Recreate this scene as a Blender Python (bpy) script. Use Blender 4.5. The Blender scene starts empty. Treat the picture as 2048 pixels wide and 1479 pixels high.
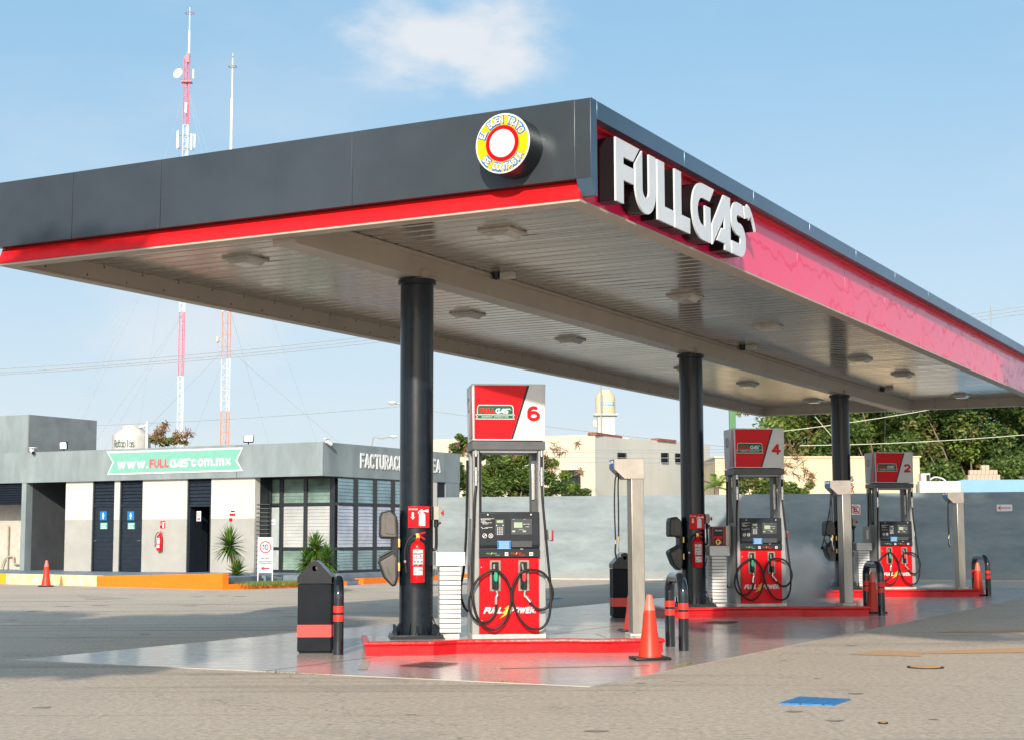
import bpy, bmesh, math, random
import numpy as np
from mathutils import Vector, Matrix
R = math.radians
random.seed(7)
SC = bpy.context.scene
COL = SC.collection
# ------------------------------------------------------------------ camera
CAMH = 1.4; FPX = 3144.8; PITCH = 0.104156526; ROLL = -0.0029854
fw = Vector((0, math.cos(PITCH), math.sin(PITCH))); up0 = Vector((0, -math.sin(PITCH), math.cos(PITCH))); r0 = Vector((1, 0, 0))
rt = math.cos(ROLL) * r0 + math.sin(ROLL) * up0
up = -math.sin(ROLL) * r0 + math.cos(ROLL) * up0
cd = bpy.data.cameras.new('camera'); cam = bpy.data.objects.new('camera', cd); COL.objects.link(cam)
cam.matrix_world = Matrix(((rt.x, up.x, -fw.x, 0), (rt.y, up.y, -fw.y, 0), (rt.z, up.z, -fw.z, CAMH), (0, 0, 0, 1)))
cd.sensor_width = 36; cd.lens = 36 * FPX / 2048; cd.clip_end = 3000; cd.clip_start = 0.1
SC.camera = cam
# ------------------------------------------------------------------ light
SUNV = Vector((-0.254, -2.274, 1.0)).normalized()       # towards the sun: low, behind the photographer
sl = bpy.data.lights.new('sun', 'SUN'); sl.energy = 3.6; sl.angle = R(1.0); sl.color = (1, .90, .76)
so = bpy.data.objects.new('sun', sl); COL.objects.link(so)
so.rotation_euler = SUNV.to_track_quat('Z', 'Y').to_euler(); so.location = (0, -20, 30)
SC.view_settings.view_transform = 'Standard'; SC.view_settings.look = 'None'
SC.view_settings.exposure = 0.6; SC.view_settings.gamma = 1
w = bpy.data.worlds.new('World'); SC.world = w; w.use_nodes = True
nt = w.node_tree; nt.nodes.clear()
def N(t, typ, **kw):
    n = t.nodes.new(typ)
    for k, v in kw.items():
        if k in n.inputs: n.inputs[k].default_value = v
        else: setattr(n, k, v)
    return n
def L(t, a, b): t.links.new(a, b)
def MATH(t, op, a, b=None, clamp=False):
    n = t.nodes.new('ShaderNodeMath'); n.operation = op; n.use_clamp = clamp
    for i, v in enumerate((a, b)):
        if v is None: continue
        if isinstance(v, (int, float)): n.inputs[i].default_value = v
        else: t.links.new(v, n.inputs[i])
    return n.outputs[0]
def MIX(t, fac, a, b):
    n = t.nodes.new('ShaderNodeMix'); n.data_type = 'RGBA'
    for s, v in ((n.inputs[0], fac), (n.inputs[6], a), (n.inputs[7], b)):
        if isinstance(v, (int, float)): s.default_value = v
        elif isinstance(v, tuple): s.default_value = v if len(v) == 4 else (*v, 1)
        else: t.links.new(v, s)
    return n.outputs[2]
sky = N(nt, 'ShaderNodeTexSky', sky_type='NISHITA', sun_disc=False, sun_elevation=R(23.6), sun_rotation=math.pi + .11, air_density=1.0, dust_density=1.2, ozone_density=1.4)
tc = N(nt, 'ShaderNodeTexCoord'); sep = N(nt, 'ShaderNodeSeparateXYZ'); L(nt, tc.outputs['Generated'], sep.inputs[0])
hz = MATH(nt, 'POWER', MATH(nt, 'SUBTRACT', 1.0, MATH(nt, 'MULTIPLY', sep.outputs[2], 2.5, True), True), 1.7)
def blob(dx, dz, sx, sz, seed, nscale=9, lo=.42, hi=.75):      # a soft cloud around one direction of the sky
    mp = N(nt, 'ShaderNodeMapping'); mp.inputs['Location'].default_value = (-dx / sx, 0, -dz / sz); mp.inputs['Scale'].default_value = (1 / sx, 0.0, 1 / sz)
    L(nt, tc.outputs['Generated'], mp.inputs[0])
    ln = N(nt, 'ShaderNodeVectorMath', operation='LENGTH'); L(nt, mp.outputs[0], ln.inputs[0])
    fall = MATH(nt, 'SUBTRACT', 1.0, ln.outputs['Value'], True)
    mp2 = N(nt, 'ShaderNodeMapping'); mp2.inputs['Location'].default_value = (seed, 0, 0); mp2.inputs['Scale'].default_value = (1, 1, 1.9); L(nt, tc.outputs['Generated'], mp2.inputs[0])
    nz = N(nt, 'ShaderNodeTexNoise', Scale=nscale, Detail=7.0, Roughness=.55); L(nt, mp2.outputs[0], nz.inputs['Vector'])
    v = MATH(nt, 'ADD', nz.outputs['Fac'], MATH(nt, 'MULTIPLY', fall, .42))
    mr = N(nt, 'ShaderNodeMapRange'); mr.interpolation_type = 'SMOOTHSTEP'; L(nt, v, mr.inputs[0]); mr.inputs[1].default_value = lo + .2; mr.inputs[2].default_value = hi + .2
    front = MATH(nt, 'GREATER_THAN', sep.outputs[1], 0.0)
    return MATH(nt, 'MULTIPLY', MATH(nt, 'MULTIPLY', mr.outputs[0], MATH(nt, 'MULTIPLY', fall, 3.0, True)), front)
CL = (7.0, 7.1, 7.3)
skb = MIX(nt, .62, sky.outputs[0], (2.6, 5.2, 7.5)); c0 = MIX(nt, MATH(nt, 'MULTIPLY', hz, .92), skb, (6.5, 7.0, 7.4))
wide = N(nt, 'ShaderNodeTexNoise', Scale=3.2, Detail=8.0, Roughness=.6)
mpw = N(nt, 'ShaderNodeMapping'); mpw.inputs['Scale'].default_value = (1, 1, 3.2); L(nt, tc.outputs['Generated'], mpw.inputs[0]); L(nt, mpw.outputs[0], wide.inputs['Vector'])
mrw = N(nt, 'ShaderNodeMapRange'); mrw.interpolation_type = 'SMOOTHSTEP'; L(nt, wide.outputs['Fac'], mrw.inputs[0]); mrw.inputs[1].default_value = .46; mrw.inputs[2].default_value = .78
c1 = MIX(nt, MATH(nt, 'MULTIPLY', mrw.outputs[0], MATH(nt, 'ADD', MATH(nt, 'MULTIPLY', hz, .55), .12)), c0, CL)
b1 = blob(-.048, .305, .10, .05, 3.4, 12, .38, .70)
b2 = blob(-.20, .13, .22, .075, 8.0, 7, .48, .85)
b3 = blob(.20, .10, .25, .05, 5.0, 8, .45, .8)
c2 = MIX(nt, MATH(nt, 'MULTIPLY', b1, .85), c1, CL)
c3 = MIX(nt, MATH(nt, 'MULTIPLY', b2, .5), c2, CL)
c4 = MIX(nt, MATH(nt, 'MULTIPLY', b3, .3), c3, CL)
dp = N(nt, 'ShaderNodeVectorMath', operation='DOT_PRODUCT'); L(nt, tc.outputs['Generated'], dp.inputs[0]); dp.inputs[1].default_value = tuple(SUNV)
au = MATH(nt, 'POWER', MATH(nt, 'MAXIMUM', dp.outputs['Value'], 0.0), 5.0)  # broad glow added around the sun direction, fills the shaded pump fronts
av = N(nt, 'ShaderNodeVectorMath', operation='SCALE'); av.inputs[0].default_value = (15., 13., 10.5); L(nt, au, av.inputs['Scale'])
ad = N(nt, 'ShaderNodeVectorMath', operation='ADD'); L(nt, c4, ad.inputs[0]); L(nt, av.outputs[0], ad.inputs[1])
bg = N(nt, 'ShaderNodeBackground'); L(nt, ad.outputs[0], bg.inputs[0]); bg.inputs[1].default_value = 0.082
wo = N(nt, 'ShaderNodeOutputWorld'); L(nt, bg.outputs[0], wo.inputs[0])
# ------------------------------------------------------------------ frames and survey helpers
AZ = 0.485093926                                         # heading of the forecourt grid
TT = Vector((math.cos(AZ), -math.sin(AZ), 0)); SS = Vector((math.sin(AZ), math.cos(AZ), 0))
def ts(T, S, z=0): return TT * T + SS * S + Vector((0, 0, z))
def ray(x, y): return fw + (x - 1024) / FPX * rt - (y - 739.5) / FPX * up
EYE = Vector((0, 0, CAMH))
def G(x, y, z=0.0):                                      # surveyed point at a known height
    d = ray(x, y); return EYE + d * ((z - CAMH) / d.z)
def D(x, y, Y):                                          # surveyed point at a known distance
    d = ray(x, y); return EYE + d * (Y / d.y)
def PS(x, y, S):                                         # surveyed point on a wall S metres along the grid -> (T, z)
    d = ray(x, y); P = EYE + d * (S / d.dot(SS)); return P.dot(TT), P.z
def PT(x, y, T):
    d = ray(x, y); P = EYE + d * (T / d.dot(TT)); return P.dot(SS), P.z
# ------------------------------------------------------------------ materials
MATS = {}
def mat(name, c, rough=.6, metal=0., var=.08, scale=6., bump=0., bscale=40., coat=0., emit=0., c2=None, spec=.5, stretch=None, transl=0., rvar=0., alpha=1., trans=0.):
    if name in MATS: return MATS[name]
    m = bpy.data.materials.new(name); m.use_nodes = True; t = m.node_tree
    p = t.nodes['Principled BSDF']; tcn = N(t, 'ShaderNodeTexCoord')
    vec = tcn.outputs['Object']
    if stretch:
        mp = N(t, 'ShaderNodeMapping'); mp.inputs['Scale'].default_value = stretch; L(t, vec, mp.inputs[0]); vec = mp.outputs[0]
    nz = N(t, 'ShaderNodeTexNoise', Scale=scale, Detail=6.0, Roughness=.6); L(t, vec, nz.inputs['Vector'])
    if c2 is None: c2 = tuple(max(0, v * (1 - 2.2 * var)) for v in c); c1_ = tuple(min(1, v * (1 + var)) for v in c)
    else: c1_ = c
    rp = N(t, 'ShaderNodeMapRange'); L(t, nz.outputs['Fac'], rp.inputs[0]); rp.inputs[1].default_value = .3; rp.inputs[2].default_value = .7
    col = MIX(t, rp.outputs[0], c2, c1_)
    L(t, col, p.inputs['Base Color'])
    p.inputs['Roughness'].default_value = rough; p.inputs['Metallic'].default_value = metal
    p.inputs['Specular IOR Level'].default_value = spec
    if coat: p.inputs['Coat Weight'].default_value = coat; p.inputs['Coat Roughness'].default_value = .06
    if trans: p.inputs['Transmission Weight'].default_value = trans
    if rvar:
        L(t, MATH(t, 'ADD', MATH(t, 'MULTIPLY', nz.outputs['Fac'], rvar), rough - rvar * .5, True), p.inputs['Roughness'])
    if bump:
        nb = N(t, 'ShaderNodeTexNoise', Scale=bscale, Detail=5.0); L(t, vec, nb.inputs['Vector'])
        b = N(t, 'ShaderNodeBump'); b.inputs['Strength'].default_value = bump; b.inputs['Distance'].default_value = .02
        L(t, nb.outputs['Fac'], b.inputs['Height']); L(t, b.outputs[0], p.inputs['Normal'])
    if emit:
        p.inputs['Emission Color'].default_value = (*c, 1); p.inputs['Emission Strength'].default_value = emit
    if transl:
        tr = N(t, 'ShaderNodeBsdfTranslucent'); L(t, col, tr.inputs[0])
        mx = N(t, 'ShaderNodeMixShader'); mx.inputs[0].default_value = transl
        L(t, p.outputs[0], mx.inputs[1]); L(t, tr.outputs[0], mx.inputs[2]); L(t, mx.outputs[0], t.nodes['Material Output'].inputs[0])
    MATS[name] = m; return m
red = mat('red_paint', (.66, .006, .010), .35, var=.04, coat=.12, spec=.25)
redsat = mat('red_vinyl', (.70, .004, .010), .3, var=.03, scale=2, spec=.18)
redband = mat('red_fascia_trim', (.70, .012, .016), .4, var=.05, spec=.25)
curbred = mat('red_curb_paint', (.56, .005, .009), .32, var=.12, bump=.3, bscale=14, coat=.2, spec=.3)
grey_fascia = mat('charcoal_panel', (.07, .084, .098), .3, metal=.5, var=.12, scale=.7, rvar=.1)
blue_trim = mat('sky_tinted_trim', (.095, .165, .25), .3, metal=.55, var=.06, scale=1)  # grey trim with the sky's reflection put into its blue
black = mat('black_paint', (.010, .014, .020), .32, var=.15, bump=.06, bscale=90, coat=.1, spec=.35)
blackm = mat('black_plastic', (.014, .016, .019), .45, var=.15, spec=.35)
rubber = mat('black_rubber', (.012, .012, .013), .42, var=.1, spec=.3)
greyp = mat('grey_enamel', (.30, .315, .32), .4, var=.05)
darkg = mat('dark_grey_enamel', (.075, .08, .088), .4, var=.08)
white = mat('white_enamel', (.66, .66, .65), .4, var=.03)
whited = mat('white_vinyl', (.66, .67, .66), .35, var=.02)
steel = mat('brushed_steel', (.36, .335, .295), .38, metal=.85, var=.12, scale=5, stretch=(1, 1, .25), bump=.05, bscale=30)
chrome = mat('nickel', (.62, .60, .56), .25, metal=.9, var=.1, scale=60)
orange = mat('orange_paint', (.82, .19, .003), .6, var=.05, bump=.2)
coneo = mat('cone_plastic', (.80, .05, .02), .42, var=.06, scale=9, transl=.25)
conel = mat('cone_collar', (.95, .22, .16), .4, var=.04, transl=.25)
green = mat('green_enamel', (.002, .125, .07), .35, var=.04, spec=.15)
yellow = mat('yellow_vinyl', (.72, .45, .006), .4, var=.03, spec=.2)
bluev = mat('blue_vinyl', (.015, .17, .45), .4, var=.05, spec=.2)
boltm = mat('amber_vinyl', (.93, .50, .05), .4, var=.03)
navy = mat('navy_door', (.014, .021, .032), .45, var=.12, spec=.35)
brass = mat('brass', (.72, .45, .12), .35, metal=.7)
beigeb = mat('beige_box', (.42, .40, .34), .5)
lcd = mat('lcd_glass', (.34, .42, .30), .25, var=.05)
shelfg = mat('moulded_grey_plastic', (.105, .095, .085), .5, var=.12, bump=.2, bscale=80)
# ------------------------------------------------------------------ mesh builder
class M:
    def __init__(s, o=(0, 0, 0)): s.bm = bmesh.new(); s.o = Vector(o); s.mi = 0
    def _f(s, vs, m, smooth=True):
        try: f = s.bm.faces.new(vs); f.material_index = m; f.smooth = smooth; return f
        except ValueError: return None
    def box(s, x0, x1, y0, y1, z0, z1, m=0, bev=0.):
        vs = [s.bm.verts.new(Vector(p) - s.o) for p in ((x0, y0, z0), (x1, y0, z0), (x1, y1, z0), (x0, y1, z0), (x0, y0, z1), (x1, y0, z1), (x1, y1, z1), (x0, y1, z1))]
        fs = [s._f([vs[i] for i in q], m, False) for q in ((3, 2, 1, 0), (4, 5, 6, 7), (0, 1, 5, 4), (1, 2, 6, 5), (2, 3, 7, 6), (3, 0, 4, 7))]
        if bev > 0:
            es = list({e for f in fs if f for e in f.edges})
            r = bmesh.ops.bevel(s.bm, geom=es, offset=bev, segments=2, affect='EDGES', profile=.5, clamp_overlap=True)
            for f in r['faces']: f.material_index = m; f.smooth = True
        return s
    def prism(s, poly, plane, a0, a1, m=0, bev=0., mcap=None):
        mk = {'xz': lambda p, a: (p[0], a, p[1]), 'xy': lambda p, a: (p[0], p[1], a), 'yz': lambda p, a: (a, p[0], p[1])}[plane]
        A = [s.bm.verts.new(Vector(mk(p, a0)) - s.o) for p in poly]; B = [s.bm.verts.new(Vector(mk(p, a1)) - s.o) for p in poly]
        fs = [s._f(A, m if mcap is None else mcap, False), s._f(B[::-1], m if mcap is None else mcap, False)]
        n = len(poly)
        for i in range(n): fs.append(s._f([A[i], B[i], B[(i + 1) % n], A[(i + 1) % n]], m, bev == 0 and n > 8))
        fs = [f for f in fs if f]
        bmesh.ops.recalc_face_normals(s.bm, faces=fs)
        if bev > 0:
            es = list({e for f in fs for e in f.edges})
            bmesh.ops.bevel(s.bm, geom=es, offset=bev, segments=2, affect='EDGES', profile=.5, clamp_overlap=True)
        return s
    def cyl(s, a, b, r, r2=None, n=16, m=0, cap=True):
        r2 = r if r2 is None else r2; a = Vector(a) - s.o; b = Vector(b) - s.o; d = (b - a).normalized()
        x = d.orthogonal().normalized(); y = d.cross(x)
        A = [s.bm.verts.new(a + (x * math.cos(i * 2 * math.pi / n) + y * math.sin(i * 2 * math.pi / n)) * r) for i in range(n)]
        B = [s.bm.verts.new(b + (x * math.cos(i * 2 * math.pi / n) + y * math.sin(i * 2 * math.pi / n)) * r2) for i in range(n)]
        for i in range(n): s._f([A[i], A[(i + 1) % n], B[(i + 1) % n], B[i]], m)
        if cap: s._f(A[::-1], m); s._f(B, m)
        return s
    def tube(s, pts, r, n=8, m=0, sub=5, closed=False):
        P = [Vector(p) - s.o for p in pts]
        if sub > 1 and len(P) > 2:
            Q = []
            for i in range(len(P) - 1):
                p0 = P[max(i - 1, 0)]; p1 = P[i]; p2 = P[i + 1]; p3 = P[min(i + 2, len(P) - 1)]
                for k in range(sub):
                    u = k / sub
                    Q.append(.5 * ((2 * p1) + (p2 - p0) * u + (2 * p0 - 5 * p1 + 4 * p2 - p3) * u * u + (3 * p1 - p0 - 3 * p2 + p3) * u ** 3))
            Q.append(P[-1]); P = Q
        d = (P[1] - P[0]).normalized(); x = d.orthogonal().normalized(); prev = None
        rr = r if isinstance(r, (list, tuple)) else None
        for i, p in enumerate(P):
            d = (P[min(i + 1, len(P) - 1)] - P[max(i - 1, 0)]).normalized()
            x = (x - d * x.dot(d)).normalized(); y = d.cross(x)
            ri = r if rr is None else rr[0] + (rr[1] - rr[0]) * i / (len(P) - 1)
            ring = [s.bm.verts.new(p + (x * math.cos(k * 2 * math.pi / n) + y * math.sin(k * 2 * math.pi / n)) * ri) for k in range(n)]
            if prev:
                for k in range(n): s._f([prev[k], prev[(k + 1) % n], ring[(k + 1) % n], ring[k]], m)
            else: s._f(ring[::-1], m)
            prev = ring
        s._f(prev, m); return s
    def lathe(s, prof, c=(0, 0, 0), n=24, m=0, mf=None):
        c = Vector(c) - s.o; prev = None
        for j, (r, z) in enumerate(prof):
            ring = [s.bm.verts.new(c + Vector((r * math.cos(k * 2 * math.pi / n), r * math.sin(k * 2 * math.pi / n), z))) for k in range(n)] if r > 1e-5 else [s.bm.verts.new(c + Vector((0, 0, z)))]
            mm = m if mf is None else mf[max(j - 1, 0)]
            if prev:
                for k in range(n):
                    k2 = (k + 1) % n
                    if len(prev) == 1 and len(ring) > 1: s._f([prev[0], ring[k2], ring[k]][::-1], mm)
                    elif len(ring) == 1 and len(prev) > 1: s._f([prev[k], prev[k2], ring[0]], mm)
                    elif len(ring) > 1: s._f([prev[k], prev[k2], ring[k2], ring[k]], mm)
            prev = ring
        return s
    def quad(s, pts, m=0):
        s._f([s.bm.verts.new(Vector(p) - s.o) for p in pts], m); return s
    def mesh(s, me, mx, m=0):
        n0 = len(s.bm.verts); f0 = len(s.bm.faces)
        tmp = me.copy(); tmp.transform(Matrix.Translation(-s.o) @ mx); s.bm.from_mesh(tmp); bpy.data.meshes.remove(tmp)
        s.bm.faces.ensure_lookup_table()
        for f in s.bm.faces[f0:]: f.material_index = m; f.smooth = False
        return s
    def out(s, name, mats, parent=None, ang=38, **props):
        if not isinstance(mats, (list, tuple)): mats = [mats]
        s.bm.normal_update()
        for e in s.bm.edges:
            if len(e.link_faces) == 2:
                e.smooth = e.calc_face_angle(0) < R(ang)
            else: e.smooth = True
        me = bpy.data.meshes.new(name); s.bm.to_mesh(me); s.bm.free()
        for m in mats: me.materials.append(m)
        o = bpy.data.objects.new(name, me); COL.objects.link(o)
        if parent: o.parent = parent
        for k, v in props.items(): o[k] = v
        return o
def thing(name, label, cat, loc=(0, 0, 0), rz=0., group=None):
    o = bpy.data.objects.new(name, None); COL.objects.link(o); o.empty_display_size = .2
    o.location = loc; o.rotation_euler = (0, 0, rz); o['label'] = label; o['category'] = cat
    if group: o['group'] = group
    return o
def tag(o, label, cat, group=None, loc=None, rz=None):
    o['label'] = label; o['category'] = cat
    if group: o['group'] = group
    if loc is not None: o.location = loc
    if rz is not None: o.rotation_euler = (0, 0, rz)
    return o
def dup(o, parent=None, loc=None, label=None, skip=(), rz=None):
    c = o.copy(); COL.objects.link(c); c.parent = parent
    if loc is not None: c.location = loc
    if label: c['label'] = label
    if rz is not None: c.rotation_euler = (0, 0, rz)
    for ch in [x for x in o.children]:
        if ch.name.split('.')[0] in skip: continue
        dup(ch, c)
    return c
# ---- flat shapes and writing
def curve_mesh(polys, ext):
    cu = bpy.data.curves.new('shape', 'CURVE'); cu.dimensions = '2D'; cu.fill_mode = 'BOTH'; cu.extrude = ext / 2
    for p in polys:
        sp = cu.splines.new('POLY'); sp.points.add(len(p) - 1)
        for i, q in enumerate(p): sp.points[i].co = (q[0], q[1], 0, 1)
        sp.use_cyclic_u = True
    o = bpy.data.objects.new('tmp', cu); me = bpy.data.meshes.new_from_object(o); bpy.data.objects.remove(o); bpy.data.curves.remove(cu)
    return me
# a plain grotesque drawn from strokes: every glyph is traced as closed outlines around its strokes
def _el(cx, cy, rx, ry, a0, a1, n=14): return [(cx + rx * math.cos(R(a0 + (a1 - a0) * i / n)), cy + ry * math.sin(R(a0 + (a1 - a0) * i / n))) for i in range(n + 1)]
GLY = {
 'A': (.74, [[(0, 0), (.5, 1)], [(.5, 1), (1, 0)], [(.2, .3), (.8, .3)]]), 'B': (.62, [[(0, 0), (0, 1)], [(0, 1)] + _el(.55, .76, .42, .24, 90, -90, 8) + [(0, .52)], [(0, .52)] + _el(.55, .26, .45, .26, 90, -90, 8) + [(0, 0)]]),
 'C': (.66, [_el(.5, .68, .5, .32, 20, 180, 10) + _el(.5, .32, .5, .32, 180, 340, 10)]), 'D': (.64, [[(0, 0), (0, 1)] + _el(.4, .6, .6, .4, 90, 0, 8) + _el(.4, .4, .6, .4, 0, -90, 8) + [(0, 0)]]),
 'E': (.56, [[(1, 1), (0, 1), (0, 0), (1, 0)], [(0, .52), (.85, .52)]]), 'F': (.54, [[(1, 1), (0, 1), (0, 0)], [(0, .5), (.85, .5)]]),
 'G': (.68, [_el(.5, .68, .5, .32, 25, 180, 10) + _el(.5, .32, .5, .32, 180, 360, 10) + [(1, .46), (.55, .46)]]), 'H': (.66, [[(0, 0), (0, 1)], [(1, 0), (1, 1)], [(0, .5), (1, .5)]]),
 'I': (0, [[(0, 0), (0, 1)]]), 'L': (.52, [[(0, 1), (0, 0), (1, 0)]]), 'M': (.82, [[(0, 0), (0, 1), (.5, .25), (1, 1), (1, 0)]]), 'N': (.68, [[(0, 0), (0, 1), (1, 0), (1, 1)]]),
 'O': (.70, [_el(.5, .66, .5, .34, 0, 180, 12) + _el(.5, .34, .5, .34, 180, 360, 12) + [(1, .66)]]), 'P': (.60, [[(0, 0), (0, 1)] + _el(.5, .74, .5, .26, 90, -90, 10) + [(0, .48)]]),
 'R': (.62, [[(0, 0), (0, 1)] + _el(.5, .75, .5, .25, 90, -90, 10) + [(0, .5)], [(.45, .5), (1, 0)]]), 'S': (.60, [_el(.5, .76, .5, .24, 20, 200, 10) + _el(.5, .26, .5, .26, 60, 0, 4) + _el(.5, .26, .5, .26, 0, -160, 10)]),
 'T': (.60, [[(0, 1), (1, 1)], [(.5, 1), (.5, 0)]]), 'U': (.66, [[(0, 1), (0, .34)] + _el(.5, .34, .5, .34, 180, 360, 12) + [(1, 1)]]), 'V': (.70, [[(0, 1), (.5, 0), (1, 1)]]),
 'W': (.98, [[(0, 1), (.25, 0), (.5, .9), (.75, 0), (1, 1)]]), 'X': (.66, [[(0, 0), (1, 1)], [(0, 1), (1, 0)]]), 'Y': (.66, [[(0, 1), (.5, .45), (1, 1)], [(.5, .45), (.5, 0)]]), 'Q': (.70, [_el(.5, .5, .5, .5, 0, 360, 24), [(.6, .3), (1, 0)]]),
 'K': (.62, [[(0, 0), (0, 1)], [(0, .4), (1, 1)], [(.35, .6), (1, 0)]]), 'Z': (.6, [[(0, 1), (1, 1), (0, 0), (1, 0)]]),
 '0': (.54, [_el(.5, .66, .5, .34, 0, 180, 12) + _el(.5, .34, .5, .34, 180, 360, 12) + [(1, .66)]]), '1': (.26, [[(0, .78), (1, 1), (1, 0)]]),
 '2': (.60, [_el(.5, .70, .5, .30, 165, -30, 12) + [(0, 0), (1, 0)]]), '4': (.66, [[(.72, 0), (.72, 1), (0, .27), (1, .27)]]), '6': (.62, [_el(.5, .30, .5, .30, 0, 360, 22), [(0, .30), (0, .62)] + _el(.5, .64, .5, .36, 180, 50, 10)]),
 '7': (.56, [[(0, 1), (1, 1), (.35, 0)]]), '8': (.56, [_el(.5, .76, .44, .24, 0, 360, 18), _el(.5, .27, .5, .27, 0, 360, 18)]), '9': (.56, [_el(.5, .68, .5, .32, 0, 360, 20), [(1, .68), (1, .38)] + _el(.5, .36, .5, .36, 0, -150, 10)]),
 '.': (0, [[(0, 0), (0, .0001)]]), '/': (.4, [[(0, 0), (1, 1)]]), '-': (.35, [[(0, .45), (1, .45)]]),
 'w': (.80, [[(0, .72), (.25, 0), (.5, .66), (.75, 0), (1, .72)]]), 'c': (.52, [_el(.5, .36, .5, .36, 35, 325, 18)]), 'o': (.56, [_el(.5, .36, .5, .36, 0, 360, 22)]), 'x': (.54, [[(0, 0), (1, .72)], [(0, .72), (1, 0)]]),
 'm': (.86, [[(0, 0), (0, .72)], [(0, .46)] + _el(.25, .46, .25, .26, 180, 0, 8) + [(.5, 0)], [(.5, .46)] + _el(.75, .46, .25, .26, 180, 0, 8) + [(1, 0)]]), 'n': (.52, [[(0, 0), (0, .72)], [(0, .4)] + _el(.5, .4, .5, .32, 180, 0, 8) + [(1, 0)]]), 'r': (.34, [[(0, 0), (0, .72)], [(0, .42)] + _el(.7, .42, .7, .30, 180, 80, 5)]),
 't': (.34, [[(.3, 1), (.3, .12), (1, 0)], [(0, .7), (1, .7)]]), 'l': (0, [[(0, 0), (0, 1)]]), 'i': (0, [[(0, 0), (0, .66)], [(0, .9), (0, 1)]]), 'p': (.54, [[(0, -.28), (0, .72)], _el(.5, .36, .5, .36, 0, 360, 20)]), 'b': (.54, [[(0, 0), (0, 1)], _el(.5, .36, .5, .36, 0, 360, 20)]),
 'a': (.54, [[(1, 0), (1, .72)], _el(.5, .36, .5, .36, 0, 360, 20)]), 'g': (.54, [_el(.5, .36, .5, .36, 0, 360, 20), [(1, .72), (1, 0)] + _el(.5, -.02, .5, .26, 0, -150, 8)]), 's': (.46, [_el(.5, .55, .46, .17, 20, 210, 8) + _el(.5, .18, .5, .18, 50, -160, 10)]),
 'e': (.54, [[(0, .36), (1, .36)] + _el(.5, .36, .5, .36, 0, 320, 18)]), 'u': (.52, [[(0, .72), (0, .32)] + _el(.5, .32, .5, .32, 180, 360, 8) + [(1, .72)], [(1, .3), (1, 0)]]), 'M_': (0, [])}
_gc = {}
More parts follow.
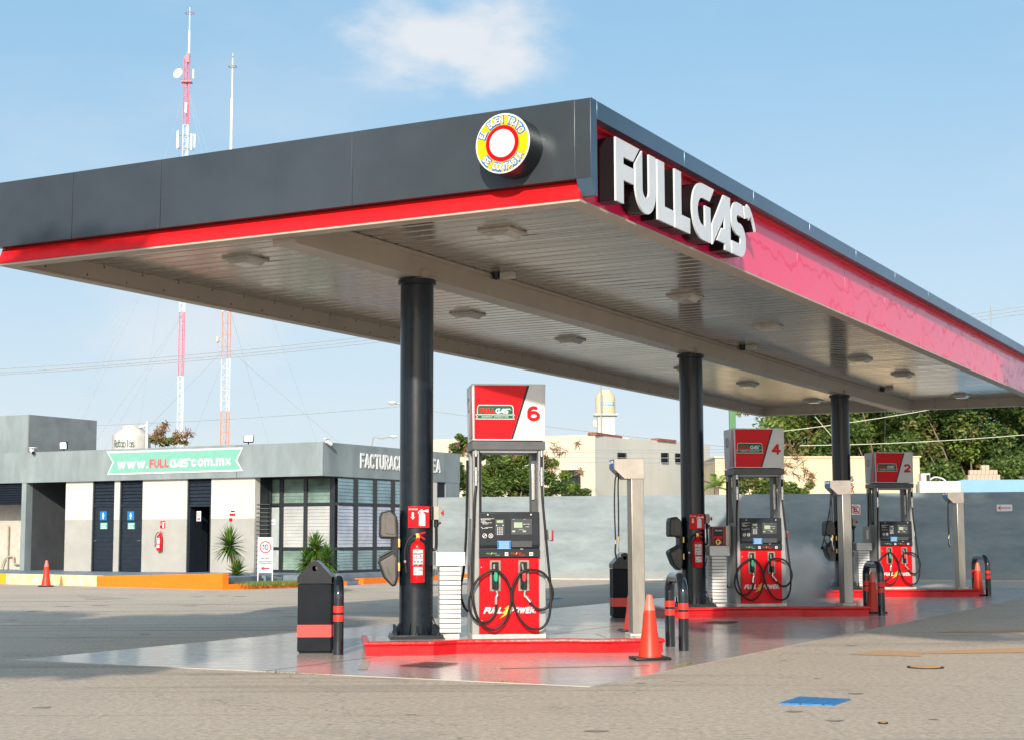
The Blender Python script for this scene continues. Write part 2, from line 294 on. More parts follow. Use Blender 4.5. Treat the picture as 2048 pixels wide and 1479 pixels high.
def glyph(ch, th):
    key = (ch, round(th, 3))
    if key in _gc: return _gc[key]
    wd, strokes = GLY.get(ch, GLY.get(ch.upper(), GLY['O'])); h = th / 2; N_ = 46 if th < .2 else 54
    st = [[np.array((x * wd + h, y * (1 - th) + h)) for x, y in l] for l in strokes]
    W_ = wd + th; y0 = -.4; cell = 1.0 / N_; nx = int((W_ + .12) / cell) + 3; ny = int(1.55 / cell) + 3; gx = -.06 + np.arange(nx) * cell; gy = y0 + np.arange(ny) * cell; X, Y = np.meshgrid(gx, gy); F = np.full(X.shape, 9.)
    for l in st:
        for i in range(len(l) - 1):
            a, b = l[i].copy(), l[i + 1].copy(); d = b - a; ln = np.hypot(*d) or 1e-6; d = d / ln
            curved = len(l) > 6
            ax0 = abs(d[0]) < .05 or abs(d[1]) < .05
            if i == 0 and (ax0 or not curved) and ln > .02 or ch == '.': a = a - d * h * (1 if ax0 else .4)
            if i == len(l) - 2 and (ax0 or not curved) and ln > .02 or ch == '.': b = b + d * h * (1 if ax0 else .4)
            if ch == '.': a = l[0] - np.array((0, h)); b = l[0] + np.array((0, h)); d = np.array((0, 1.)); 
            ln = np.hypot(*(b - a)); u = (X - a[0]) * d[0] + (Y - a[1]) * d[1]; v = (X - a[0]) * -d[1] + (Y - a[1]) * d[0]
            q1 = np.abs(u - ln / 2) - ln / 2; q2 = np.abs(v) - h; F = np.minimum(F, np.maximum(q1, q2))
            if i: F = np.minimum(F, np.hypot(X - l[i][0], Y - l[i][1]) - h)
            if i and ch in 'EFLPRBDTZ274G1' and abs(d[0]) < .05 or i and ch in 'EFLPRBDTZ274G1' and abs(d[1]) < .05:
                F = np.minimum(F, np.maximum(np.abs(X - l[i][0]), np.abs(Y - l[i][1])) - h * (1 if not (6 < len(l) and 1 < i < len(l) - 2) else 0))
    F = np.maximum(F, Y - 1.0)
    if ch not in 'pg': F = np.maximum(F, -Y)
    F = F + 1e-7
    segs = {}
    def ip(p, q, fp, fq): t_ = fp / (fp - fq); return (p[0] + (q[0] - p[0]) * t_, p[1] + (q[1] - p[1]) * t_)
    S_ = F < 0
    for j in range(ny - 1):
        for i in range(nx - 1):
            c = (S_[j, i], S_[j, i + 1], S_[j + 1, i + 1], S_[j + 1, i]); k = c[0] + 2 * c[1] + 4 * c[2] + 8 * c[3]
            if k in (0, 15): continue
            E_ = {'b': ('h', i, j), 'r': ('v', i + 1, j), 't': ('h', i, j + 1), 'l': ('v', i, j)}
            T_ = {1: 'lb', 2: 'br', 3: 'lr', 4: 'rt', 5: 'lbrt', 6: 'bt', 7: 'lt', 8: 'tl', 9: 'tb', 10: 'brtl', 11: 'tr', 12: 'rl', 13: 'rb', 14: 'bl'}[k]
            for m in range(0, len(T_), 2): segs[E_[T_[m]]] = E_[T_[m + 1]]
    def pt(e):
        kd, i, j = e
        return ip((gx[i], gy[j]), (gx[i + 1], gy[j]), F[j, i], F[j, i + 1]) if kd == 'h' else ip((gx[i], gy[j]), (gx[i], gy[j + 1]), F[j, i], F[j + 1, i])
    polys = []
    while segs:
        s0 = next(iter(segs)); loop = []; e = s0
        while e in segs: loop.append(e); e = segs.pop(e)
        P = [pt(q) for q in loop]
        out_ = []
        for i in range(len(P)):
            a, b, c = P[i - 1], P[i], P[(i + 1) % len(P)]
            if abs((b[0] - a[0]) * (c[1] - b[1]) - (b[1] - a[1]) * (c[0] - b[0])) > 2e-6: out_.append(b)
        if len(out_) > 2: polys.append(out_)
    _gc[key] = (W_, polys); return _gc[key]
def text_mesh(s, ext, bold=0., space=1.):
    th = min(max(.15 + bold * 1.8, .11), .34); x = 0; P = []
    for ch in s:
        if ch == ' ': x += .42 * space; continue
        w_, pl = glyph(ch, th); P += [[(p[0] + x, p[1]) for p in q] for q in pl]; x += w_ + .13 * space + (space - 1) * .5
    return curve_mesh(P, ext)
def fit(me, x0, y0, w_, h_, shear=0., keepz=True):
    co = np.empty(len(me.vertices) * 3); me.vertices.foreach_get('co', co); co = co.reshape(-1, 3)
    mn = co.min(0); mx = co.max(0)
    if shear: co[:, 0] += (co[:, 1] - mn[1]) * shear; mn = co.min(0); mx = co.max(0)
    co[:, 0] = x0 + (co[:, 0] - mn[0]) / (mx[0] - mn[0]) * w_
    co[:, 1] = y0 + (co[:, 1] - mn[1]) / (mx[1] - mn[1]) * h_
    co[:, 2] -= mn[2]
    me.vertices.foreach_set('co', co.ravel()); me.update(); return me
def FRONT(y): return Matrix(((1, 0, 0, 0), (0, 0, -1, y), (0, 1, 0, 0), (0, 0, 0, 1)))        # facing -y
def RIGHT(x): return Matrix(((0, 0, 1, x), (1, 0, 0, 0), (0, 1, 0, 0), (0, 0, 0, 1)))         # facing +x
def LEFT(x): return Matrix(((0, 0, -1, x), (-1, 0, 0, 0), (0, 1, 0, 0), (0, 0, 0, 1)))        # facing -x, local x runs -y
def arc(cx, cy, r, a0, a1, n=14): return [(cx + r * math.cos(R(a0 + (a1 - a0) * i / n)), cy + r * math.sin(R(a0 + (a1 - a0) * i / n))) for i in range(n + 1)]
def circ(cx, cy, r, n=32): return arc(cx, cy, r, 0, 360, n)[:-1]
def rrect(x0, y0, x1, y1, r): return arc(x1 - r, y0 + r, r, -90, 0, 5) + arc(x1 - r, y1 - r, r, 0, 90, 5) + arc(x0 + r, y1 - r, r, 90, 180, 5) + arc(x0 + r, y0 + r, r, 180, 270, 5)
LG = {
 'F': [(0, 0), (0, 284), (262, 284), (190, 211), (83, 211), (83, 179), (192, 179), (192, 107), (83, 107), (83, 0)],
 'U': [(295, 284), (215, 211)] + arc(333.5, 118, 118.5, 180, 360, 20) + [(452, 284), (374, 284)] + arc(334.5, 112, 39.5, 360, 180, 12),
 'L': [(474, 0), (474, 284), (558, 284), (558, 75), (669, 75), (669, 0)],
 'L2': [(688, 0), (688, 284), (770, 284), (770, 75), (882, 75), (882, 0)],
 'G': [(1220, 284)] + arc(1054, 142, 142, 90, 270, 22) + [(1164, 0), (1164, 179), (1089, 179), (1089, 73)] + arc(1056, 142, 69, 270, 90, 14) + [(1155, 211)],
 'A': [(1190, 0), (1190, 102), (1362, 284), (1455, 284), (1455, 0), (1372, 0), (1372, 32), (1257, 32), (1328, 107), (1372, 107), (1372, 175)],
 'S': [(1637, 284), (1655, 217)] + arc(1572, 197, 20, 90, 270, 8) + arc(1602, 88.5, 88.5, 90, -90, 16) + [(1477, 0), (1477, 67)] + arc(1592, 88, 21, -90, 90, 8) + arc(1562, 196.5, 87.5, 270, 90, 16),
 'n': [(1667, 284), (1718, 286), (1722, 302), (1760, 292), (1800, 260), (1830, 225), (1857, 180), (1840, 173), (1812, 215), (1785, 243), (1768, 240), (1748, 220), (1738, 230), (1686, 218)]}
def logo(keys, ext, sc, x0=0, y0=0, sx=1.): return curve_mesh([[(x0 + (p[0]) * sc * sx, y0 + p[1] * sc) for p in LG[k]] for k in keys], ext)

# ================================================================== GROUND
asp = bpy.data.materials.new('worn_asphalt'); asp.use_nodes = True; t = asp.node_tree; p = t.nodes['Principled BSDF']
tcn = N(t, 'ShaderNodeTexCoord'); O_ = tcn.outputs['Object']
n1 = N(t, 'ShaderNodeTexNoise', Scale=.22, Detail=5.0, Roughness=.6); L(t, O_, n1.inputs[0])
n2 = N(t, 'ShaderNodeTexNoise', Scale=17., Detail=6.0, Roughness=.8); L(t, O_, n2.inputs[0])
mpst = N(t, 'ShaderNodeMapping'); mpst.inputs['Rotation'].default_value = (0, 0, .2); mpst.inputs['Scale'].default_value = (.35, 2.4, 1); L(t, O_, mpst.inputs[0])
n3 = N(t, 'ShaderNodeTexNoise', Scale=1.1, Detail=6.0, Roughness=.65); L(t, mpst.outputs[0], n3.inputs[0])
v1 = N(t, 'ShaderNodeTexVoronoi', Scale=130.); L(t, O_, v1.inputs[0])
a = MIX(t, n1.outputs['Fac'], (.50, .395, .30), (.68, .56, .44))
r2 = N(t, 'ShaderNodeMapRange'); L(t, n2.outputs['Fac'], r2.inputs[0]); r2.inputs[1].default_value = .42; r2.inputs[2].default_value = .60
a = MIX(t, MATH(t, 'MULTIPLY', r2.outputs[0], .7), a, (.27, .225, .18))
r3 = N(t, 'ShaderNodeMapRange'); L(t, n3.outputs['Fac'], r3.inputs[0]); r3.inputs[1].default_value = .58; r3.inputs[2].default_value = .78
a = MIX(t, MATH(t, 'MULTIPLY', r3.outputs[0], .6), a, (.20, .185, .17))
v2 = N(t, 'ShaderNodeTexVoronoi', Scale=1.15); L(t, O_, v2.inputs[0])
spot = MATH(t, 'MULTIPLY', MATH(t, 'LESS_THAN', MATH(t, 'ADD', v2.outputs['Distance'], MATH(t, 'MULTIPLY', n2.outputs['Fac'], .1)), .10), .3)
a = MIX(t, spot, a, (.07, .066, .063))
a = MIX(t, MATH(t, 'MULTIPLY', MATH(t, 'LESS_THAN', v1.outputs['Distance'], .22), .5), a, (.52, .49, .45))
vc = N(t, 'ShaderNodeTexVoronoi', Scale=.23, feature='DISTANCE_TO_EDGE'); dn_ = N(t, 'ShaderNodeTexNoise', Scale=1.3, Detail=6.0); L(t, O_, dn_.inputs[0]); vm = N(t, 'ShaderNodeVectorMath', operation='MULTIPLY_ADD'); L(t, dn_.outputs['Color'], vm.inputs[0]); vm.inputs[1].default_value = (1.6, 1.6, 0); L(t, O_, vm.inputs[2]); L(t, vm.outputs[0], vc.inputs[0])
a = MIX(t, MATH(t, 'MULTIPLY', MATH(t, 'LESS_THAN', vc.outputs['Distance'], .0018), .32), a, (.08, .075, .07))
mt_ = N(t, 'ShaderNodeMapping'); mt_.inputs['Rotation'].default_value = (0, 0, -1.12); mt_.inputs['Scale'].default_value = (.06, 1.5, 1); L(t, O_, mt_.inputs[0]); ty = N(t, 'ShaderNodeTexNoise', Scale=1.5, Detail=3.0); L(t, mt_.outputs[0], ty.inputs[0])
mr_ = N(t, 'ShaderNodeMapRange'); L(t, ty.outputs['Fac'], mr_.inputs[0]); mr_.inputs[1].default_value = .55; mr_.inputs[2].default_value = .72; a = MIX(t, MATH(t, 'MULTIPLY', mr_.outputs[0], .55), a, (.16, .145, .13))
n7 = N(t, 'ShaderNodeTexNoise', Scale=.6, Detail=7.0, Roughness=.7); L(t, O_, n7.inputs[0]); m7 = N(t, 'ShaderNodeMapRange'); L(t, n7.outputs['Fac'], m7.inputs[0]); m7.inputs[1].default_value = .56; m7.inputs[2].default_value = .72; a = MIX(t, MATH(t, 'MULTIPLY', m7.outputs[0], .35), a, (.17, .155, .14))
L(t, a, p.inputs['Base Color']); p.inputs['Roughness'].default_value = .75; p.inputs['Specular IOR Level'].default_value = .4
bb = N(t, 'ShaderNodeBump'); bb.inputs['Strength'].default_value = .7; bb.inputs['Distance'].default_value = .02; L(t, n2.outputs['Fac'], bb.inputs['Height']); L(t, bb.outputs[0], p.inputs['Normal'])
g = M(); g.quad([(-500, -300, 0), (500, -300, 0), (500, 900, 0), (-500, 900, 0)]); g.out('ground', asp, kind='structure')
# polished slab
slab = bpy.data.materials.new('polished_concrete'); slab.use_nodes = True; t = slab.node_tree; p = t.nodes['Principled BSDF']
tcn = N(t, 'ShaderNodeTexCoord'); O_ = tcn.outputs['Object']
n1 = N(t, 'ShaderNodeTexNoise', Scale=.7, Detail=7.0, Roughness=.62); L(t, O_, n1.inputs[0])
mp = N(t, 'ShaderNodeMapping'); mp.inputs['Rotation'].default_value = (0, 0, .45); mp.inputs['Scale'].default_value = (.5, 5, 1); L(t, O_, mp.inputs[0])
n2 = N(t, 'ShaderNodeTexNoise', Scale=2.2, Detail=6.0, Roughness=.6); L(t, mp.outputs[0], n2.inputs[0])
a = MIX(t, n1.outputs['Fac'], (.42, .36, .32), (.57, .51, .47))
a = MIX(t, MATH(t, 'MULTIPLY', n2.outputs['Fac'], .4), a, (.25, .21, .19))
n8 = N(t, 'ShaderNodeTexNoise', Scale=1.9, Detail=8.0, Roughness=.7); L(t, O_, n8.inputs[0]); m8 = N(t, 'ShaderNodeMapRange'); L(t, n8.outputs['Fac'], m8.inputs[0]); m8.inputs[1].default_value = .58; m8.inputs[2].default_value = .70; a = MIX(t, MATH(t, 'MULTIPLY', m8.outputs[0], .4), a, (.13, .11, .10))
L(t, a, p.inputs['Base Color'])
L(t, MATH(t, 'ADD', MATH(t, 'MULTIPLY', n2.outputs['Fac'], .28), .10), p.inputs['Roughness'])
p.inputs['Specular IOR Level'].default_value = .6; p.inputs['Coat Weight'].default_value = .35; p.inputs['Coat Roughness'].default_value = .16
n3 = N(t, 'ShaderNodeTexNoise', Scale=3.0, Detail=3.0); L(t, O_, n3.inputs[0])
bb = N(t, 'ShaderNodeBump'); bb.inputs['Strength'].default_value = .12; bb.inputs['Distance'].default_value = .02; L(t, n3.outputs['Fac'], bb.inputs['Height']); L(t, bb.outputs[0], p.inputs['Normal']); L(t, bb.outputs[0], p.inputs['Coat Normal'])
ZS = .008
g = M(); a0, a1, b0, b1 = -13.4, -6.24, 13.36, 42.0
jn = 7
for i in range(1):
    pts = [ts(a0, b0, ZS), ts(a1, b0, ZS), ts(a1, b1, ZS), ts(a0, b1, ZS)]
    g.quad(pts)
    lo = [Vector((q.x, q.y, -.05)) for q in pts]
    for k in range(4): g.quad([pts[k], lo[k], lo[(k + 1) % 4], pts[(k + 1) % 4]])
g.out('forecourt_slab', slab, kind='structure')
jm = mat('slab_joint', (.10, .095, .09), .6)
g = M()
for S_ in (22.1, 31.2): g.quad([ts(a0, S_, ZS + .003), ts(a1, S_, ZS + .003), ts(a1, S_ + .015, ZS + .003), ts(a0, S_ + .015, ZS + .003)])
g.quad([ts(-9.95, b0, ZS + .003), ts(-9.935, b0, ZS + .003), ts(-9.935, b1, ZS + .003), ts(-9.95, b1, ZS + .003)])
g.out('slab_joints', jm, kind='structure')
# painted markings, flush sheets
faded = mat('faded_orange_marking', (.66, .32, .10), .75, scale=9, c2=(.40, .30, .21), bump=.4, bscale=50)
bluepaint = mat('blue_marking', (.02, .14, .34), .6, var=.1, bump=.3)
yel = mat('faded_yellow_marking', (.50, .36, .16), .3, c2=(.34, .29, .24), scale=4)
def sheet(name, pts, z, m, **pr):
    g = M(); g._f([g.bm.verts.new((q.x, q.y, z)) for q in pts], 0); g.bm.normal_update()
    for f in g.bm.faces:
        if f.normal.z < 0: f.normal_flip()
    return g.out(name, m, **pr)
def GG(l, z=0): return [G(x, y, z) for x, y in l]
sheet('painted_arrow', GG([(1697, 1308), (1757, 1300), (1845, 1302), (2060, 1293.5), (2200, 1297), (2060, 1304), (1835, 1307), (1843, 1312)]), .004, faded, kind='structure')
sheet('painted_arrow', GG([(1873, 1264), (1915, 1258.5), (1950, 1260.5), (2120, 1253), (2120, 1259), (1990, 1263)]), .004, faded, kind='structure')
sheet('painted_arrow', GG([(1990, 1234), (2030, 1230), (2100, 1231), (2100, 1235)]), .004, mat('pale_marking', (.45, .40, .34), .7), kind='structure')
sheet('painted_line', GG([(1180, 1333), (1300, 1330.5), (1300, 1331.8), (1180, 1334.3), (1000, 1338), (1000, 1336.6)]), ZS + .004, yel, kind='structure')
sheet('painted_line', GG([(727, 1319), (741, 1319), (735, 1340), (715, 1340)]), ZS + .004, yel, kind='structure')
sheet('painted_patch', GG([(150, 1188), (262, 1196), (175, 1198)]), .004, mat('pale_orange_patch', (.42, .33, .25), .7), kind='structure')
sheet('painted_line', GG([(862, 1168), (940, 1165), (940, 1167.5), (862, 1170.5)]), .004, bluepaint, kind='structure')
sheet('painted_line', GG([(1080, 1198), (1118, 1194.5), (1130, 1195.5), (1100, 1199)]), .004, bluepaint, kind='structure')
stain = mat('oil_stain', (.21, .18, .15), .6, c2=(.36, .30, .245), scale=16)
def blot(T_, S_, r_, z_, seed):
    rg = random.Random(seed); c_ = ts(T_, S_); n_ = 18; ph = [rg.uniform(.55, 1.15) for _ in range(n_)]
    P_ = [c_ + Vector((math.cos(i * 2 * math.pi / n_) * r_ * ph[i] * 1.5, math.sin(i * 2 * math.pi / n_) * r_ * ph[i], 0)) for i in range(n_)]
    g.bm.faces.new([g.bm.verts.new((q.x, q.y, z_)) for q in P_])
g = M(); rg_ = random.Random(4)
for i in range(26): blot(rg_.uniform(-6.0, -1.0), rg_.uniform(8.5, 27), rg_.choice((.015, .02, .03, .06)), .0045, i)
for i in range(12): blot(rg_.uniform(-20, -6.5), rg_.uniform(7.5, 13.1), rg_.choice((.02, .03, .06)), .0045, 100 + i)
for i in range(30): blot(rg_.uniform(-24, -14), rg_.uniform(16, 30), rg_.choice((.04, .07, .14)), .0045, 200 + i)
g.out('oil_spots', stain, kind='stuff', label='small dark oil spots scattered on the asphalt')
# drain covers and hatches
iron = mat('cast_iron', (.022, .022, .024), .6, var=.2, bump=.4)
def grate(name, corners, z, label, m, nb=12, cat='drain cover'):
    c = sum(corners, Vector()) / 4; g = M(c)
    c_ = [Vector((q.x, q.y, z)) for q in corners]
    lo = [Vector((q.x, q.y, z - .03)) for q in corners]
    g.o = Vector((c.x, c.y, z))
    g.quad(lo)
    def bar(p0, p1, wd):
        d = (p1 - p0); n_ = Vector((-d.y, d.x, 0)).normalized() * wd
        g.quad([p0 - n_, p0 + n_, p1 + n_, p1 - n_])
    for i in range(nb + 1):
        f = i / nb; bar(c_[0].lerp(c_[1], f), c_[3].lerp(c_[2], f), .010)
    bar(c_[0], c_[1], .02); bar(c_[3], c_[2], .02)
    o = g.out(name, m); tag(o, label, cat, loc=(c.x, c.y, z + .012)); return o
grate('drain_grate', GG([(800, 1333), (868, 1336.5), (916, 1328.5), (850, 1326)]), ZS, 'black iron drain grate set in the polished floor in front of the nearest red island', iron, 14)
grate('drain_grate', GG([(1402, 1246.5), (1455, 1248), (1478, 1244), (1430, 1242.5)]), ZS, 'black iron drain grate in front of the middle red island', iron, 14)
bc = GG([(1557, 1407), (1668, 1411), (1701, 1399), (1600, 1394)])
g = M(Vector((sum(q.x for q in bc) / 4, sum(q.y for q in bc) / 4, 0))); 
for i in range(5):
    f0, f1 = i / 5 + .012, (i + 1) / 5 - .004
    pp = [bc[0].lerp(bc[1], f0), bc[0].lerp(bc[1], f1), bc[3].lerp(bc[2], f1), bc[3].lerp(bc[2], f0)]
    jx = [(random.uniform(-.01, .01), random.uniform(-.012, .012)) for _ in pp]
    top_ = [Vector((q.x + j[0], q.y + j[1], .012)) for q, j in zip(pp, jx)]
    g.quad(top_)
    for k in range(4): g.quad([top_[k], Vector((top_[k].x, top_[k].y, 0)), Vector((top_[(k + 1) % 4].x, top_[(k + 1) % 4].y, 0)), top_[(k + 1) % 4]])
o = g.out('access_cover', mat('blue_cover_paint', (.015, .20, .52), .6, c2=(.05, .17, .33), scale=11, bump=.5)); tag(o, 'bright blue painted rectangular access cover in the asphalt foreground', 'access cover', loc=(g.o.x, g.o.y, 0))
def disc(name, px, py, r, m, label, rim=.03):
    c = G(px, py); g = M(); g.lathe([(0, .014), (r - rim, .014), (r - rim, .004), (r - rim + .012, .004), (r - rim + .012, .012), (r, .010), (r, 0)], n=40, mf=[0, 0, 1, 1, 1, 1, 1])
    for v in g.bm.verts: pass
    bmesh.ops.recalc_face_normals(g.bm, faces=list(g.bm.faces))
    o = g.out(name, [m, iron]); tag(o, label, 'manhole cover', loc=(c.x, c.y, 0))
disc('manhole_cover', 1851, 1334, .19, mat('orange_cover_paint', (.74, .32, .05), .7, c2=(.46, .27, .13), scale=14, bump=.5, bscale=25), 'round orange painted manhole cover beside the faded orange arrow')
disc('manhole_cover', 1766, 1446, .035, mat('rust_cap', (.40, .22, .03), .6), 'tiny yellowish valve cap in the asphalt at the lower right', .01)
# ================================================================== CANOPY
CT0, CT1, CS0, CS1 = -13.98, -6.2, 13.4, 41.0
co = ts(-10.06, 27.2)
cano = thing('canopy', 'large flat station canopy with charcoal fascia, red side panel and white letters', 'canopy', (co.x, co.y, 0), -AZ)
OC = (-10.06, 27.2, 0)
def CM(): return M(OC)
g = CM()     # front fascia, in panels
seams = [CT0, -12.78, -11.48, -8.93, -6.37]
for i in range(4): g.box(seams[i] + .003, seams[i + 1] - .003, CS0, CS0 + .16, 4.79, 5.57, bev=.004)
g.box(CT0, seams[-1], CS0 + .01, CS0 + .15, 4.80, 5.565)
g.out('front_fascia', grey_fascia, cano)
g = CM(); g.box(-6.367, CT1 - .004, CS0, CS0 + .13, 4.79, 5.567, bev=.003); g.out('corner_panel', grey_fascia, cano)
g = CM(); g.box(CT1 - .003, CT1, CS0 + .002, CS0 + .135, 4.79, 5.57)
g.prism([(CS0, 4.788), (CS0 + .134, 4.788), (CS0 + .134, 4.63), (CS0 + .09, 4.63)], 'yz', -6.36, CT1 + .001, 0)
g.out('corner_cap', blue_trim, cano)
g = CM()     # right side: sky-tinted grey strip over the recessed red sign band
n = 12; ln = (CS1 - CS0 - .14) / n
for i in range(n): g.box(-6.42, CT1, CS0 + .14 + ln * i + .003, CS0 + .14 + ln * (i + 1) - .003, 5.39, 5.57, bev=.004)
g.box(-6.41, CT1 - .006, CS0 + .14, CS1, 5.40, 5.565); g.out('side_fascia', blue_trim, cano)
signred = bpy.data.materials.new('glossy_red_sign_panel'); signred.use_nodes = True; t = signred.node_tree; p = t.nodes['Principled BSDF']
p.inputs['Base Color'].default_value = (.92, .012, .115, 1); p.inputs['Roughness'].default_value = .25; p.inputs['Coat Weight'].default_value = .4; p.inputs['Coat Roughness'].default_value = .01; p.inputs['Specular Tint'].default_value = (1, .45, .6, 1)  # pink of the sky sheen put into the base red and specular tint
tcn = N(t, 'ShaderNodeTexCoord'); nz = N(t, 'ShaderNodeTexNoise', Scale=.9, Detail=1.5); L(t, tcn.outputs['Object'], nz.inputs[0])
bb = N(t, 'ShaderNodeBump'); bb.inputs['Strength'].default_value = .3; bb.inputs['Distance'].default_value = .06; L(t, nz.outputs['Fac'], bb.inputs['Height']); L(t, bb.outputs[0], p.inputs['Normal']); L(t, bb.outputs[0], p.inputs['Coat Normal'])
g = CM(); n = 12
for i in range(n): g.box(-6.46, -6.38, CS0 + .14 + ln * i + .003, CS0 + .14 + ln * (i + 1) - .003, 4.60, 5.39, bev=.003)
g.out('red_sign_band', signred, cano)
g = CM(); g.box(-6.44, -6.30, CS0 + .14, CS1, 5.36, 5.388); g.box(-6.50, -6.40, CS0 + .14, CS1, 4.605, 5.38); g.out('band_backing', redsat, cano)
g = CM()     # left and back fascias
g.box(CT0, CT0 + .14, CS0 + .17, CS1, 4.79, 5.57); g.box(CT0 + .15, CT1 - .25, CS1 - .14, CS1, 4.79, 5.57); g.out('rear_fascia', grey_fascia, cano)
g = CM(); g.prism([(CS0 + .02, 4.60), (CS0 + .10, 4.785), (CS0 + .16, 4.785), (CS0 + .16, 4.60)], 'yz', CT0 + .02, -6.345)
g.prism([(CT0 + .01, 4.60), (CT0 + .09, 4.785), (CT0 + .14, 4.785), (CT0 + .14, 4.60)], 'xz', CS0 + .165, CS1 - .02); g.out('red_trim', redband, cano)
g = CM(); g.box(CT0 + .1, CT1 - .3, CS0 + .2, CS1 - .2, 5.44, 5.50); g.out('roof_deck', darkg, cano)
skirtm = mat('canopy_skirt_paint', (.44, .38, .31), .45, var=.05, scale=2)
g = CM()
for a_ in ((CT0 + .15, CT1 - .25, CS0 + .165, CS0 + .24), (CT0 + .15, CT1 - .25, CS1 - .24, CS1 - .15), (CT0 + .145, CT0 + .22, CS0 + .245, CS1 - .245), (CT1 - .32, CT1 - .255, CS0 + .245, CS1 - .245)):
    g.box(*a_, 4.60, 4.86)
g.box(CT0 + .03, CT1 - .14, CS0 + .03, CS0 + .22, 4.575, 4.597); g.box(CT0 + .03, CT0 + .21, CS0 + .225, CS1 - .03, 4.575, 4.597); g.box(CT1 - .33, CT1 - .14, CS0 + .225, CS1 - .03, 4.575, 4.597); g.box(CT0 + .215, CT1 - .335, CS1 - .23, CS1 - .03, 4.575, 4.597)
g.out('skirt', skirtm, cano)
g = CM()     # rivet dots along the inner skirt
for i in range(38):
    s_ = CS0 + .6 + i * .72
    for z_ in (4.64, 4.78): g.cyl((CT0 + .219, s_ + (.3 if z_ > 4.7 else 0), z_), (CT0 + .226, s_ + (.3 if z_ > 4.7 else 0), z_), .012, n=6)
for i in range(9):
    for z_ in (4.64, 4.78): g.cyl((CT0 + .8 + i * .8, CS1 - .241, z_), (CT0 + .8 + i * .8, CS1 - .248, z_), .012, n=6)
g.out('rivets', blackm, cano)
soff = bpy.data.materials.new('ribbed_soffit_metal'); soff.use_nodes = True; t = soff.node_tree; p = t.nodes['Principled BSDF']
tcn = N(t, 'ShaderNodeTexCoord'); mp = N(t, 'ShaderNodeMapping'); mp.inputs['Scale'].default_value = (.25, 5, 1); L(t, tcn.outputs['Object'], mp.inputs[0])
nz = N(t, 'ShaderNodeTexNoise', Scale=1.4, Detail=2.0); L(t, mp.outputs[0], nz.inputs[0])
L(t, MIX(t, nz.outputs['Fac'], (.36, .32, .275), (.48, .435, .385)), p.inputs['Base Color']); p.inputs['Metallic'].default_value = .6
L(t, MATH(t, 'ADD', MATH(t, 'MULTIPLY', nz.outputs['Fac'], .26), .05), p.inputs['Roughness'])
bb = N(t, 'ShaderNodeBump'); bb.inputs['Strength'].default_value = .22; bb.inputs['Distance'].default_value = .02; L(t, nz.outputs['Fac'], bb.inputs['Height']); L(t, bb.outputs[0], p.inputs['Normal'])
def soffit(x0, x1):
    g = CM(); pitch = .27; ns = int((CS1 - .25 - CS0 - .245) / pitch); prof = []
    for i in range(ns + 1):
        s_ = CS0 + .245 + i * pitch
        prof += [(s_, 4.80), (s_ + .205, 4.80), (s_ + .215, 4.835), (s_ + .26, 4.835)]
    for i in range(len(prof) - 1):
        g.quad([(x0, prof[i][0], prof[i][1]), (x0, prof[i + 1][0], prof[i + 1][1]), (x1, prof[i + 1][0], prof[i + 1][1]), (x1, prof[i][0], prof[i][1])])
    return g
soffit(CT0 + .22, -10.2).out('soffit', soff, cano, ang=5); soffit(-9.72, CT1 - .325).out('soffit', soff, cano, ang=5)
BT0, BT1 = -10.12, -9.82
g = CM()     # boxed beam over the columns
g.box(BT0, BT1, CS0 + .245, CS1 - .245, 4.52, 4.84); g.box(BT0 - .09, BT0 - .003, CS0 + .245, CS1 - .245, 4.765, 4.795); g.box(BT1 + .003, BT1 + .09, CS0 + .245, CS1 - .245, 4.765, 4.795)
g.out('beam', mat('beam_paint', (.42, .36, .30), .42, var=.05, scale=2), cano)
g = CM()
for s_ in (16.36, 25.53, 34.69): g.box(BT1 - .07, BT1 + .05, s_ - .12, s_ + .0, 4.50, 4.60, bev=.004)
g.out('beam_bracket', skirtm, cano)
# --- FULL GAS letters: dark returns with pale acrylic faces
acr = mat('pale_acrylic', (.64, .68, .73), .25, var=.03, scale=3); retn = mat('dark_return', (.008, .008, .010), .3, coat=.2, spec=.3)
lsc = .64 / 284; lx = 13.93
for k in 'FUL2GASn':
    key = {'2': 'L2'}.get(k, k); 
    g = CM(); me = logo([key], .17, lsc, 0, 4.66); fit_z = 0
    g.mesh(me, RIGHT(-6.285) @ Matrix.Translation((lx, 0, 0)), 0)
    o = g.out('sign_letter' if k != 'n' else 'sign_emblem', retn, cano)
    g = CM(); me = logo([key], .02, lsc, 0, 4.66); g.mesh(me, RIGHT(-6.188) @ Matrix.Translation((lx, 0, 0)), 0); g.out('letter_face', acr, o)
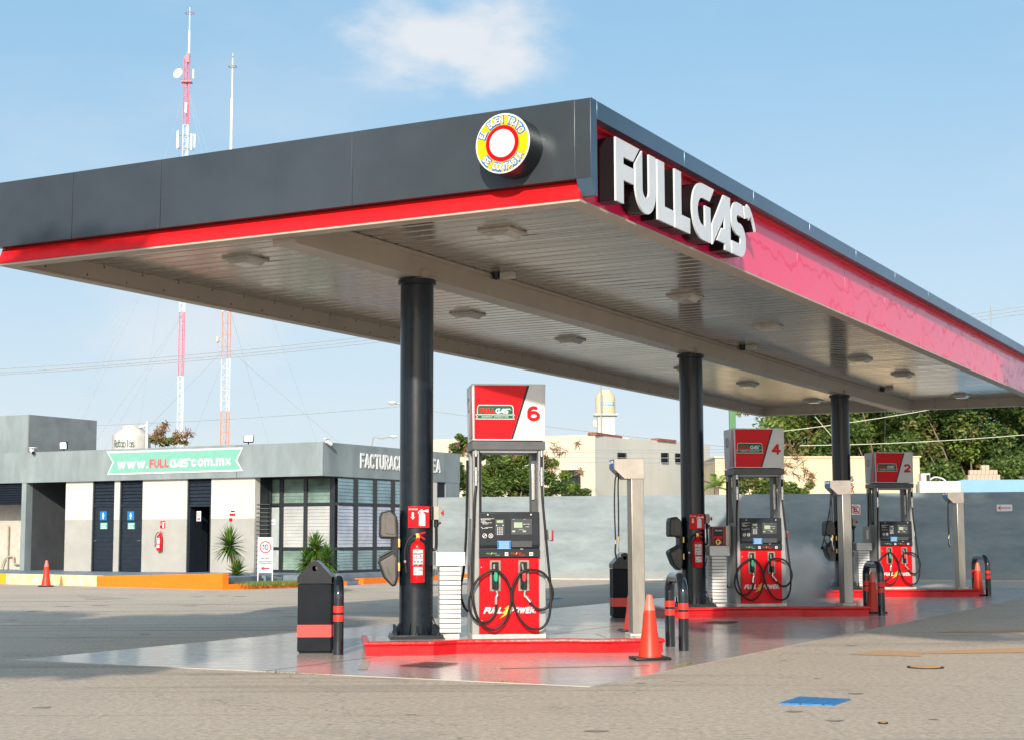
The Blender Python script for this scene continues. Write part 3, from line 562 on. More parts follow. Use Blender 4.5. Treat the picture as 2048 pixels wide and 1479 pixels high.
# --- round sign on the front fascia
TC, ZC = PS(1006, 287.5, CS0 - .27); RR = .297; RD = .11
g = CM(); g.cyl((TC, CS0 - RD - .16, ZC), (TC, CS0 + .0, ZC), RR, n=64); rs = g.out('round_sign', black, cano)
def disc_y(g, r, y0, y1, m=0, cx=TC, cz=ZC): g.cyl((cx, y1, cz), (cx, y0, cz), r, n=64, m=m)
g = CM(); disc_y(g, RR - .002, CS0 - RD - .170, CS0 - RD - .161); g.out('rim', whited, rs)
g = CM(); disc_y(g, RR - .018, CS0 - RD - .174, CS0 - RD - .1705); g.out('yellow_face', yellow, rs)
g = CM(); disc_y(g, .179, CS0 - RD - .178, CS0 - RD - .1745); g.out('red_ring', redsat, rs)
g = CM(); disc_y(g, .137, CS0 - RD - .182, CS0 - RD - .1785); g.out('white_centre', whited, rs)
def arc_text(g, s, r, a0, a1, h, y, bold, m, inner=False, e=.004):
    n = len(s)
    for i, ch in enumerate(s):
        if ch == ' ': continue
        a_ = a0 + (a1 - a0) * i / (n - 1); me = text_mesh(ch, e, bold)
        wch = h * .62 * (.45 if ch in 'I' else 1.12 if ch in 'NOGCU' else 1)
        fit(me, -wch / 2, -h / 2, wch, h)
        rot = (a_ - 90) if not inner else (a_ + 90)
        mx = FRONT(y) @ Matrix.Translation((TC + r * math.cos(R(a_)), ZC + r * math.sin(R(a_)), 0)) @ Matrix.Rotation(R(rot), 4, 'Z')
        g.mesh(me, mx, m)
g = CM()
arc_text(g, 'EL BUEN TRATO', .232, 158, 27, .092, CS0 - RD - .1745, .06, 0); arc_text(g, 'SE CONTAGIA', .232, 217, 325, .092, CS0 - RD - .1745, .06, 0, True); g.out('lettering_outline', bluev, rs)
g = CM()
arc_text(g, 'EL BUEN TRATO', .232, 158, 27, .064, CS0 - RD - .179, .012, 0); arc_text(g, 'SE CONTAGIA', .232, 217, 325, .064, CS0 - RD - .179, .012, 0, True); g.out('lettering', whited, rs)
# --- fittings hanging under the soffit
lens_m = mat('fixture_lens', (.58, .55, .50), .2, var=.1); hous = mat('fixture_housing', (.50, .47, .42), .4); 
def light_fix():
    th = thing('canopy_light', '', 'ceiling light', (0, 0, 4.80), -AZ, 'square lights set into the canopy ceiling')
    g = M(); g.box(-.21, .21, -.21, .21, -.03, 0, bev=.006); g.out('frame', hous, th)
    g = M(); g.prism([(-.18, -.031), (.18, -.031), (.11, -.085), (-.11, -.085)], 'xz', -.17, .17, bev=.006); g.out('diffuser', lens_m, th); return th
lf = None
rows = {'outer': (-8.24, (15.41, 20.97, 24.65, 30.24, 33.61, 39.4)), 'inner': (-11.86, (15.45, 21.03, 24.7, 30.24, 34.0, 39.0))}
ordw = ['first', 'second', 'third', 'fourth', 'fifth', 'sixth']
for rn, (T_, lst) in rows.items():
    for i, s_ in enumerate(lst):
        q = ts(T_, s_, 4.80); o = light_fix() if lf is None else dup(lf)
        lf = lf or o; o.location = q
        o['label'] = f"square canopy ceiling light, {ordw[i]} from the near end in the row {'under the letter side' if rn == 'outer' else 'farther from the letters'}"
em = None
for i, (x_, y_) in enumerate(((1005, 548), (1494, 693), (1772, 777))):
    q = G(x_, y_, 4.78)
    if em is None:
        em = o = thing('camera_box', '', 'camera housing', q, -AZ, 'small boxes under the canopy ceiling')
        g = M(); g.box(-.02, .17, -.05, .05, -.07, .02, bev=.012); g.out('housing', hous, o)
        g = M(); g.lathe([(0, -.075), (.045, -.06), (.06, -.02), (.06, .02), (0, .02)], (-.09, 0, 0), n=14); g.out('dome', blackm, o)
        g = M(); g.tube([(-.14, 0, .015), (-.20, .02, -.01), (-.17, .02, -.05), (-.14, .0, -.03)], .006, 6); g.out('cable', blackm, o)
    else: o = dup(em, loc=q)
    o['label'] = ('small grey camera box nearest the camera under the canopy ceiling', 'small grey camera box midway along the canopy ceiling', 'small grey camera box at the far end of the canopy ceiling')[i]
# ================================================================== ISLANDS
B7 = R(7.0); UU = Vector((math.cos(B7), math.sin(B7), 0)); VV = Vector((-math.sin(B7), math.cos(B7), 0))
ISL = Vector((-1.163, 19.11, 0)); DK = 9.166; ZI = .175
def IO(k, u=0., v=0., z=0.): return ISL + SS * (DK * k) + UU * u + VV * v + Vector((0, 0, z))
which = ('nearest', 'middle', 'farthest')
pn = ('6', '4', '2')
def out_path(off):
    P = [(-.62, -.60), (.17, -.60), (.45, -.42), (1.76, -.42), (2.05, -.55), (2.9, -.55)]
    Q = [(x_, -y_) for x_, y_ in reversed(P)]
    pts = P + Q; n_ = len(pts); res = []
    for i in range(n_):     # offset outward/inward, mitred
        a_ = Vector(pts[i - 1]); b_ = Vector(pts[i]); c_ = Vector(pts[(i + 1) % n_])
        d1 = (b_ - a_).normalized(); d2 = (c_ - b_).normalized(); n1_ = Vector((d1.y, -d1.x)); n2_ = Vector((d2.y, -d2.x))
        m_ = (n1_ + n2_); m_ = m_ / max(m_.dot(n1_), .3) ; res.append((b_.x + m_.x * off, b_.y + m_.y * off))
    return res
tile = mat('pale_island_tile', (.46, .46, .44), .22, var=.07, scale=3, coat=.3)
isl0 = thing('pump_island', 'nearest raised island with glossy red kerb under fuel pump 6', 'pump island', IO(0), B7, 'red kerbed pump islands')
g = M()
prof = [(0.0, 0), (0.0, .118), (.018, .128), (.024, .145), (.018, .165), (.0, .174), (-.05, .174)]
rings = []
for off, z_ in prof: rings.append([g.bm.verts.new((x_, y_, z_)) for x_, y_ in out_path(off)])
for a_, b_ in zip(rings, rings[1:]):
    for i in range(len(a_)): g._f([a_[i], a_[(i + 1) % len(a_)], b_[(i + 1) % len(a_)], b_[i]], 0)
bmesh.ops.recalc_face_normals(g.bm, faces=list(g.bm.faces)); g.out('kerb', curbred, isl0, ang=24)
g = M(); g.prism(out_path(-.05), 'xy', .02, ZI - .001); g.out('island_top', tile, isl0)
g = M()
for x_ in (.12, .75, 1.55, 2.25, 2.6): g.box(x_, x_ + .008, -.38, .38, ZI - .001, ZI + .0012)
g.out('tile_joint', jm, isl0)
for k in (1, 2): dup(isl0, loc=IO(k), label=f'{which[k]} raised island with red kerb under fuel pump {pn[k]}')
# --- columns
CH = 4.5
col0 = thing('support_column', 'nearest black steel column of the canopy, left of fuel pump 6', 'column', IO(0, 0, 0, ZI), B7, 'black canopy columns')
coltex = mat('column_black_gloss', (.006, .011, .018), .26, var=.25, scale=12, bump=.12, bscale=120, coat=.12, spec=.45)
g = M(); g.lathe([(.203, .04), (.203, CH - ZI - .07)], n=48); g.lathe([(.203, CH - ZI - .07), (.235, CH - ZI - .06), (.235, CH - ZI), (0, CH - ZI)], n=48)
bmesh.ops.recalc_face_normals(g.bm, faces=list(g.bm.faces)); g.out('shaft', coltex, col0)
g = M(); g.box(-.31, .31, -.31, .31, 0, .045, bev=.004); g.box(-.325, .325, -.325, .325, -.0, .012); g.out('base_plate', black, col0)
for i in range(8):
    a_ = R(45 * i + 22.5); g = M(); dx, dy = math.cos(a_), math.sin(a_)
    pr = [(.20, .045), (.29, .045), (.29, .06), (.205, .19), (.20, .19)]
    g.prism(pr, 'xz', -.006, .006); bmesh.ops.rotate(g.bm, verts=list(g.bm.verts), cent=(0, 0, 0), matrix=Matrix.Rotation(a_, 3, 'Z')); g.out('gusset', black, col0)
for x_ in (-.25, 0, .25):
    for y_ in (-.25, 0, .25):
        if x_ == 0 and y_ == 0: continue
        g = M(); g.cyl((x_, y_, .045), (x_, y_, .15), .014, n=8); g.cyl((x_, y_, .046), (x_, y_, .07), .027, n=6); g.out('anchor_bolt', black, col0)
for k in (1, 2): dup(col0, loc=IO(k, 0, 0, ZI), label=f'{which[k]} black steel canopy column, left of fuel pump {pn[k]}')
# --- extinguishers and their signs on the columns
def PX(x, y): return (x - 829.) / 165.5, (1273 - y) / 165.5        # column-face survey (u, z above the island top)
def text_on(g, s, x, z, w_, h_, y, m=0, bold=.0, e=.003, shear=0, space=1.): g.mesh(fit(text_mesh(s, e, bold, space), x, z, w_, h_, shear), FRONT(y), m)
exm = mat('extinguisher_label', (.66, .66, .66), .4, var=.2, scale=40)
def extinguisher(loc, rz, label, sc=1.):
    th = thing('fire_extinguisher', label, 'fire extinguisher', loc, rz, 'red fire extinguishers')
    g = M(); g.lathe([(0, 0), (.08, 0), (.087, .012), (.087, .42), (.078, .455), (.05, .478), (.026, .49), (.026, .53), (0, .53)], n=28); bmesh.ops.recalc_face_normals(g.bm, faces=list(g.bm.faces)); g.out('cylinder', red, th, ang=50)
    g = M(); g.box(-.022, .022, -.022, .022, .515, .565, bev=.006); g.box(-.025, .01, -.03, -.01, .56, .58); g.out('valve', brass, th)
    g = M(); g.prism([(-.02, .575), (.09, .60), (.09, .585), (.0, .55)], 'xz', -.014, .014, bev=.003); g.prism([(0, .545), (.085, .505), (.085, .52), (.02, .56)], 'xz', -.012, .012); g.out('lever', redsat, th)
    g = M(); g.tube([(-.02, -.01, .545), (-.07, -.02, .545), (-.125, -.02, .48), (-.155, -.02, .36), (-.15, -.03, .24)], .012, 8); g.cyl((-.15, -.03, .25), (-.135, -.03, .12), .010, .016, 10); g.out('hose', rubber, th)
    g = M(); g.cyl((-.152, -.028, .235), (-.15, -.03, .265), .016, n=10); g.out('hose_ring', chrome, th)
    g = M()    # curved label sheet on the front
    def lab(a0, a1, z0, z1, r, m):
        P = [(r * math.sin(R(a_)), -r * math.cos(R(a_))) for a_ in np.linspace(a0, a1, 9)]
        for p0, p1 in zip(P, P[1:]): g.quad([(p0[0], p0[1], z0), (p1[0], p1[1], z0), (p1[0], p1[1], z1), (p0[0], p0[1], z1)], m)
    lab(-42, 42, .20, .39, .0885, 0); lab(-38, 38, .09, .185, .0885, 0)
    for z_, m_, aa in ((.345, 1, (-38, 38)), (.33, 1, (-38, 20)), (.29, 1, (-35, 35)), (.245, 2, (-34, -18)), (.245, 3, (-8, 8)), (.245, 4, (18, 34)), (.208, 2, (-38, -2)), (.208, 3, (0, 38)), (.15, 1, (0, 34)), (.12, 1, (-30, -15)), (.375, 3, (-14, -4)), (.31, 3, (-14, -6)), (.31, 3, (12, 22))):
        lab(aa[0], aa[1], z_ - (.004 if m_ == 1 else .009), z_ + (.004 if m_ == 1 else .009), .0893, m_)
    g.out('label_sheet', [exm, blackm, green, redsat, bluev], th)
    g = M(); g.box(-.03, .03, .07, .11, .38, .41); g.out('bracket', chrome, th)
    return th
ex0 = extinguisher(IO(0, .0, -.295, ZI + .665), B7, 'red fire extinguisher with black hose hanging on the nearest black column')
ext_pic = [[(-.02, -.09), (-.025, -.10), (-.025, .03), (-.0, .065), (.0, .075), (-.02, .065), (-.035, .045), (-.03, .065), (-.012, .09), (.01, .098), (.022, .088), (.055, .105), (.085, .11), (.085, .062), (.055, .068), (.02, .075), (.02, .065), (.05, .035), (.05, -.10), (-.02, -.10)]]
ext_pic = [[(-.022, -.10), (-.022, .03), (-.008, .055), (.004, .062), (.004, .072), (-.012, .068), (-.03, .045), (-.038, .05), (-.022, .078), (-.002, .092), (.014, .098), (.026, .085), (.026, .08), (.09, .098), (.09, .06), (.026, .072), (.026, .062), (.04, .052), (.052, .03), (.052, -.10)]]
def ext_sign(loc, rz, label, s=1., small=False):
    th = thing('extinguisher_sign', label, 'sign', loc, rz, 'red fire extinguisher signs')
    g = M(); g.box(-.127, .127, 0, .008, -.127, .127, bev=.002); g.out('plate', redsat, th)
    g = M(); g.mesh(curve_mesh(ext_pic, .004), FRONT(-.002) @ Matrix.Translation((.025, -.005, 0)), 0); g.mesh(curve_mesh([[(-.085, .055), (-.085, .0), (-.10, .0), (-.072, -.028), (-.044, 0), (-.059, 0), (-.059, .055)]], .004), FRONT(-.002), 0); g.out('pictogram', whited, th)
    g = M(); text_on(g, 'EXTINTOR', -.118, .083, .105, .018, 0, 0, .03); g.out('lettering', whited, th)
    if s != 1: th.scale = (s, s, s)
    return th
sg0 = ext_sign(IO(0, .015, -.225, ZI + 1.44), B7, 'red EXTINTOR sign with white arrow on the nearest black column')
for k in (1, 2):
    if k == 1:
        dup(ex0, loc=IO(k, .0, -.295, ZI + .665), label='red fire extinguisher with black hose on the middle black column')
        dup(sg0, loc=IO(k, .015, -.225, ZI + 1.44), label='red EXTINTOR sign with white arrow on the middle black column')
# --- hinged grey squeegee station on each column's left
def Z3(l): return [((560 + x / 3.6975 - 829) / 165.5, (1273 - (980 + y / 3.6975)) / 165.5) for x, y in l]
st0 = thing('service_bin', 'grey moulded plastic washer station hinged to the left of the nearest column', 'washer station', IO(0, 0, 0, ZI), B7, 'grey moulded stations hinged to the columns')
outl = Z3([(735, 165), (800, 150), (843, 190), (858, 250), (860, 640), (842, 700), (815, 708), (755, 645), (712, 528), (722, 503), (815, 455), (824, 440), (824, 372), (815, 362), (732, 360), (719, 340), (722, 200)])
g = M(); g.prism(outl, 'xz', -.16, .13, bev=.008); g.out('shell', blackm, st0)
g = M(); g.prism(Z3([(742, 175), (798, 162), (838, 200), (846, 350), (738, 348), (728, 335), (730, 205)]), 'xz', -.20, -.155, bev=.016); g.out('door_panel', shelfg, st0); g = M(); g.prism(Z3([(724, 528), (820, 470), (846, 500), (846, 640), (832, 690), (815, 696), (762, 640)]), 'xz', -.20, -.155, bev=.016); g.out('door_panel', shelfg, st0)
g = M(); g.prism(Z3([(765, 185), (812, 178), (830, 205), (835, 332), (760, 322), (758, 200)]), 'xz', -.212, -.198, bev=.006); g.out('raised_panel', shelfg, st0); g = M(); g.prism(Z3([(770, 555), (835, 505), (838, 660), (818, 680)]), 'xz', -.212, -.198, bev=.006); g.out('raised_panel', shelfg, st0)
g = M(); a_ = Z3([(720, 500), (812, 452)]); g.cyl((a_[0][0], -.15, a_[0][1] + .012), (a_[1][0], -.15, a_[1][1] + .012), .014, n=8); g.out('rail', blackm, st0)
for q in ((862, 392), (862, 565)):
    c_ = Z3([q])[0]; g = M(); g.box(c_[0] - .012, c_[0] + .012, -.20, -.15, c_[1] - .05, c_[1] + .05, bev=.003); g.out('hinge', brass, st0)
for k in (1, 2): dup(st0, loc=IO(k, 0, 0, ZI), label=f'grey moulded plastic washer station hinged to the left of the {which[k]} column')
# squeegee hanging at the farthest station
g = M(); g.tube([(-.26, -.28, 2.35), (-.45, -.30, 1.5), (-.58, -.3, .95)], .012, 6); g.lathe([(0, 0), (.035, .01), (.045, .04), (.02, .07), (0, .07)], (-.585, -.3, .88), n=10); g.tube([(-.54, -.3, 1.12), (-.47, -.3, 1.0), (-.33, -.28, 1.1)], .014, 6)
o = g.out('squeegee', blackm); tag(o, 'long handled black squeegee leaning at the washer station by pump 2', 'squeegee', loc=IO(2, 0, 0, ZI), rz=B7)
# --- emergency stop boxes on the column's right
es0 = thing('emergency_stop', 'beige emergency stop box with red button on the nearest column', 'switch box', IO(0, 0, 0, ZI), B7, 'emergency stop boxes on the columns')
def Z2(x, y): return (x - 829) / 165.5, (1273 - y) / 165.5
g = M(); x0, z0 = Z2(863, 1040); x1, z1 = Z2(874, 1013); g.box(x0, x1, -.07, .05, z0, z1, bev=.006); g.box(x1, x1 + .02, -.045, .025, z0 + .03, z1 - .03, bev=.004); g.out('box', beigeb, es0)
g = M(); zc = (z0 + z1) / 2; g.cyl((x1 + .02, -.01, zc), (x1 + .045, -.01, zc), .012, n=10); g.cyl((x1 + .045, -.01, zc), (x1 + .06, -.01, zc), .034, .03, n=14); g.out('button', red, es0)
g = M(); g.cyl((x0 + .035, -.01, z0 - .09), (x0 + .035, -.01, z0), .028, n=12); g.cyl((x0 + .05, -.01, z0 - .05), (x0 + .09, -.01, z0 - .03), .016, n=8); g.tube([(x0 + .035, -.01, z0 - .09), (x0 + .035, -.01, z0 - .32), (x0 + .01, -.01, z0 - .36), (x0 - .02, -.01, z0 - .35)], .018, 8); g.out('conduit', blackm, es0)
for k in (1, 2):
    dup(es0, loc=IO(k, 0, 0, ZI), label=f'beige emergency stop box on the {which[k]} column')
# --- white slatted cabinets
wb0 = thing('slatted_stand', 'white slatted display stand between the nearest column and fuel pump 6', 'display stand', IO(0, 0.395, -.06, ZI), B7, 'white slatted stands beside the pumps')
g = M(); g.box(-.115, .115, -.10, .10, .0, .06, bev=.004); g.out('foot', white, wb0)
g = M(); g.box(-.10, .10, -.13, .13, .06, .85); g.out('core', darkg, wb0)
slm = mat('white_slat_aluminium', (.66, .66, .65), .35, var=.03, metal=.1)
for i in range(14):
    z_ = .07 + i * .0562; g = M(); g.box(-.127, .127, -.16, .16, z_, z_ + .046, bev=.003); g.out('slat', slm, wb0)
g = M()
for i in range(4): g.box(-.175, .175, -.20, .20, .86 + i * .041, .86 + i * .041 + .039, bev=.004)
g.box(-.17, .17, -.195, .195, .862, 1.02); g.out('cap', slm, wb0)
g = M(); g.tube([(-.18, 0, .82), (-.2, -.02, .72), (-.25, -.02, .62), (-.27, 0, .5)], .007, 6); g.tube([(-.26, 0, .34), (-.2, -.02, .24), (-.14, -.02, .08), (-.13, 0, .02)], .007, 6); g.out('cable', rubber, wb0)
for k in (1, 2): dup(wb0, loc=IO(k, 0.395, -.06, ZI), label=f'white slatted display stand left of fuel pump {pn[k]}')
# oil display on the middle stand
th = thing('oil_display', 'dark red lubricant display case on the middle white slatted stand', 'display case', IO(1, 0.395, -.06, ZI + 1.026), B7)
drk = mat('dark_red_case', (.28, .01, .02), .35)
g = M(); g.box(-.11, .13, -.14, .12, 0, .33, bev=.005); g.out('case', drk, th)
g = M(); g.box(-.085, .075, -.147, -.141, .02, .305); g.out('panel', blackm, th)
g = M(); text_on(g, 'FULLGAS', -.065, .25, .125, .025, -.148, 0, .04, shear=.2); g.box(-.08, .06, -.1505, -.148, .12, .165, 1); g.out('lettering', [whited, redsat], th)
g = M(); g.mesh(curve_mesh([circ(0, 0, .045, 20), circ(0, 0, .028, 20)], .003), FRONT(-.149) @ Matrix.Translation((-.01, .065, 0)), 0); g.mesh(curve_mesh([[(0, -.01), (.05, -.01), (.05, .01), (0, .01)]], .003), FRONT(-.149) @ Matrix.Translation((-.005, .058, 0)), 0); g.out('emblem', brass, th)
g = M(); g.box(.13, .19, -.14, .1, 0, .335, bev=.004); g.box(.19, .205, -.15, .11, -.0, .345); g.out('side_frame', steel, th)
th = thing('paper_holder', 'grey metal paper holder standing on the slatted stand left of pump 2', 'paper holder', IO(2, 0.395 + .13, -.06, ZI + 1.026), B7)
g = M(); g.box(-.055, .02, -.12, .1, 0, .36, bev=.004); g.out('case', greyp, th); g = M(); g.box(-.045, .0, -.126, -.121, .08, .28); g.out('window', whited, th); g = M(); g.box(.022, .04, -.13, .1, 0, .36, bev=.003); g.out('rail', steel, th)
# --- FUEL PUMPS
PC = (1.085, -.05)          # pump centre on the island
def P5(x, y, v=-.36): return ((840 + x / 4.622 - 1017.5) / 170, v, (1277 - (1000 + y / 4.622)) / 170)
def make_pump(k):
    n_ = pn[k]
    th = thing('fuel_pump', f'red and white fuel pump marked {n_} with two nozzles and coiled black hoses', 'fuel pump', IO(k, PC[0], PC[1], ZI), B7, 'fuel pumps on the islands'); th.scale = (1, 1, 1.015); return th
pump = make_pump(0)
W2, D2 = .44, .32
g = M(); g.box(-W2, W2, -D2, D2, 0, .053, bev=.004); g.out('plinth', mat('pale_plinth', (.55, .54, .50), .5, var=.12), pump)
# pillars front pair and rear pair, slightly flared towards the foot
def pillar(sx, y0, y1, name, m):
    g = M(); xo = sx * W2; xi = sx * (W2 - .083)
    pr = [(sx * (W2 + .0), .053), (xi, .053), (xi, 2.20), (sx * (W2 - .012), 2.20), (sx * (W2 - .012), 1.2), (sx * (W2 - .0), .8)]
    g.prism(pr, 'xz', y0, y1, bev=.006); g.out(name, m, pump)
for sx in (-1, 1):
    pillar(sx, -D2 + .01, -D2 + .16, 'front_post', greyp); pillar(sx, D2 - .16, D2 - .01, 'rear_post', greyp)
for sx in (-1, 1):
    g = M(); g.box(sx * W2 - sx * .075 - .06 * (sx > 0), sx * W2 - sx * .075 + .06 * (sx < 0), -.10, .12, 1.45, 2.20); g.out('inner_post', darkg, pump)
g = M(); g.box(-W2 + .006, -W2 + .05, -D2 + .155, D2 - .155, .06, 1.40); g.out('side_panel', greyp, pump); g = M(); g.box(W2 - .05, W2 - .006, -D2 + .155, D2 - .155, .06, 1.40); g.out('side_panel', greyp, pump)
g = M(); g.box(W2 - .138, W2 - .10, -.125, -.102, 1.10 + .52, 1.10 + .95, bev=.004); g.out('conduit_guard', chrome, pump)
# lower cabinet: red door
g = M(); g.box(-.356, .356, -D2 - .012, D2 + .012, .06, .94, bev=.004); g.out('cabinet_door', redsat, pump)
g = M(); g.cyl((-.335, -D2 - .012, .83), (-.335, -D2 - .02, .83), .008, n=12); g.cyl((-.33, -D2 - .012, .21), (-.33, -D2 - .02, .21), .008, n=12); g.out('lock', chrome, pump)
# console
g = M(); g.prism([(-D2 - .035, 1.05), (-D2 - .055, 1.10), (-D2 - .035, 1.475), (D2 + .035, 1.475), (D2 + .055, 1.10), (D2 + .035, 1.05)], 'yz', -.36, .36, bev=.006)
g.box(-.362, .362, -D2 - .05, D2 + .05, .945, 1.048, bev=.004); console = g.out('console', mat('console_black', (.016, .020, .026), .35, var=.12, scale=5, spec=.3), pump)
CY_ = -D2 - .052
def cx(x, y, v=CY_): q = P5(x, y, v); return q[0], q[2]
def crect(g, x0, y0, x1, y1, y_=-.375, m=0, th_=.005):
    a_ = cx(x0, y1); b_ = cx(x1, y0); g.box(a_[0], b_[0], y_ - th_, y_, a_[1], b_[1], m)
FY = -D2 - .055      # just proud of the console front (front leans: use a carrier plate)
g = M(); g.box(-.35, .35, FY - .004, FY + .02, 1.085, 1.46, bev=.003); g.out('console_face', MATS['console_black'], console)
g = M(); crect(g, 685, 188, 770, 335, FY - .005, 0, .008); crect(g, 835, 185, 1030, 330, FY - .005, 0, .004); crect(g, 838, 388, 1030, 445, FY - .005, 0, .003); g.out('keypad', mat('keypad_grey', (.05, .055, .062), .35), console)
g = M(); crect(g, 697, 198, 757, 222, FY - .014); crect(g, 860, 218, 940, 268, FY - .010); crect(g, 842, 292, 872, 307, FY - .010); crect(g, 942, 292, 974, 307, FY - .010); g.out('display', lcd, console)
g = M()
for r_ in range(5):
    for c_ in range(3):
        x_ = 707 + c_ * 20; y_ = 268 + r_ * 15
        if r_ == 4 and c_ == 1: y_ += 0
        crect(g, x_ - 4, y_ - 4, x_ + 5, y_ + 4, FY - .0135, 0, .003)
for q in ((697, 245), (757, 245)): crect(g, q[0] - 5, q[1] - 4, q[0] + 5, q[1] + 4, FY - .0135, 0, .003)
for j, (y_, a_, b_) in enumerate(((184, 550, 675), (193, 550, 640), (203, 555, 590), (213, 550, 600), (221, 560, 655), (231, 565, 620), (262, 550, 565), (264, 590, 660), (273, 560, 615))):
    x_ = a_
    while x_ < b_:
        wl = random.uniform(6, 20); crect(g, x_, y_ - 2, min(x_ + wl, b_), y_ + 2, FY - .0042, 0, .0012); x_ += wl + 3.5
for q in ((858, 190), (960, 190)): crect(g, q[0] - 9, q[1] - 1, q[0] + 9, q[1] + 1, FY - .0095, 0, .0015)
a_ = cx(948, 238); text_on(g, 'VENTA TOTAL', a_[0], a_[1], .082, .0095, FY - .0092, 0, .02, .0015)
a_ = cx(968, 262); text_on(g, 'LITROS', a_[0], a_[1], .045, .0085, FY - .0092, 0, .02, .0015)
a_ = cx(905, 286); text_on(g, 'PRECIO/LITRO', a_[0], a_[1], .06, .006, FY - .0092, 0, .02, .0015)
a_ = cx(920, 466); text_on(g, 'Recibo', a_[0], a_[1], .035, .010, FY - .0045, 0, .02, .0015)
for q in ((615, 147), (1022, 147)): c_ = cx(*q); g.cyl((c_[0], FY - .004, c_[1]), (c_[0], FY - .008, c_[1]), .009, n=14)
for q in ((585, 340), (643, 340)):
    c_ = cx(*q); g.mesh(curve_mesh([circ(0, 0, .027, 24), circ(0, 0, .022, 24)], .002), FRONT(FY - .005) @ Matrix.Translation((c_[0], c_[1], 0)), 0)
    for an in (45, -45) if q[0] > 600 else (20, 60): g.mesh(curve_mesh([[(-.022, -.0025), (.022, -.0025), (.022, .0025), (-.022, .0025)]], .002), FRONT(FY - .005) @ Matrix.Translation((c_[0], c_[1], 0)) @ Matrix.Rotation(R(an), 4, 'Z'), 0)
g.out('printed_marks', whited, console)
g = M(); crect(g, 703, 386, 832, 462, FY - .0042, 0, .002); g.out('notice_sticker', bluev, console)
g = M(); 
for j in range(7):
    y_ = 398 + j * 9; x_ = 722
    while x_ < 812:
        wl = random.uniform(8, 26); crect(g, x_, y_ - 1.8, min(x_ + wl, 815), y_ + 1.8, FY - .0062, 0, .0012); x_ += wl + 3
for q in ((706, 389, 829, 391), (706, 457, 829, 459)): crect(g, *q, FY - .0062, 0, .001)
g.out('notice_print', mat('pale_blue_print', (.55, .72, .88), .4), console)
# label strip
LY = -D2 - .05
g = M(); crect(g, 590, 482, 815, 528, LY - .001, 0, .004); crect(g, 822, 482, 1050, 528, LY - .001, 0, .004); g.out('grade_strip', blackm, console)
g = M(); a_ = cx(602, 508); text_on(g, 'FULL', a_[0], a_[1], .045, .016, LY - .005, 0, .03, .002, .3); a_ = cx(655, 508); text_on(g, 'POWER', a_[0], a_[1], .055, .016, LY - .005, 0, .03, .002, .3)
a_ = cx(685, 523); text_on(g, 'Magna', a_[0], a_[1], .055, .013, LY - .005, 0, .02, .002, .2); g.out('grade_lettering', mat('green_print', (.02, .5, .25), .4), console)
g = M(); a_ = cx(832, 508); text_on(g, 'FULL', a_[0], a_[1], .045, .016, LY - .005, 0, .03, .002, .3); a_ = cx(887, 508); text_on(g, 'POWER', a_[0], a_[1], .055, .016, LY - .005, 0, .03, .002, .3)
a_ = cx(905, 523); text_on(g, 'Premium', a_[0], a_[1], .075, .013, LY - .005, 0, .02, .002, .2); g.out('grade_lettering', redsat, console)
boltp = [(0, 0), (9, 16), (5, 17), (12, 27), (8, 28), (19, 43), (26, 34), (20, 32), (26, 24), (16, 20), (21, 14)]
boltp = [(0, 0), (12, 14), (5, 15), (16, 26), (11, 27.5), (30, 44), (23, 30), (28, 28.5), (19, 17.5), (24, 16)]
g = M()
for x_ in (638, 872):
    a_ = cx(x_, 516); g.mesh(fit(curve_mesh([boltp], .002), a_[0], a_[1], .026, .034), FRONT(LY - .006), 0)
g.out('bolt_mark', boltm, console)
g = M(); crect(g, 775, 492, 807, 524, LY - .005, 0, .003); g.out('octane_tile', whited, console); g = M(); crect(g, 1006, 492, 1040, 524, LY - .005, 0, .003); g.out('octane_tile', whited, console)
g = M(); a_ = cx(783, 518); text_on(g, '87', a_[0], a_[1], .026, .025, LY - .008, 0, .03, .002); a_ = cx(1014, 518); text_on(g, '92', a_[0], a_[1], .026, .025, LY - .008, 0, .03, .002); g.out('octane_number', blackm, console)
# FULL POWER on the door
DY = -D2 - .013
fp = M()
def zz(x, y): return ((940 + x / 12.8 - 1017.5) / 170, (1277 - (1190 + y / 12.8)) / 170)
a_ = zz(310, 475); b_ = zz(790, 315)
fp.mesh(fit(logo(['F', 'U', 'L', 'L2'], .004, 1), a_[0], a_[1], b_[0] - a_[0], b_[1] - a_[1], .42), FRONT(DY), 0)
a_ = zz(1000, 475); b_ = zz(1650, 315)
text_on(fp, 'POWER', a_[0], a_[1], b_[0] - a_[0], b_[1] - a_[1], DY, 0, .055, .004, .30)
c_ = zz(1657, 450); fp.mesh(curve_mesh([circ(0, 0, .011, 16), circ(0, 0, .0085, 16)], .003), FRONT(DY) @ Matrix.Translation((c_[0], c_[1], 0)), 0); text_on(fp, 'R', c_[0] - .004, c_[1] - .005, .008, .010, DY)
fp.out('door_lettering', whited, pump)
g = M(); a_ = zz(730, 605); b_ = zz(1075, 205); g.mesh(fit(curve_mesh([boltp], .005), a_[0], a_[1], b_[0] - a_[0], b_[1] - a_[1]), FRONT(DY - .001), 0); g.out('bolt_emblem', boltm, pump)
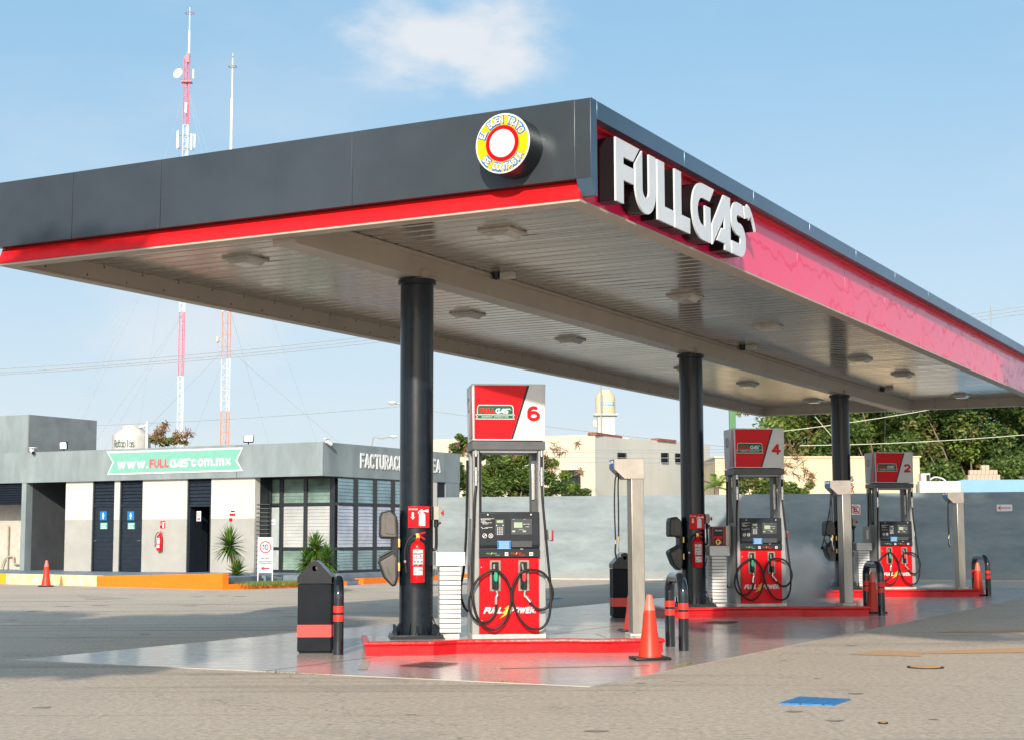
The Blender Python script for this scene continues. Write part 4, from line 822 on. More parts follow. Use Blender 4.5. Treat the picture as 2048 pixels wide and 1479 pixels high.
# nozzle pockets, nozzles, hoses
pock = mat('nozzle_boot', (.23, .215, .18), .45, var=.2, scale=20)
for side, xo in ((0, 0), (1, 267)):
    def q(x, y, v=-.34): return P5(x + xo, y, v)
    g = M(); a_ = q(637, 847); b_ = q(736, 565); w1 = .022
    g.mesh(curve_mesh([rrect(a_[0], a_[2], b_[0], b_[2], .012), rrect(a_[0] + w1, a_[2] + w1, b_[0] - w1, b_[2] - w1, .01)], .045), FRONT(-.34), 0); bt = g.out('nozzle_holder', pock, pump)
    g = M(); g.box(a_[0] + .01, b_[0] - .01, -.334, -.325, a_[2] + .01, b_[2] - .01); g.prism([(q(668, 0)[0], q(0, 830)[2]), (q(650, 0)[0], q(0, 790)[2]), (q(655, 0)[0], q(0, 760)[2]), (q(715, 0)[0], q(0, 790)[2]), (q(715, 0)[0], q(0, 830)[2])], 'xz', -.36, -.335); g.out('recess', rubber, bt)
    nc = green if side == 0 else red
    if side == 0: tx = [(678, 600), (676, 640), (686, 680)]
    else: tx = [(672, 595), (680, 640), (693, 690)]
    g = M(); g.tube([q(x_, y_, -.36) for x_, y_ in tx], .014, 8); nz_ = g.out('nozzle', chrome, pump)
    g = M(); g.prism([(q(668, 0)[0], q(0, 700)[2]), (q(680, 0)[0], q(0, 668)[2]), (q(700, 0)[0], q(0, 668)[2]), (q(708, 0)[0], q(0, 700)[2]), (q(704, 0)[0], q(0, 750)[2]), (q(692, 0)[0], q(0, 762)[2]), (q(678, 0)[0], q(0, 758)[2]), (q(668, 0)[0], q(0, 735)[2])], 'xz', -.415, -.365, bev=.012); g.out('hand_guard', mat('nozzle_green', (.0, .36, .17), .35, coat=.5) if side == 0 else mat('nozzle_red', (.75, .02, .03), .35, coat=.5), nz_)
    g = M(); g.prism([(q(678, 0)[0], q(0, 755)[2]), (q(704, 0)[0], q(0, 755)[2]), (q(708, 0)[0], q(0, 838)[2]), (q(683, 0)[0], q(0, 838)[2])], 'xz', -.40, -.36, bev=.006); g.tube([q(664, 775, -.385), q(658, 800, -.385), q(675, 835, -.385)], .006, 6); g.out('grip', rubber, nz_)
    g = M()
    if side == 0: sw = [(698, 838), (700, 862), (706, 878), (692, 900), (690, 965)]
    else: sw = [(698, 838), (693, 862), (690, 885), (710, 900), (745, 945)]
    P_ = [q(x_, y_, -.385) for x_, y_ in sw]
    for i_, (a1_, b1_) in enumerate(zip(P_, P_[1:])): g.cyl(a1_, b1_, (.016, .013, .019, .020)[i_], n=10)
    g.out('swivel', chrome, nz_)
hl = [(690, 960), (682, 1040), (622, 1110), (550, 1127), (482, 1090), (438, 1000), (442, 900), (490, 780), (560, 697), (650, 657), (722, 672), (790, 750), (828, 880), (815, 1000), (770, 1110), (700, 1180), (640, 1190), (560, 1150), (500, 1050), (470, 930), (465, 800), (472, 500), (485, 200), (495, 0), (510, -118)]
hr = [(1006, 942), (1060, 1000), (1130, 1015), (1190, 970), (1222, 880), (1200, 780), (1150, 700), (1080, 660), (1000, 653), (920, 680), (860, 760), (835, 860), (850, 960), (900, 1080), (980, 1170), (1060, 1192), (1130, 1170), (1180, 1090), (1200, 950), (1200, 800), (1180, 560), (1150, 200), (1135, 0), (1132, -118)]
for h_, top_x in ((hl, 510), (hr, 1132)):
    nn = len(h_); pts = []
    for i, (x_, y_) in enumerate(h_):
        v_ = -.385 - .045 * math.sin(min(1, i / (nn * .55)) * math.pi * .5) if i < nn - 6 else -.43 + (i - nn + 6) * .02
        pts.append(P5(x_, y_, v_))
    g = M(); g.tube(pts, .0155, 10, sub=6); hs = g.out('hose', rubber, pump)
    g = M(); xt = P5(top_x, 0)[0]; zt = 2.20
    for z0_, z1_, r_ in ((1.77, 1.83, .020), (1.83, 1.87, .027), (1.87, 1.90, .022), (1.90, 1.96, .028), (1.96, 2.0, .018)): g.cyl((xt, -.315 - .0, z0_), (xt, -.315, z1_), r_, n=12)
    g.cyl((xt, -.315, 2.125), (xt, -.315, 2.16), .022, n=12); g.cyl((xt, -.315, 2.16), (xt, -.315, 2.20), .016, n=12); g.out('breakaway', chrome, hs)
    g = M(); g.cyl((xt, -.315, 2.0), (xt, -.315, 2.125), .017, n=10); g.out('whip_hose', rubber, hs)
g = M(); g.tube([(-.46, .1, 2.1), (-.47, .12, 1.3), (-.50, .15, .8), (-.535, .12, .62), (-.54, .08, .48), (-.50, .1, .36), (-.45, .2, .3)], .0155, 8); g.out('rear_hose', rubber, pump)
g = M(); g.box(W2 + .002, W2 + .12, -.02, .14, .98 + .16, 1.12 + .16 - .015, bev=.004); g.box(W2 + .12, W2 + .14, -.03, .15, .97 + .16, 1.10 + .16, 1, bev=.004); g.out('side_reader', [greyp, drk], pump)
# header and illuminated head box
g = M(); g.box(-W2, W2, -D2 - .02, D2 + .02, 2.205, 2.305, bev=.005); g.out('header', darkg, pump)
g = M(); g.prism([(-.36, 2.205), (-.34, 2.175), (.34, 2.175), (.36, 2.205)], 'xz', -D2 + .02, D2 - .02); g.out('header_tray', greyp, pump)
HB0, HB1 = 2.315, 2.985; HW = .435
g = M(); pr = [(-HW, HB0), (HW, HB0), (HW + .012, HB1), (-HW - .012, HB1)]; g.prism(pr, 'xz', -D2 - .01, D2 + .01, bev=.006); hb = g.out('head_box', mat('head_side_panel', (.60, .63, .66), .3, var=.05), pump)
HY = -D2 - .0105
def h4(x, y): return (-HW + (x - 222) / (965 - 222) * 2 * HW, HB1 - (y - 125) / (705 - 125) * (HB1 - HB0))
def poly4(l): return [h4(*p_) for p_ in l]
g = M(); g.mesh(curve_mesh([poly4([(224, 127), (963, 127), (963, 703), (224, 703)]), poly4([(236, 140), (945, 140), (945, 692), (236, 692)])], .012), FRONT(HY - .006), 0); g.out('trim', white, hb)
g = M(); g.mesh(curve_mesh([poly4([(236, 140), (783, 140), (612, 692), (236, 692)])], .004), FRONT(HY - .002), 0); g.out('red_panel', redsat, hb)
g = M(); g.mesh(curve_mesh([poly4([(783, 140), (807, 140), (636, 692), (612, 692)])], .005), FRONT(HY - .0025), 0); g.out('diagonal_stripe', blackm, hb)
g = M(); g.mesh(curve_mesh([poly4([(808, 140), (945, 140), (945, 692), (636, 692)])], .004), FRONT(HY - .002), 0); g.out('white_panel', whited, hb)
# badge
def zb(x, y): return h4((930 + x / 15.754 - 900) * 4.93, (780 + y / 15.754 - 740) * 4.93)
def polyb(l): return [zb(*p_) for p_ in l]
bo = [(318, 770), (375, 770), (375, 560), (395, 495), (440, 458), (1490, 458), (1550, 490), (1578, 560), (1578, 770), (1625, 780), (1570, 850), (1622, 930), (318, 930), (375, 850)]
bi = [(360, 792), (398, 765), (398, 570), (412, 515), (450, 485), (1480, 485), (1530, 510), (1552, 570), (1552, 765), (1590, 800), (1545, 850), (1590, 905), (355, 905), (400, 850)]
g = M(); g.mesh(curve_mesh([polyb(bo)], .003), FRONT(HY - .006), 0); bd = g.out('badge', whited, hb)
g = M(); g.mesh(curve_mesh([polyb(bi)], .003), FRONT(HY - .0085), 0); g.out('badge_field', green, bd)
g = M(); a_ = zb(470, 740); b_ = zb(965, 570); g.mesh(fit(logo(['F', 'U', 'L', 'L2'], .003, 1), a_[0], a_[1], b_[0] - a_[0], b_[1] - a_[1]), FRONT(HY - .0105), 0); g.out('badge_lettering', redsat, bd)
g = M(); a_ = zb(980, 740); b_ = zb(1498, 568); g.mesh(fit(logo(['G', 'A', 'S', 'n'], .003, 1), a_[0], a_[1], b_[0] - a_[0], b_[1] - a_[1]), FRONT(HY - .0105), 0)
a_ = zb(532, 872); b_ = zb(1405, 825); g.mesh(fit(text_mesh('ENERGY OPERATOR', .003, .015, 1.35), a_[0], a_[1], b_[0] - a_[0], b_[1] - a_[1]), FRONT(HY - .0105), 0)
a_ = zb(398, 795); b_ = zb(1552, 772); g.box(a_[0], b_[0], HY - .0135, HY - .0105, a_[1], b_[1]); g.out('badge_lettering', whited, bd)
# left side face of the head: diagonal red corner
g = M(); xs = -HW - .0085
g.mesh(curve_mesh([[(-D2 + .0, HB0 + .03), (D2 - .02, HB0 + .03), (D2 - .02, HB0 + .05), (D2 - .20, HB1 - .03), (D2 - .02, HB1 - .03)][0:0] or [(.02, HB0 + .03), (.30, HB0 + .03), (.30, HB1 - .03), (.20, HB1 - .03)]], .004), LEFT(xs - .004), 0); g.out('side_red_panel', mat('faded_red_side', (.42, .05, .07), .3, var=.08), hb)
g = M(); g.mesh(curve_mesh([circ(-.10, 2.76, .085, 28), circ(-.10, 2.76, .06, 28)], .004), LEFT(xs - .006), 0); g.out('side_roundel', mat('grey_print', (.32, .33, .36), .4), hb)
pumps = [pump] + [dup(pump, loc=IO(k, PC[0], PC[1], ZI), label=f'red and white fuel pump marked {pn[k]} with two nozzles and coiled black hoses') for k in (1, 2)]
for k, th in enumerate(pumps):
    hbk = [c for c in th.children if c.name.startswith('head_box')][0]
    a_ = h4(783, 503); b_ = h4(915, 350)
    g = M(); g.mesh(fit(text_mesh(pn[k], .003, .036), a_[0] + .004, a_[1] - .004, b_[0] - a_[0], b_[1] - a_[1]), FRONT(HY - .004), 0); sh = g.out('number_shadow', blackm, hbk)
    g = M(); g.mesh(fit(text_mesh(pn[k], .003, .036), a_[0], a_[1], b_[0] - a_[0], b_[1] - a_[1]), FRONT(HY - .0072), 0); g.out('pump_number', redsat, hbk)
# --- steel air and water posts
po0 = thing('air_water_post', 'brushed steel air and water post right of fuel pump 6', 'service post', IO(0, 2.70, .0, ZI), B7, 'brushed steel service posts')
g = M(); g.box(-.115, .115, -.17, .17, 0, .03, bev=.003); g.out('foot_plate', mat('mortar_pad', (.55, .52, .46), .7), po0)
g = M(); g.box(-.078, .078, -.14, .14, .03, 1.93, bev=.006); g.out('post', steel, po0)
g = M(); g.prism([(.084, 1.90), (-.16, 1.90), (-.29, 2.02), (-.29, 2.145), (.084, 2.15)], 'xz', -.15, .15, bev=.006); g.out('head', mat('head_steel', (.44, .39, .345), .4, metal=.6, var=.08), po0)
g = M(); g.box(-.297, -.291, -.145, .145, 2.03, 2.14); lp = g.out('label_panel', bluev, po0)
g = M(); me = fit(text_mesh('AGUA', .003, .02), .01, 2.09, .11, .035); g.mesh(me, LEFT(-.2985) @ Matrix.Translation((0, 0, 0)), 0); me = fit(text_mesh('AIRE', .003, .02), -.12, 2.09, .1, .035); g.mesh(me, LEFT(-.2985), 0); g.out('lettering', whited, lp)
for i, (u_, v_, zl) in enumerate(((-.245, -.06, 1.62), (-.185, .05, 1.66))):
    g = M(); g.cyl((u_ + .03, v_, 1.99 - .02 * i), (u_, v_, 1.94), .022, n=10); g.tube([(u_, v_, 1.95), (u_ - .02, v_, 1.87), (u_ - .03 + .01 * i, v_, 1.55), (u_ - .02, v_, zl - .46)], .009, 8); h_ = g.out('hose', rubber, po0)
    zl -= .46; g = M(); g.cyl((u_ - .02, v_, zl), (u_ - .02, v_, zl - .05), .013, n=8); g.out('ferrule', brass if i else chrome, h_)
    g = M(); g.tube([(u_ - .02, v_, zl - .05), (u_ - .025, v_, zl - .16), (u_ + .0, v_, zl - .25)], .011 if i == 0 else .008, 8); g.out('nozzle_tip', rubber if i == 0 else chrome, h_)
for k in (1, 2): dup(po0, loc=IO(k, 2.70, 0, ZI), label=f'brushed steel air and water post right of fuel pump {pn[k]}')
# --- hoop bollards
def hoop(loc, rz, label):
    th = thing('hoop_bollard', label, 'bollard', loc, rz, 'black hoop bollards with red bands')
    h_, w_, r_ = .93, .37, .062
    g = M(); pts = [(0, -w_, 0), (0, -w_, .3), (0, -w_, h_ - .26)] + [(0, -w_ * math.cos(R(a_)) if a_ < 180 else w_, h_ - .26 + .26 * math.sin(R(a_)) - 0) for a_ in (15, 35, 55, 75, 90, 105, 125, 145, 165)] + [(0, w_, h_ - .26), (0, w_, .3), (0, w_, 0)]
    pts = [Vector(p_) for p_ in pts]
    for p_ in pts: p_.z = min(p_.z, h_ - r_)
    g.tube(pts, r_, 18, sub=4); g.out('hoop', mat('bollard_black', (.010, .014, .02), .2, var=.2, coat=.6), th)
    for sy in (-1, 1):
        for z0_, z1_ in ((.50, .575), (.395, .47)):
            g = M(); g.cyl((0, sy * w_, z0_), (0, sy * w_, z1_), r_ + .0025, n=20); g.out('red_band', mat('band_red', (.80, .03, .02), .4, var=.08), th)
    return th
ho = hoop(IO(0, -.93, .05), B7, 'black hoop bollard with red bands beside the near rubbish bin')
for k in range(3): dup(ho, loc=IO(k, 3.20, .02), label=('black hoop bollard with red bands behind the nearest orange cone', 'black hoop bollard with red bands around a cone at the middle island end', 'black hoop bollard with red bands at the right end of the farthest island')[k], rz=B7)
# --- bins
binm = mat('bin_black', (.010, .013, .018), .5, spec=.10, var=.15, scale=4, bump=.02, bscale=30); bred = mat('bin_red_band', (.72, .045, .04), .45, var=.06)
def rbin(loc, rz, label):
    th = thing('rubbish_bin', label, 'rubbish bin', loc, rz, 'black rubbish bins with gabled lids')
    g = M(); g.box(0, .40, 0, .40, .02, .815, bev=.008); g.box(.02, .38, .02, .38, 0, .02); g.out('body', binm, th)
    g = M(); g.box(-.003, .403, -.003, .403, .19, .335); g.out('band', bred, th)
    g = M()
    outer = [(-.004, .822), (.404, .822), (.404, .90), (.245, 1.075), (.20, 1.092), (.155, 1.075), (-.004, .90)]
    hole = circ(.20, 1.0, .032, 18)
    g.mesh(curve_mesh([outer, hole], .02), FRONT(-.008) @ Matrix.Translation((0, 0, 0)), 0); g.mesh(curve_mesh([outer, hole], .02), FRONT(.398), 0)
    g.prism([(-.003, .824), (.403, .824), (.403, .899), (-.003, .899)], 'xz', .003, .385)
    g.prism([(.403, .899), (.245, 1.073), (.20, 1.09), (.155, 1.073), (-.003, .899), (.02, .899), (.165, 1.055), (.20, 1.068), (.235, 1.055), (.38, .899)], 'xz', .003, .385)
    g.out('lid', mat('bin_lid_black', (.010, .013, .018), .3, var=.12, coat=.15, spec=.3), th)
    return th
q = G(594, 1307); rb = rbin((q.x, q.y, ZS), R(1.0), 'black rubbish bin with red band and gabled lid left of the nearest island')
q = G(1227, 1236); dup(rb, loc=(q.x, q.y, ZS), rz=R(5), label='black rubbish bin with red band partly behind the nearest steel post')
# --- traffic cones
def cone(loc, label, h=.70, rz=.2):
    th = thing('traffic_cone', label, 'traffic cone', loc, rz, 'orange traffic cones')
    s = h / .70
    g = M(); g.lathe([(.132 * s, .025 * s), (.125 * s, .045 * s), (.082 * s, .33 * s), (.068 * s, .50 * s)], n=36); g.lathe([(.045 * s, .565 * s), (.028 * s, .695 * s), (.024 * s, .70 * s), (.018 * s, .70 * s), (.018 * s, .60 * s)], n=36)
    g.lathe([(.068 * s, .50 * s), (.045 * s, .565 * s)], n=36); bmesh.ops.recalc_face_normals(g.bm, faces=list(g.bm.faces)); g.out('cone_body', coneo, th, ang=60)
    g = M(); g.lathe([(.0645 * s, .53 * s), (.0302 * s, .698 * s)], n=36); g.out('upper_sleeve', conel, th)
    g = M(); g.box(-.20 * s, .20 * s, -.17 * s, .17 * s, 0, .03 * s, bev=.012 * s); g.out('base', rubber, th)
    return th
cn = None
for x_, y_, h_, lb in ((1300, 1319, .72, 'large orange traffic cone at the right end of the nearest island'), (1263, 1262, .62, 'orange traffic cone mostly hidden behind the nearest steel post'), (1746, 1226, .72, 'orange traffic cone standing inside the middle hoop bollard'), (1957, 1191, .74, 'orange traffic cone in front of the farthest hoop bollard'), (92, 1171, .72, 'small distant orange traffic cone near the kerb on the left')):
    q = G(x_, y_)
    if x_ == 92: q = G(92, 1172)
    o = cone(q + Vector((0, 0, ZS)), lb, h_, B7 + .05)
# ================================================================== SHOP BUILDING
S0 = 37.77; TK = -26.12; ZP = .30
con = mat('grey_render', (.225, .27, .285), .75, var=.13, scale=1.6, stretch=(1, 1, .35), bump=.1, bscale=20)
cond = mat('dark_render', (.075, .085, .095), .7, var=.12, scale=1.5, bump=.1)
whw = mat('white_wall_paint', (.54, .53, .49), .7, var=.03, scale=1.5); grw = mat('warm_grey_wall_paint', (.36, .355, .33), .7, var=.05, scale=2)
bo_ = ts(-34, S0)
bld = thing('station_shop', 'long low grey station shop with white walls, corner window and teal banner', 'building', (bo_.x, bo_.y, 0), -AZ)
OB = (-34, S0, 0)
def BM(): return M(OB)
SW = S0 + .12; SG = S0 + .95
fz0, fz1 = 3.12, 4.10; SE = 45.8
g = BM(); g.box(-46, TK, S0, S0 + .28, fz0, fz1); g.box(TK - .28, TK, S0 + .282, SE, fz0, fz1); g.out('parapet', con, bld)
g = BM(); g.box(-46, TK - .29, S0 + .29, SE, 3.45, 3.62); g.box(-46, TK - .29, S0 + .29, SE, 3.14, 3.2, 0); g.out('roof_slab', cond, bld)
tx = lambda x, S=SW: PS(x, 1050, S)[0]
zw = PS(300, 1037.5, SW)[1]
g = BM(); gl = BM()
for x0, x1 in ((130, 183.5), (227.5, 238), (284, 373), (421.5, 509)):
    g = BM(); gl = BM(); g.box(tx(x0), tx(x1), SW, SW + .25, zw, fz0 + .02); gl.box(tx(x0), tx(x1), SW + .0015, SW + .249, ZP, zw - .002)
    g.out('upper_wall', whw, bld); gl.out('lower_wall', grw, bld)
# left bay: pillar, dark side wall, louvre, back wall, pipes
t52 = tx(52, S0 + .05)
g = BM(); g.box(tx(43, S0 + .05), t52, S0 + .02, S0 + .3, ZP, fz0); g.out('pillar', con, bld)
g = BM(); g.box(t52 - .2, t52 + .0, S0 + .305, S0 + 3.2, ZP, fz0 + .01); g.box(t52 + .002, tx(130) + .3, S0 + 3.0, S0 + 3.2, ZP, fz0 + .01); g.out('recess_wall', cond, bld)
g = BM()
for i in range(9): g.prism([(S0 + .12, fz0 - .06 - i * .078), (S0 + .16, fz0 - .02 - i * .078), (S0 + .17, fz0 - .03 - i * .078), (S0 + .13, fz0 - .075 - i * .078)], 'yz', -46, tx(43, S0 + .05) - .01)
g.box(-46, tx(43, S0 + .05) - .012, S0 + .18, S0 + .22, 2.42, fz0); g.out('louvre', navy, bld)
g = BM(); g.box(-46, t52 - .21, S0 + 1.2, S0 + 1.4, ZP, fz0); g.out('bay_wall', mat('beige_wall', (.50, .46, .40), .7), bld)
g = BM(); TP = tx(17, S0 + 1.1); g.cyl((TP, S0 + 1.1, ZP), (TP, S0 + 1.1, 1.75), .025, n=8); g.tube([(TP, S0 + 1.1, .72), (TP + .28, S0 + 1.08, .72), (TP + .3, S0 + 1.08, .5), (TP + .6, S0 + 1.08, .48)], .028, 8); g.tube([(TP, S0 + 1.1, .72), (TP - .15, S0 + 1.08, .6), (TP - .22, S0 + 1.05, .35)], .03, 8); g.out('water_pipe', mat('pale_pipe', (.42, .36, .27), .5), bld)
# doors
def door(x0, x1, slats=True, open_=False):
    a_, b_ = tx(x0), tx(x1); zt = PS((x0 + x1) / 2, 1010, SW)[1]
    g = BM(); g.box(a_, a_ + .05, SW + .03, SW + .12, ZP, fz0); g.box(b_ - .05, b_, SW + .03, SW + .12, ZP, fz0); g.box(a_ + .05, b_ - .05, SW + .03, SW + .12, zt - .03, zt + .03); fr = g.out('door_frame', navy, bld)
    g = BM(); n_ = 7
    for i in range(n_):
        z_ = zt + .04 + i * (fz0 - zt - .04) / n_; g.prism([(SW + .05, z_), (SW + .11, z_ + .14), (SW + .12, z_ + .14), (SW + .06, z_)], 'yz', a_ + .05, b_ - .05)
    g.out('transom_louvre', navy, fr)
    g = BM()
    if not open_:
        g.box(a_ + .052, b_ - .052, SW + .07, SW + .11, ZP + .02, zt - .032)
        for i in range(13): z_ = ZP + .1 + i * .135; g.box(a_ + .09, b_ - .09, SW + .062, SW + .072, z_, z_ + .105, bev=.004)
        dr = g.out('door', navy, fr)
        g = BM(); hx = a_ + .10 if x0 < 200 else b_ - .10; g.cyl((hx, SW + .062, ZP + .95), (hx, SW + .02, ZP + .95), .014, n=8); g.cyl((hx, SW + .02, ZP + .95), (hx + (.09 if x0 < 200 else -.09), SW + .02, ZP + .95), .012, n=8); g.out('handle', chrome, dr)
    else:
        g.box(a_ + .052, a_ + .09, SW + .05, SW + .9, ZP + .02, zt - .032); dr = g.out('door', navy, fr)
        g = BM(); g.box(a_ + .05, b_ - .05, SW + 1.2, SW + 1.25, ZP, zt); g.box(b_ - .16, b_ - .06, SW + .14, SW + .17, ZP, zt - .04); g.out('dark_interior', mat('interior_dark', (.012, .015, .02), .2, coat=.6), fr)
    return a_, b_
door(183.5, 227.5); door(238, 284); da, db = door(373, 421.5, open_=True)
# dark room behind everything
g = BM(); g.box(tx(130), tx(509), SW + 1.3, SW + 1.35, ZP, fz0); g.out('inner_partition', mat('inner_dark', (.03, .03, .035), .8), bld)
# wall signs
def wallsign(x0, y0, x1, y1, name, m, label, y_off=.005, S=None, cat='sign', grp=None):
    S = S or SW + .062; a_, z1_ = PS(x0, y0, S); b_, z0_ = PS(x1, y1, S); q_ = ts((a_ + b_) / 2, S)
    th = thing(name, label, cat, (q_.x, q_.y, (z0_ + z1_) / 2), -AZ, grp); g = M(); g.box(-(b_ - a_) / 2, (b_ - a_) / 2, -.012, 0, -(z1_ - z0_) / 2, (z1_ - z0_) / 2); g.out('plate', m, th)
    return th, b_ - a_, z1_ - z0_
man = [circ(0, .34, .11, 14), [(-.17, .2), (.17, .2), (.2, -.08), (.12, -.08), (.11, .08), (.1, -.48), (.015, -.48), (.0, -.1), (-.015, -.48), (-.1, -.48), (-.11, .08), (-.12, -.08), (-.2, -.08)]]
for i, (x0, lab, lab2) in enumerate(((200.5, 'blue restroom sign with white figure on the left navy door', 'green and white notice on the left navy door'), (255.5, 'blue restroom sign with white figure on the right navy door', 'green and white notice on the right navy door'))):
    th, w_, h_ = wallsign(x0, 1021.5, x0 + 13, 1039, 'restroom_sign', bluev, lab, grp='blue restroom signs'); g = M(); g.mesh(curve_mesh([[(p_[0] * h_ * .8, p_[1] * h_ * .8) for p_ in l_] for l_ in man], .004), FRONT(-.014), 0); g.out('pictogram', whited, th)
    th, w_, h_ = wallsign(x0 + .5, 1044, x0 + 14.5, 1057, 'notice', mat('teal_notice', (.03, .33, .28), .5), lab2, grp='green notices on the doors'); g = M()
    for j in range(3): g.box(-w_ * .42, w_ * (.42 - .1 * (j == 1)), -.016, -.0125, h_ * (.22 - j * .3), h_ * (.22 - j * .3) + h_ * .13)
    g.out('print', whited, th)
sgn, w_, h_ = wallsign(394, 1021, 402, 1041, 'notice', whited, 'small white notice with a no smoking circle on the dark doorway', S=SW + .125)
g = M(); g.mesh(curve_mesh([circ(0, h_ * .2, w_ * .36, 18), circ(0, h_ * .2, w_ * .26, 18)], .004), FRONT(-.014), 0); g.box(-w_ * .35, w_ * .35, -.016, -.0125, -h_ * .35, -h_ * .2); g.out('print', redsat, sgn)
T_, z_ = PS(325.5, 1048, SW); q_ = ts(T_, SW - .01, z_); sg = dup(sg0, loc=q_, rz=-AZ, label='small red extinguisher sign on the shop wall between the doors'); sg.scale = (.8, .95, .9)
T_, z_ = PS(323, 1100, SW); q_ = ts(T_, SW - .1, z_); dup(ex0, loc=q_, rz=-AZ, label='red fire extinguisher hanging on the grey and white shop wall')
T_, z_ = PS(462, 1038, SW); q_ = ts(T_, SW, z_); th = thing('alarm_button', 'red alarm button on the shop wall above the tall yucca', 'alarm button', q_, -AZ); g = M(); g.cyl((0, 0, 0), (0, -.05, 0), .055, .045, n=16); g.out('button', red, th); g = M(); g.box(-.015, .015, -.02, 0, -.35, -.05); g.out('conduit', greyp, th)
th, w_, h_ = wallsign(460, 1016, 471, 1030, 'notice', whited, 'white and red alarm notice on the white shop wall', S=SW); g = M(); g.box(-w_ / 2, w_ / 2, -.016, -.0125, -h_ / 2, -h_ * .2, 0); g.box(-w_ * .3, w_ * .4, -.016, -.0125, h_ * 0, h_ * .2, 1); g.out('print', [redsat, blackm], th)
# banner on the parapet
Sb = S0
pts = [PS(x_, y_, Sb) for x_, y_ in ((214, 902), (487, 893.5), (475, 920), (486, 941), (215, 949), (226, 923))]
a_ = ts(PS(350, 920, Sb)[0], Sb); ban = thing('banner_sign', 'teal ribbon shaped banner reading www.FULLGAS.com.mx on the shop parapet', 'banner', (a_.x, a_.y, PS(350, 920, Sb)[1]), -AZ)
oT = PS(350, 920, Sb); loc_ = [(p_[0] - oT[0], p_[1] - oT[1]) for p_ in pts]
cx_ = sum(p_[0] for p_ in loc_) / 6; cz_ = sum(p_[1] for p_ in loc_) / 6
g = M(); g.mesh(curve_mesh([loc_], .02), FRONT(-.012), 0); g.out('border', whited, ban)
inn = [((p_[0] - cx_) * .976 + cx_, (p_[1] - cz_) * .86 + cz_) for p_ in loc_]
g = M(); g.mesh(curve_mesh([inn], .006), FRONT(-.0255), 0); g.out('field', mat('teal_vinyl', (.17, .42, .34), .5, var=.03), ban)
def bx_(x): return PS(x, 920, Sb)[0] - oT[0]
def bz_(x, y): return PS(x, y, Sb)[1] - oT[1]
gw = M(); z0_, z1_ = bz_(350, 933), bz_(350, 915)
gw.mesh(fit(text_mesh('www.', .005, .03), bx_(236), z0_ - .01, bx_(298) - bx_(236), (z1_ - z0_) * .86), FRONT(-.029), 0)
gw.mesh(fit(logo(['G', 'A', 'S', 'n'], .005, 1), bx_(341), z0_ - .01, bx_(385) - bx_(341), z1_ - z0_), FRONT(-.029), 0)
gw.mesh(fit(text_mesh('com.mx', .005, .03), bx_(384), z0_ + .0, bx_(463) - bx_(384), (z1_ - z0_) * .86), FRONT(-.029), 0); gw.out('lettering', whited, ban)
g = M(); g.mesh(fit(logo(['F', 'U', 'L', 'L2'], .005, 1), bx_(300), z0_ - .01, bx_(339) - bx_(300), z1_ - z0_), FRONT(-.029), 0); g.out('lettering', mat('coral_vinyl', (.80, .12, .14), .4), ban)
# FACTURACION EN LINEA on the side parapet
q0 = PT(720, 925, TK); q1 = PT(880, 925, TK); zt_ = PT(720, 904, TK)[1]; zb_ = PT(720, 943, TK)[1]
g = BM(); g.mesh(fit(text_mesh('FACTURACION EN LINEA', .03, .012), q0[0], zb_ + .12, q1[0] - q0[0], (zt_ - zb_) * .78), RIGHT(TK + .002), 0); g.out('lettering', whited, bld)
# window wall, louvred glass
glt = mat('green_louvre_glass', (.20, .29, .24), .12, var=.25, scale=1.5, coat=.6); glw = mat('frosted_louvre_glass', (.42, .43, .42), .25, var=.12, scale=1.2, coat=.3); glb = mat('blue_louvre_glass', (.20, .30, .33), .08, var=.2, scale=1.5, coat=.8); glf = mat('blue_frosted_glass', (.42, .46, .55), .15, var=.15, scale=1.5, coat=.5)
frm = mat('black_window_frame', (.02, .024, .03), .35)
def ywin(y, S=SG): return PS(600, y, S)[1]
zr = [ZP + .05, ZP + .05 + .62, 0, 0]; z_a = ywin(1148); z_b = ywin(1096); z_c = ywin(1007.5); z_d = fz0 - .04
def slats(g, a, b, z0, z1, n_, axis, off, m):
    for i in range(n_):
        z_ = z0 + (z1 - z0) * i / n_; z2 = z0 + (z1 - z0) * (i + .965) / n_
        if axis == 'x': g.prism([(off + .0, z_), (off + .016, z2), (off + .023, z2), (off + .007, z_)], 'yz', a, b, m)
        else: g.prism([(off - .0, z_), (off - .016, z2), (off - .023, z2), (off - .007, z_)], 'xz', a, b, m)
txg = lambda x: PS(x, 1050, SG)[0]
postsF = [(523, 527), (560, 567), (608.5, 615), (661, 671)]
g = BM()
for a_, b_ in postsF: g.box(txg(a_), min(txg(b_), TK - .02), SG - .05, SG + .08, ZP, fz0)
for z_ in (z_b, z_c): g.box(txg(523), TK - .03, SG - .03, SG + .06, z_ - .045, z_ + .045)
g.box(txg(523), TK - .03, SG - .03, SG + .06, ZP, ZP + .08); g.box(txg(523), TK - .03, SG - .03, SG + .06, z_d, fz0 + .01)
sidep = [(671, 671), (705, 713), (744, 751), (780, 787), (812, 818), (840, 846), (855, 858)]
def ysd(x): return PT(x, 1050, TK - .06)[0]
for a_, b_ in sidep[1:]: g.box(TK - .11, TK - .01, ysd(a_), ysd(b_), ZP, fz0)
yE = ysd(858)
for z_ in (z_b, z_c): g.box(TK - .09, TK - .02, SG + .09, yE, z_ - .045, z_ + .045)
g.box(TK - .09, TK - .02, SG + .09, yE, ZP, ZP + .08); g.box(TK - .09, TK - .02, SG + .09, yE, z_d, fz0 + .01)
wf = g.out('window_frame', frm, bld)
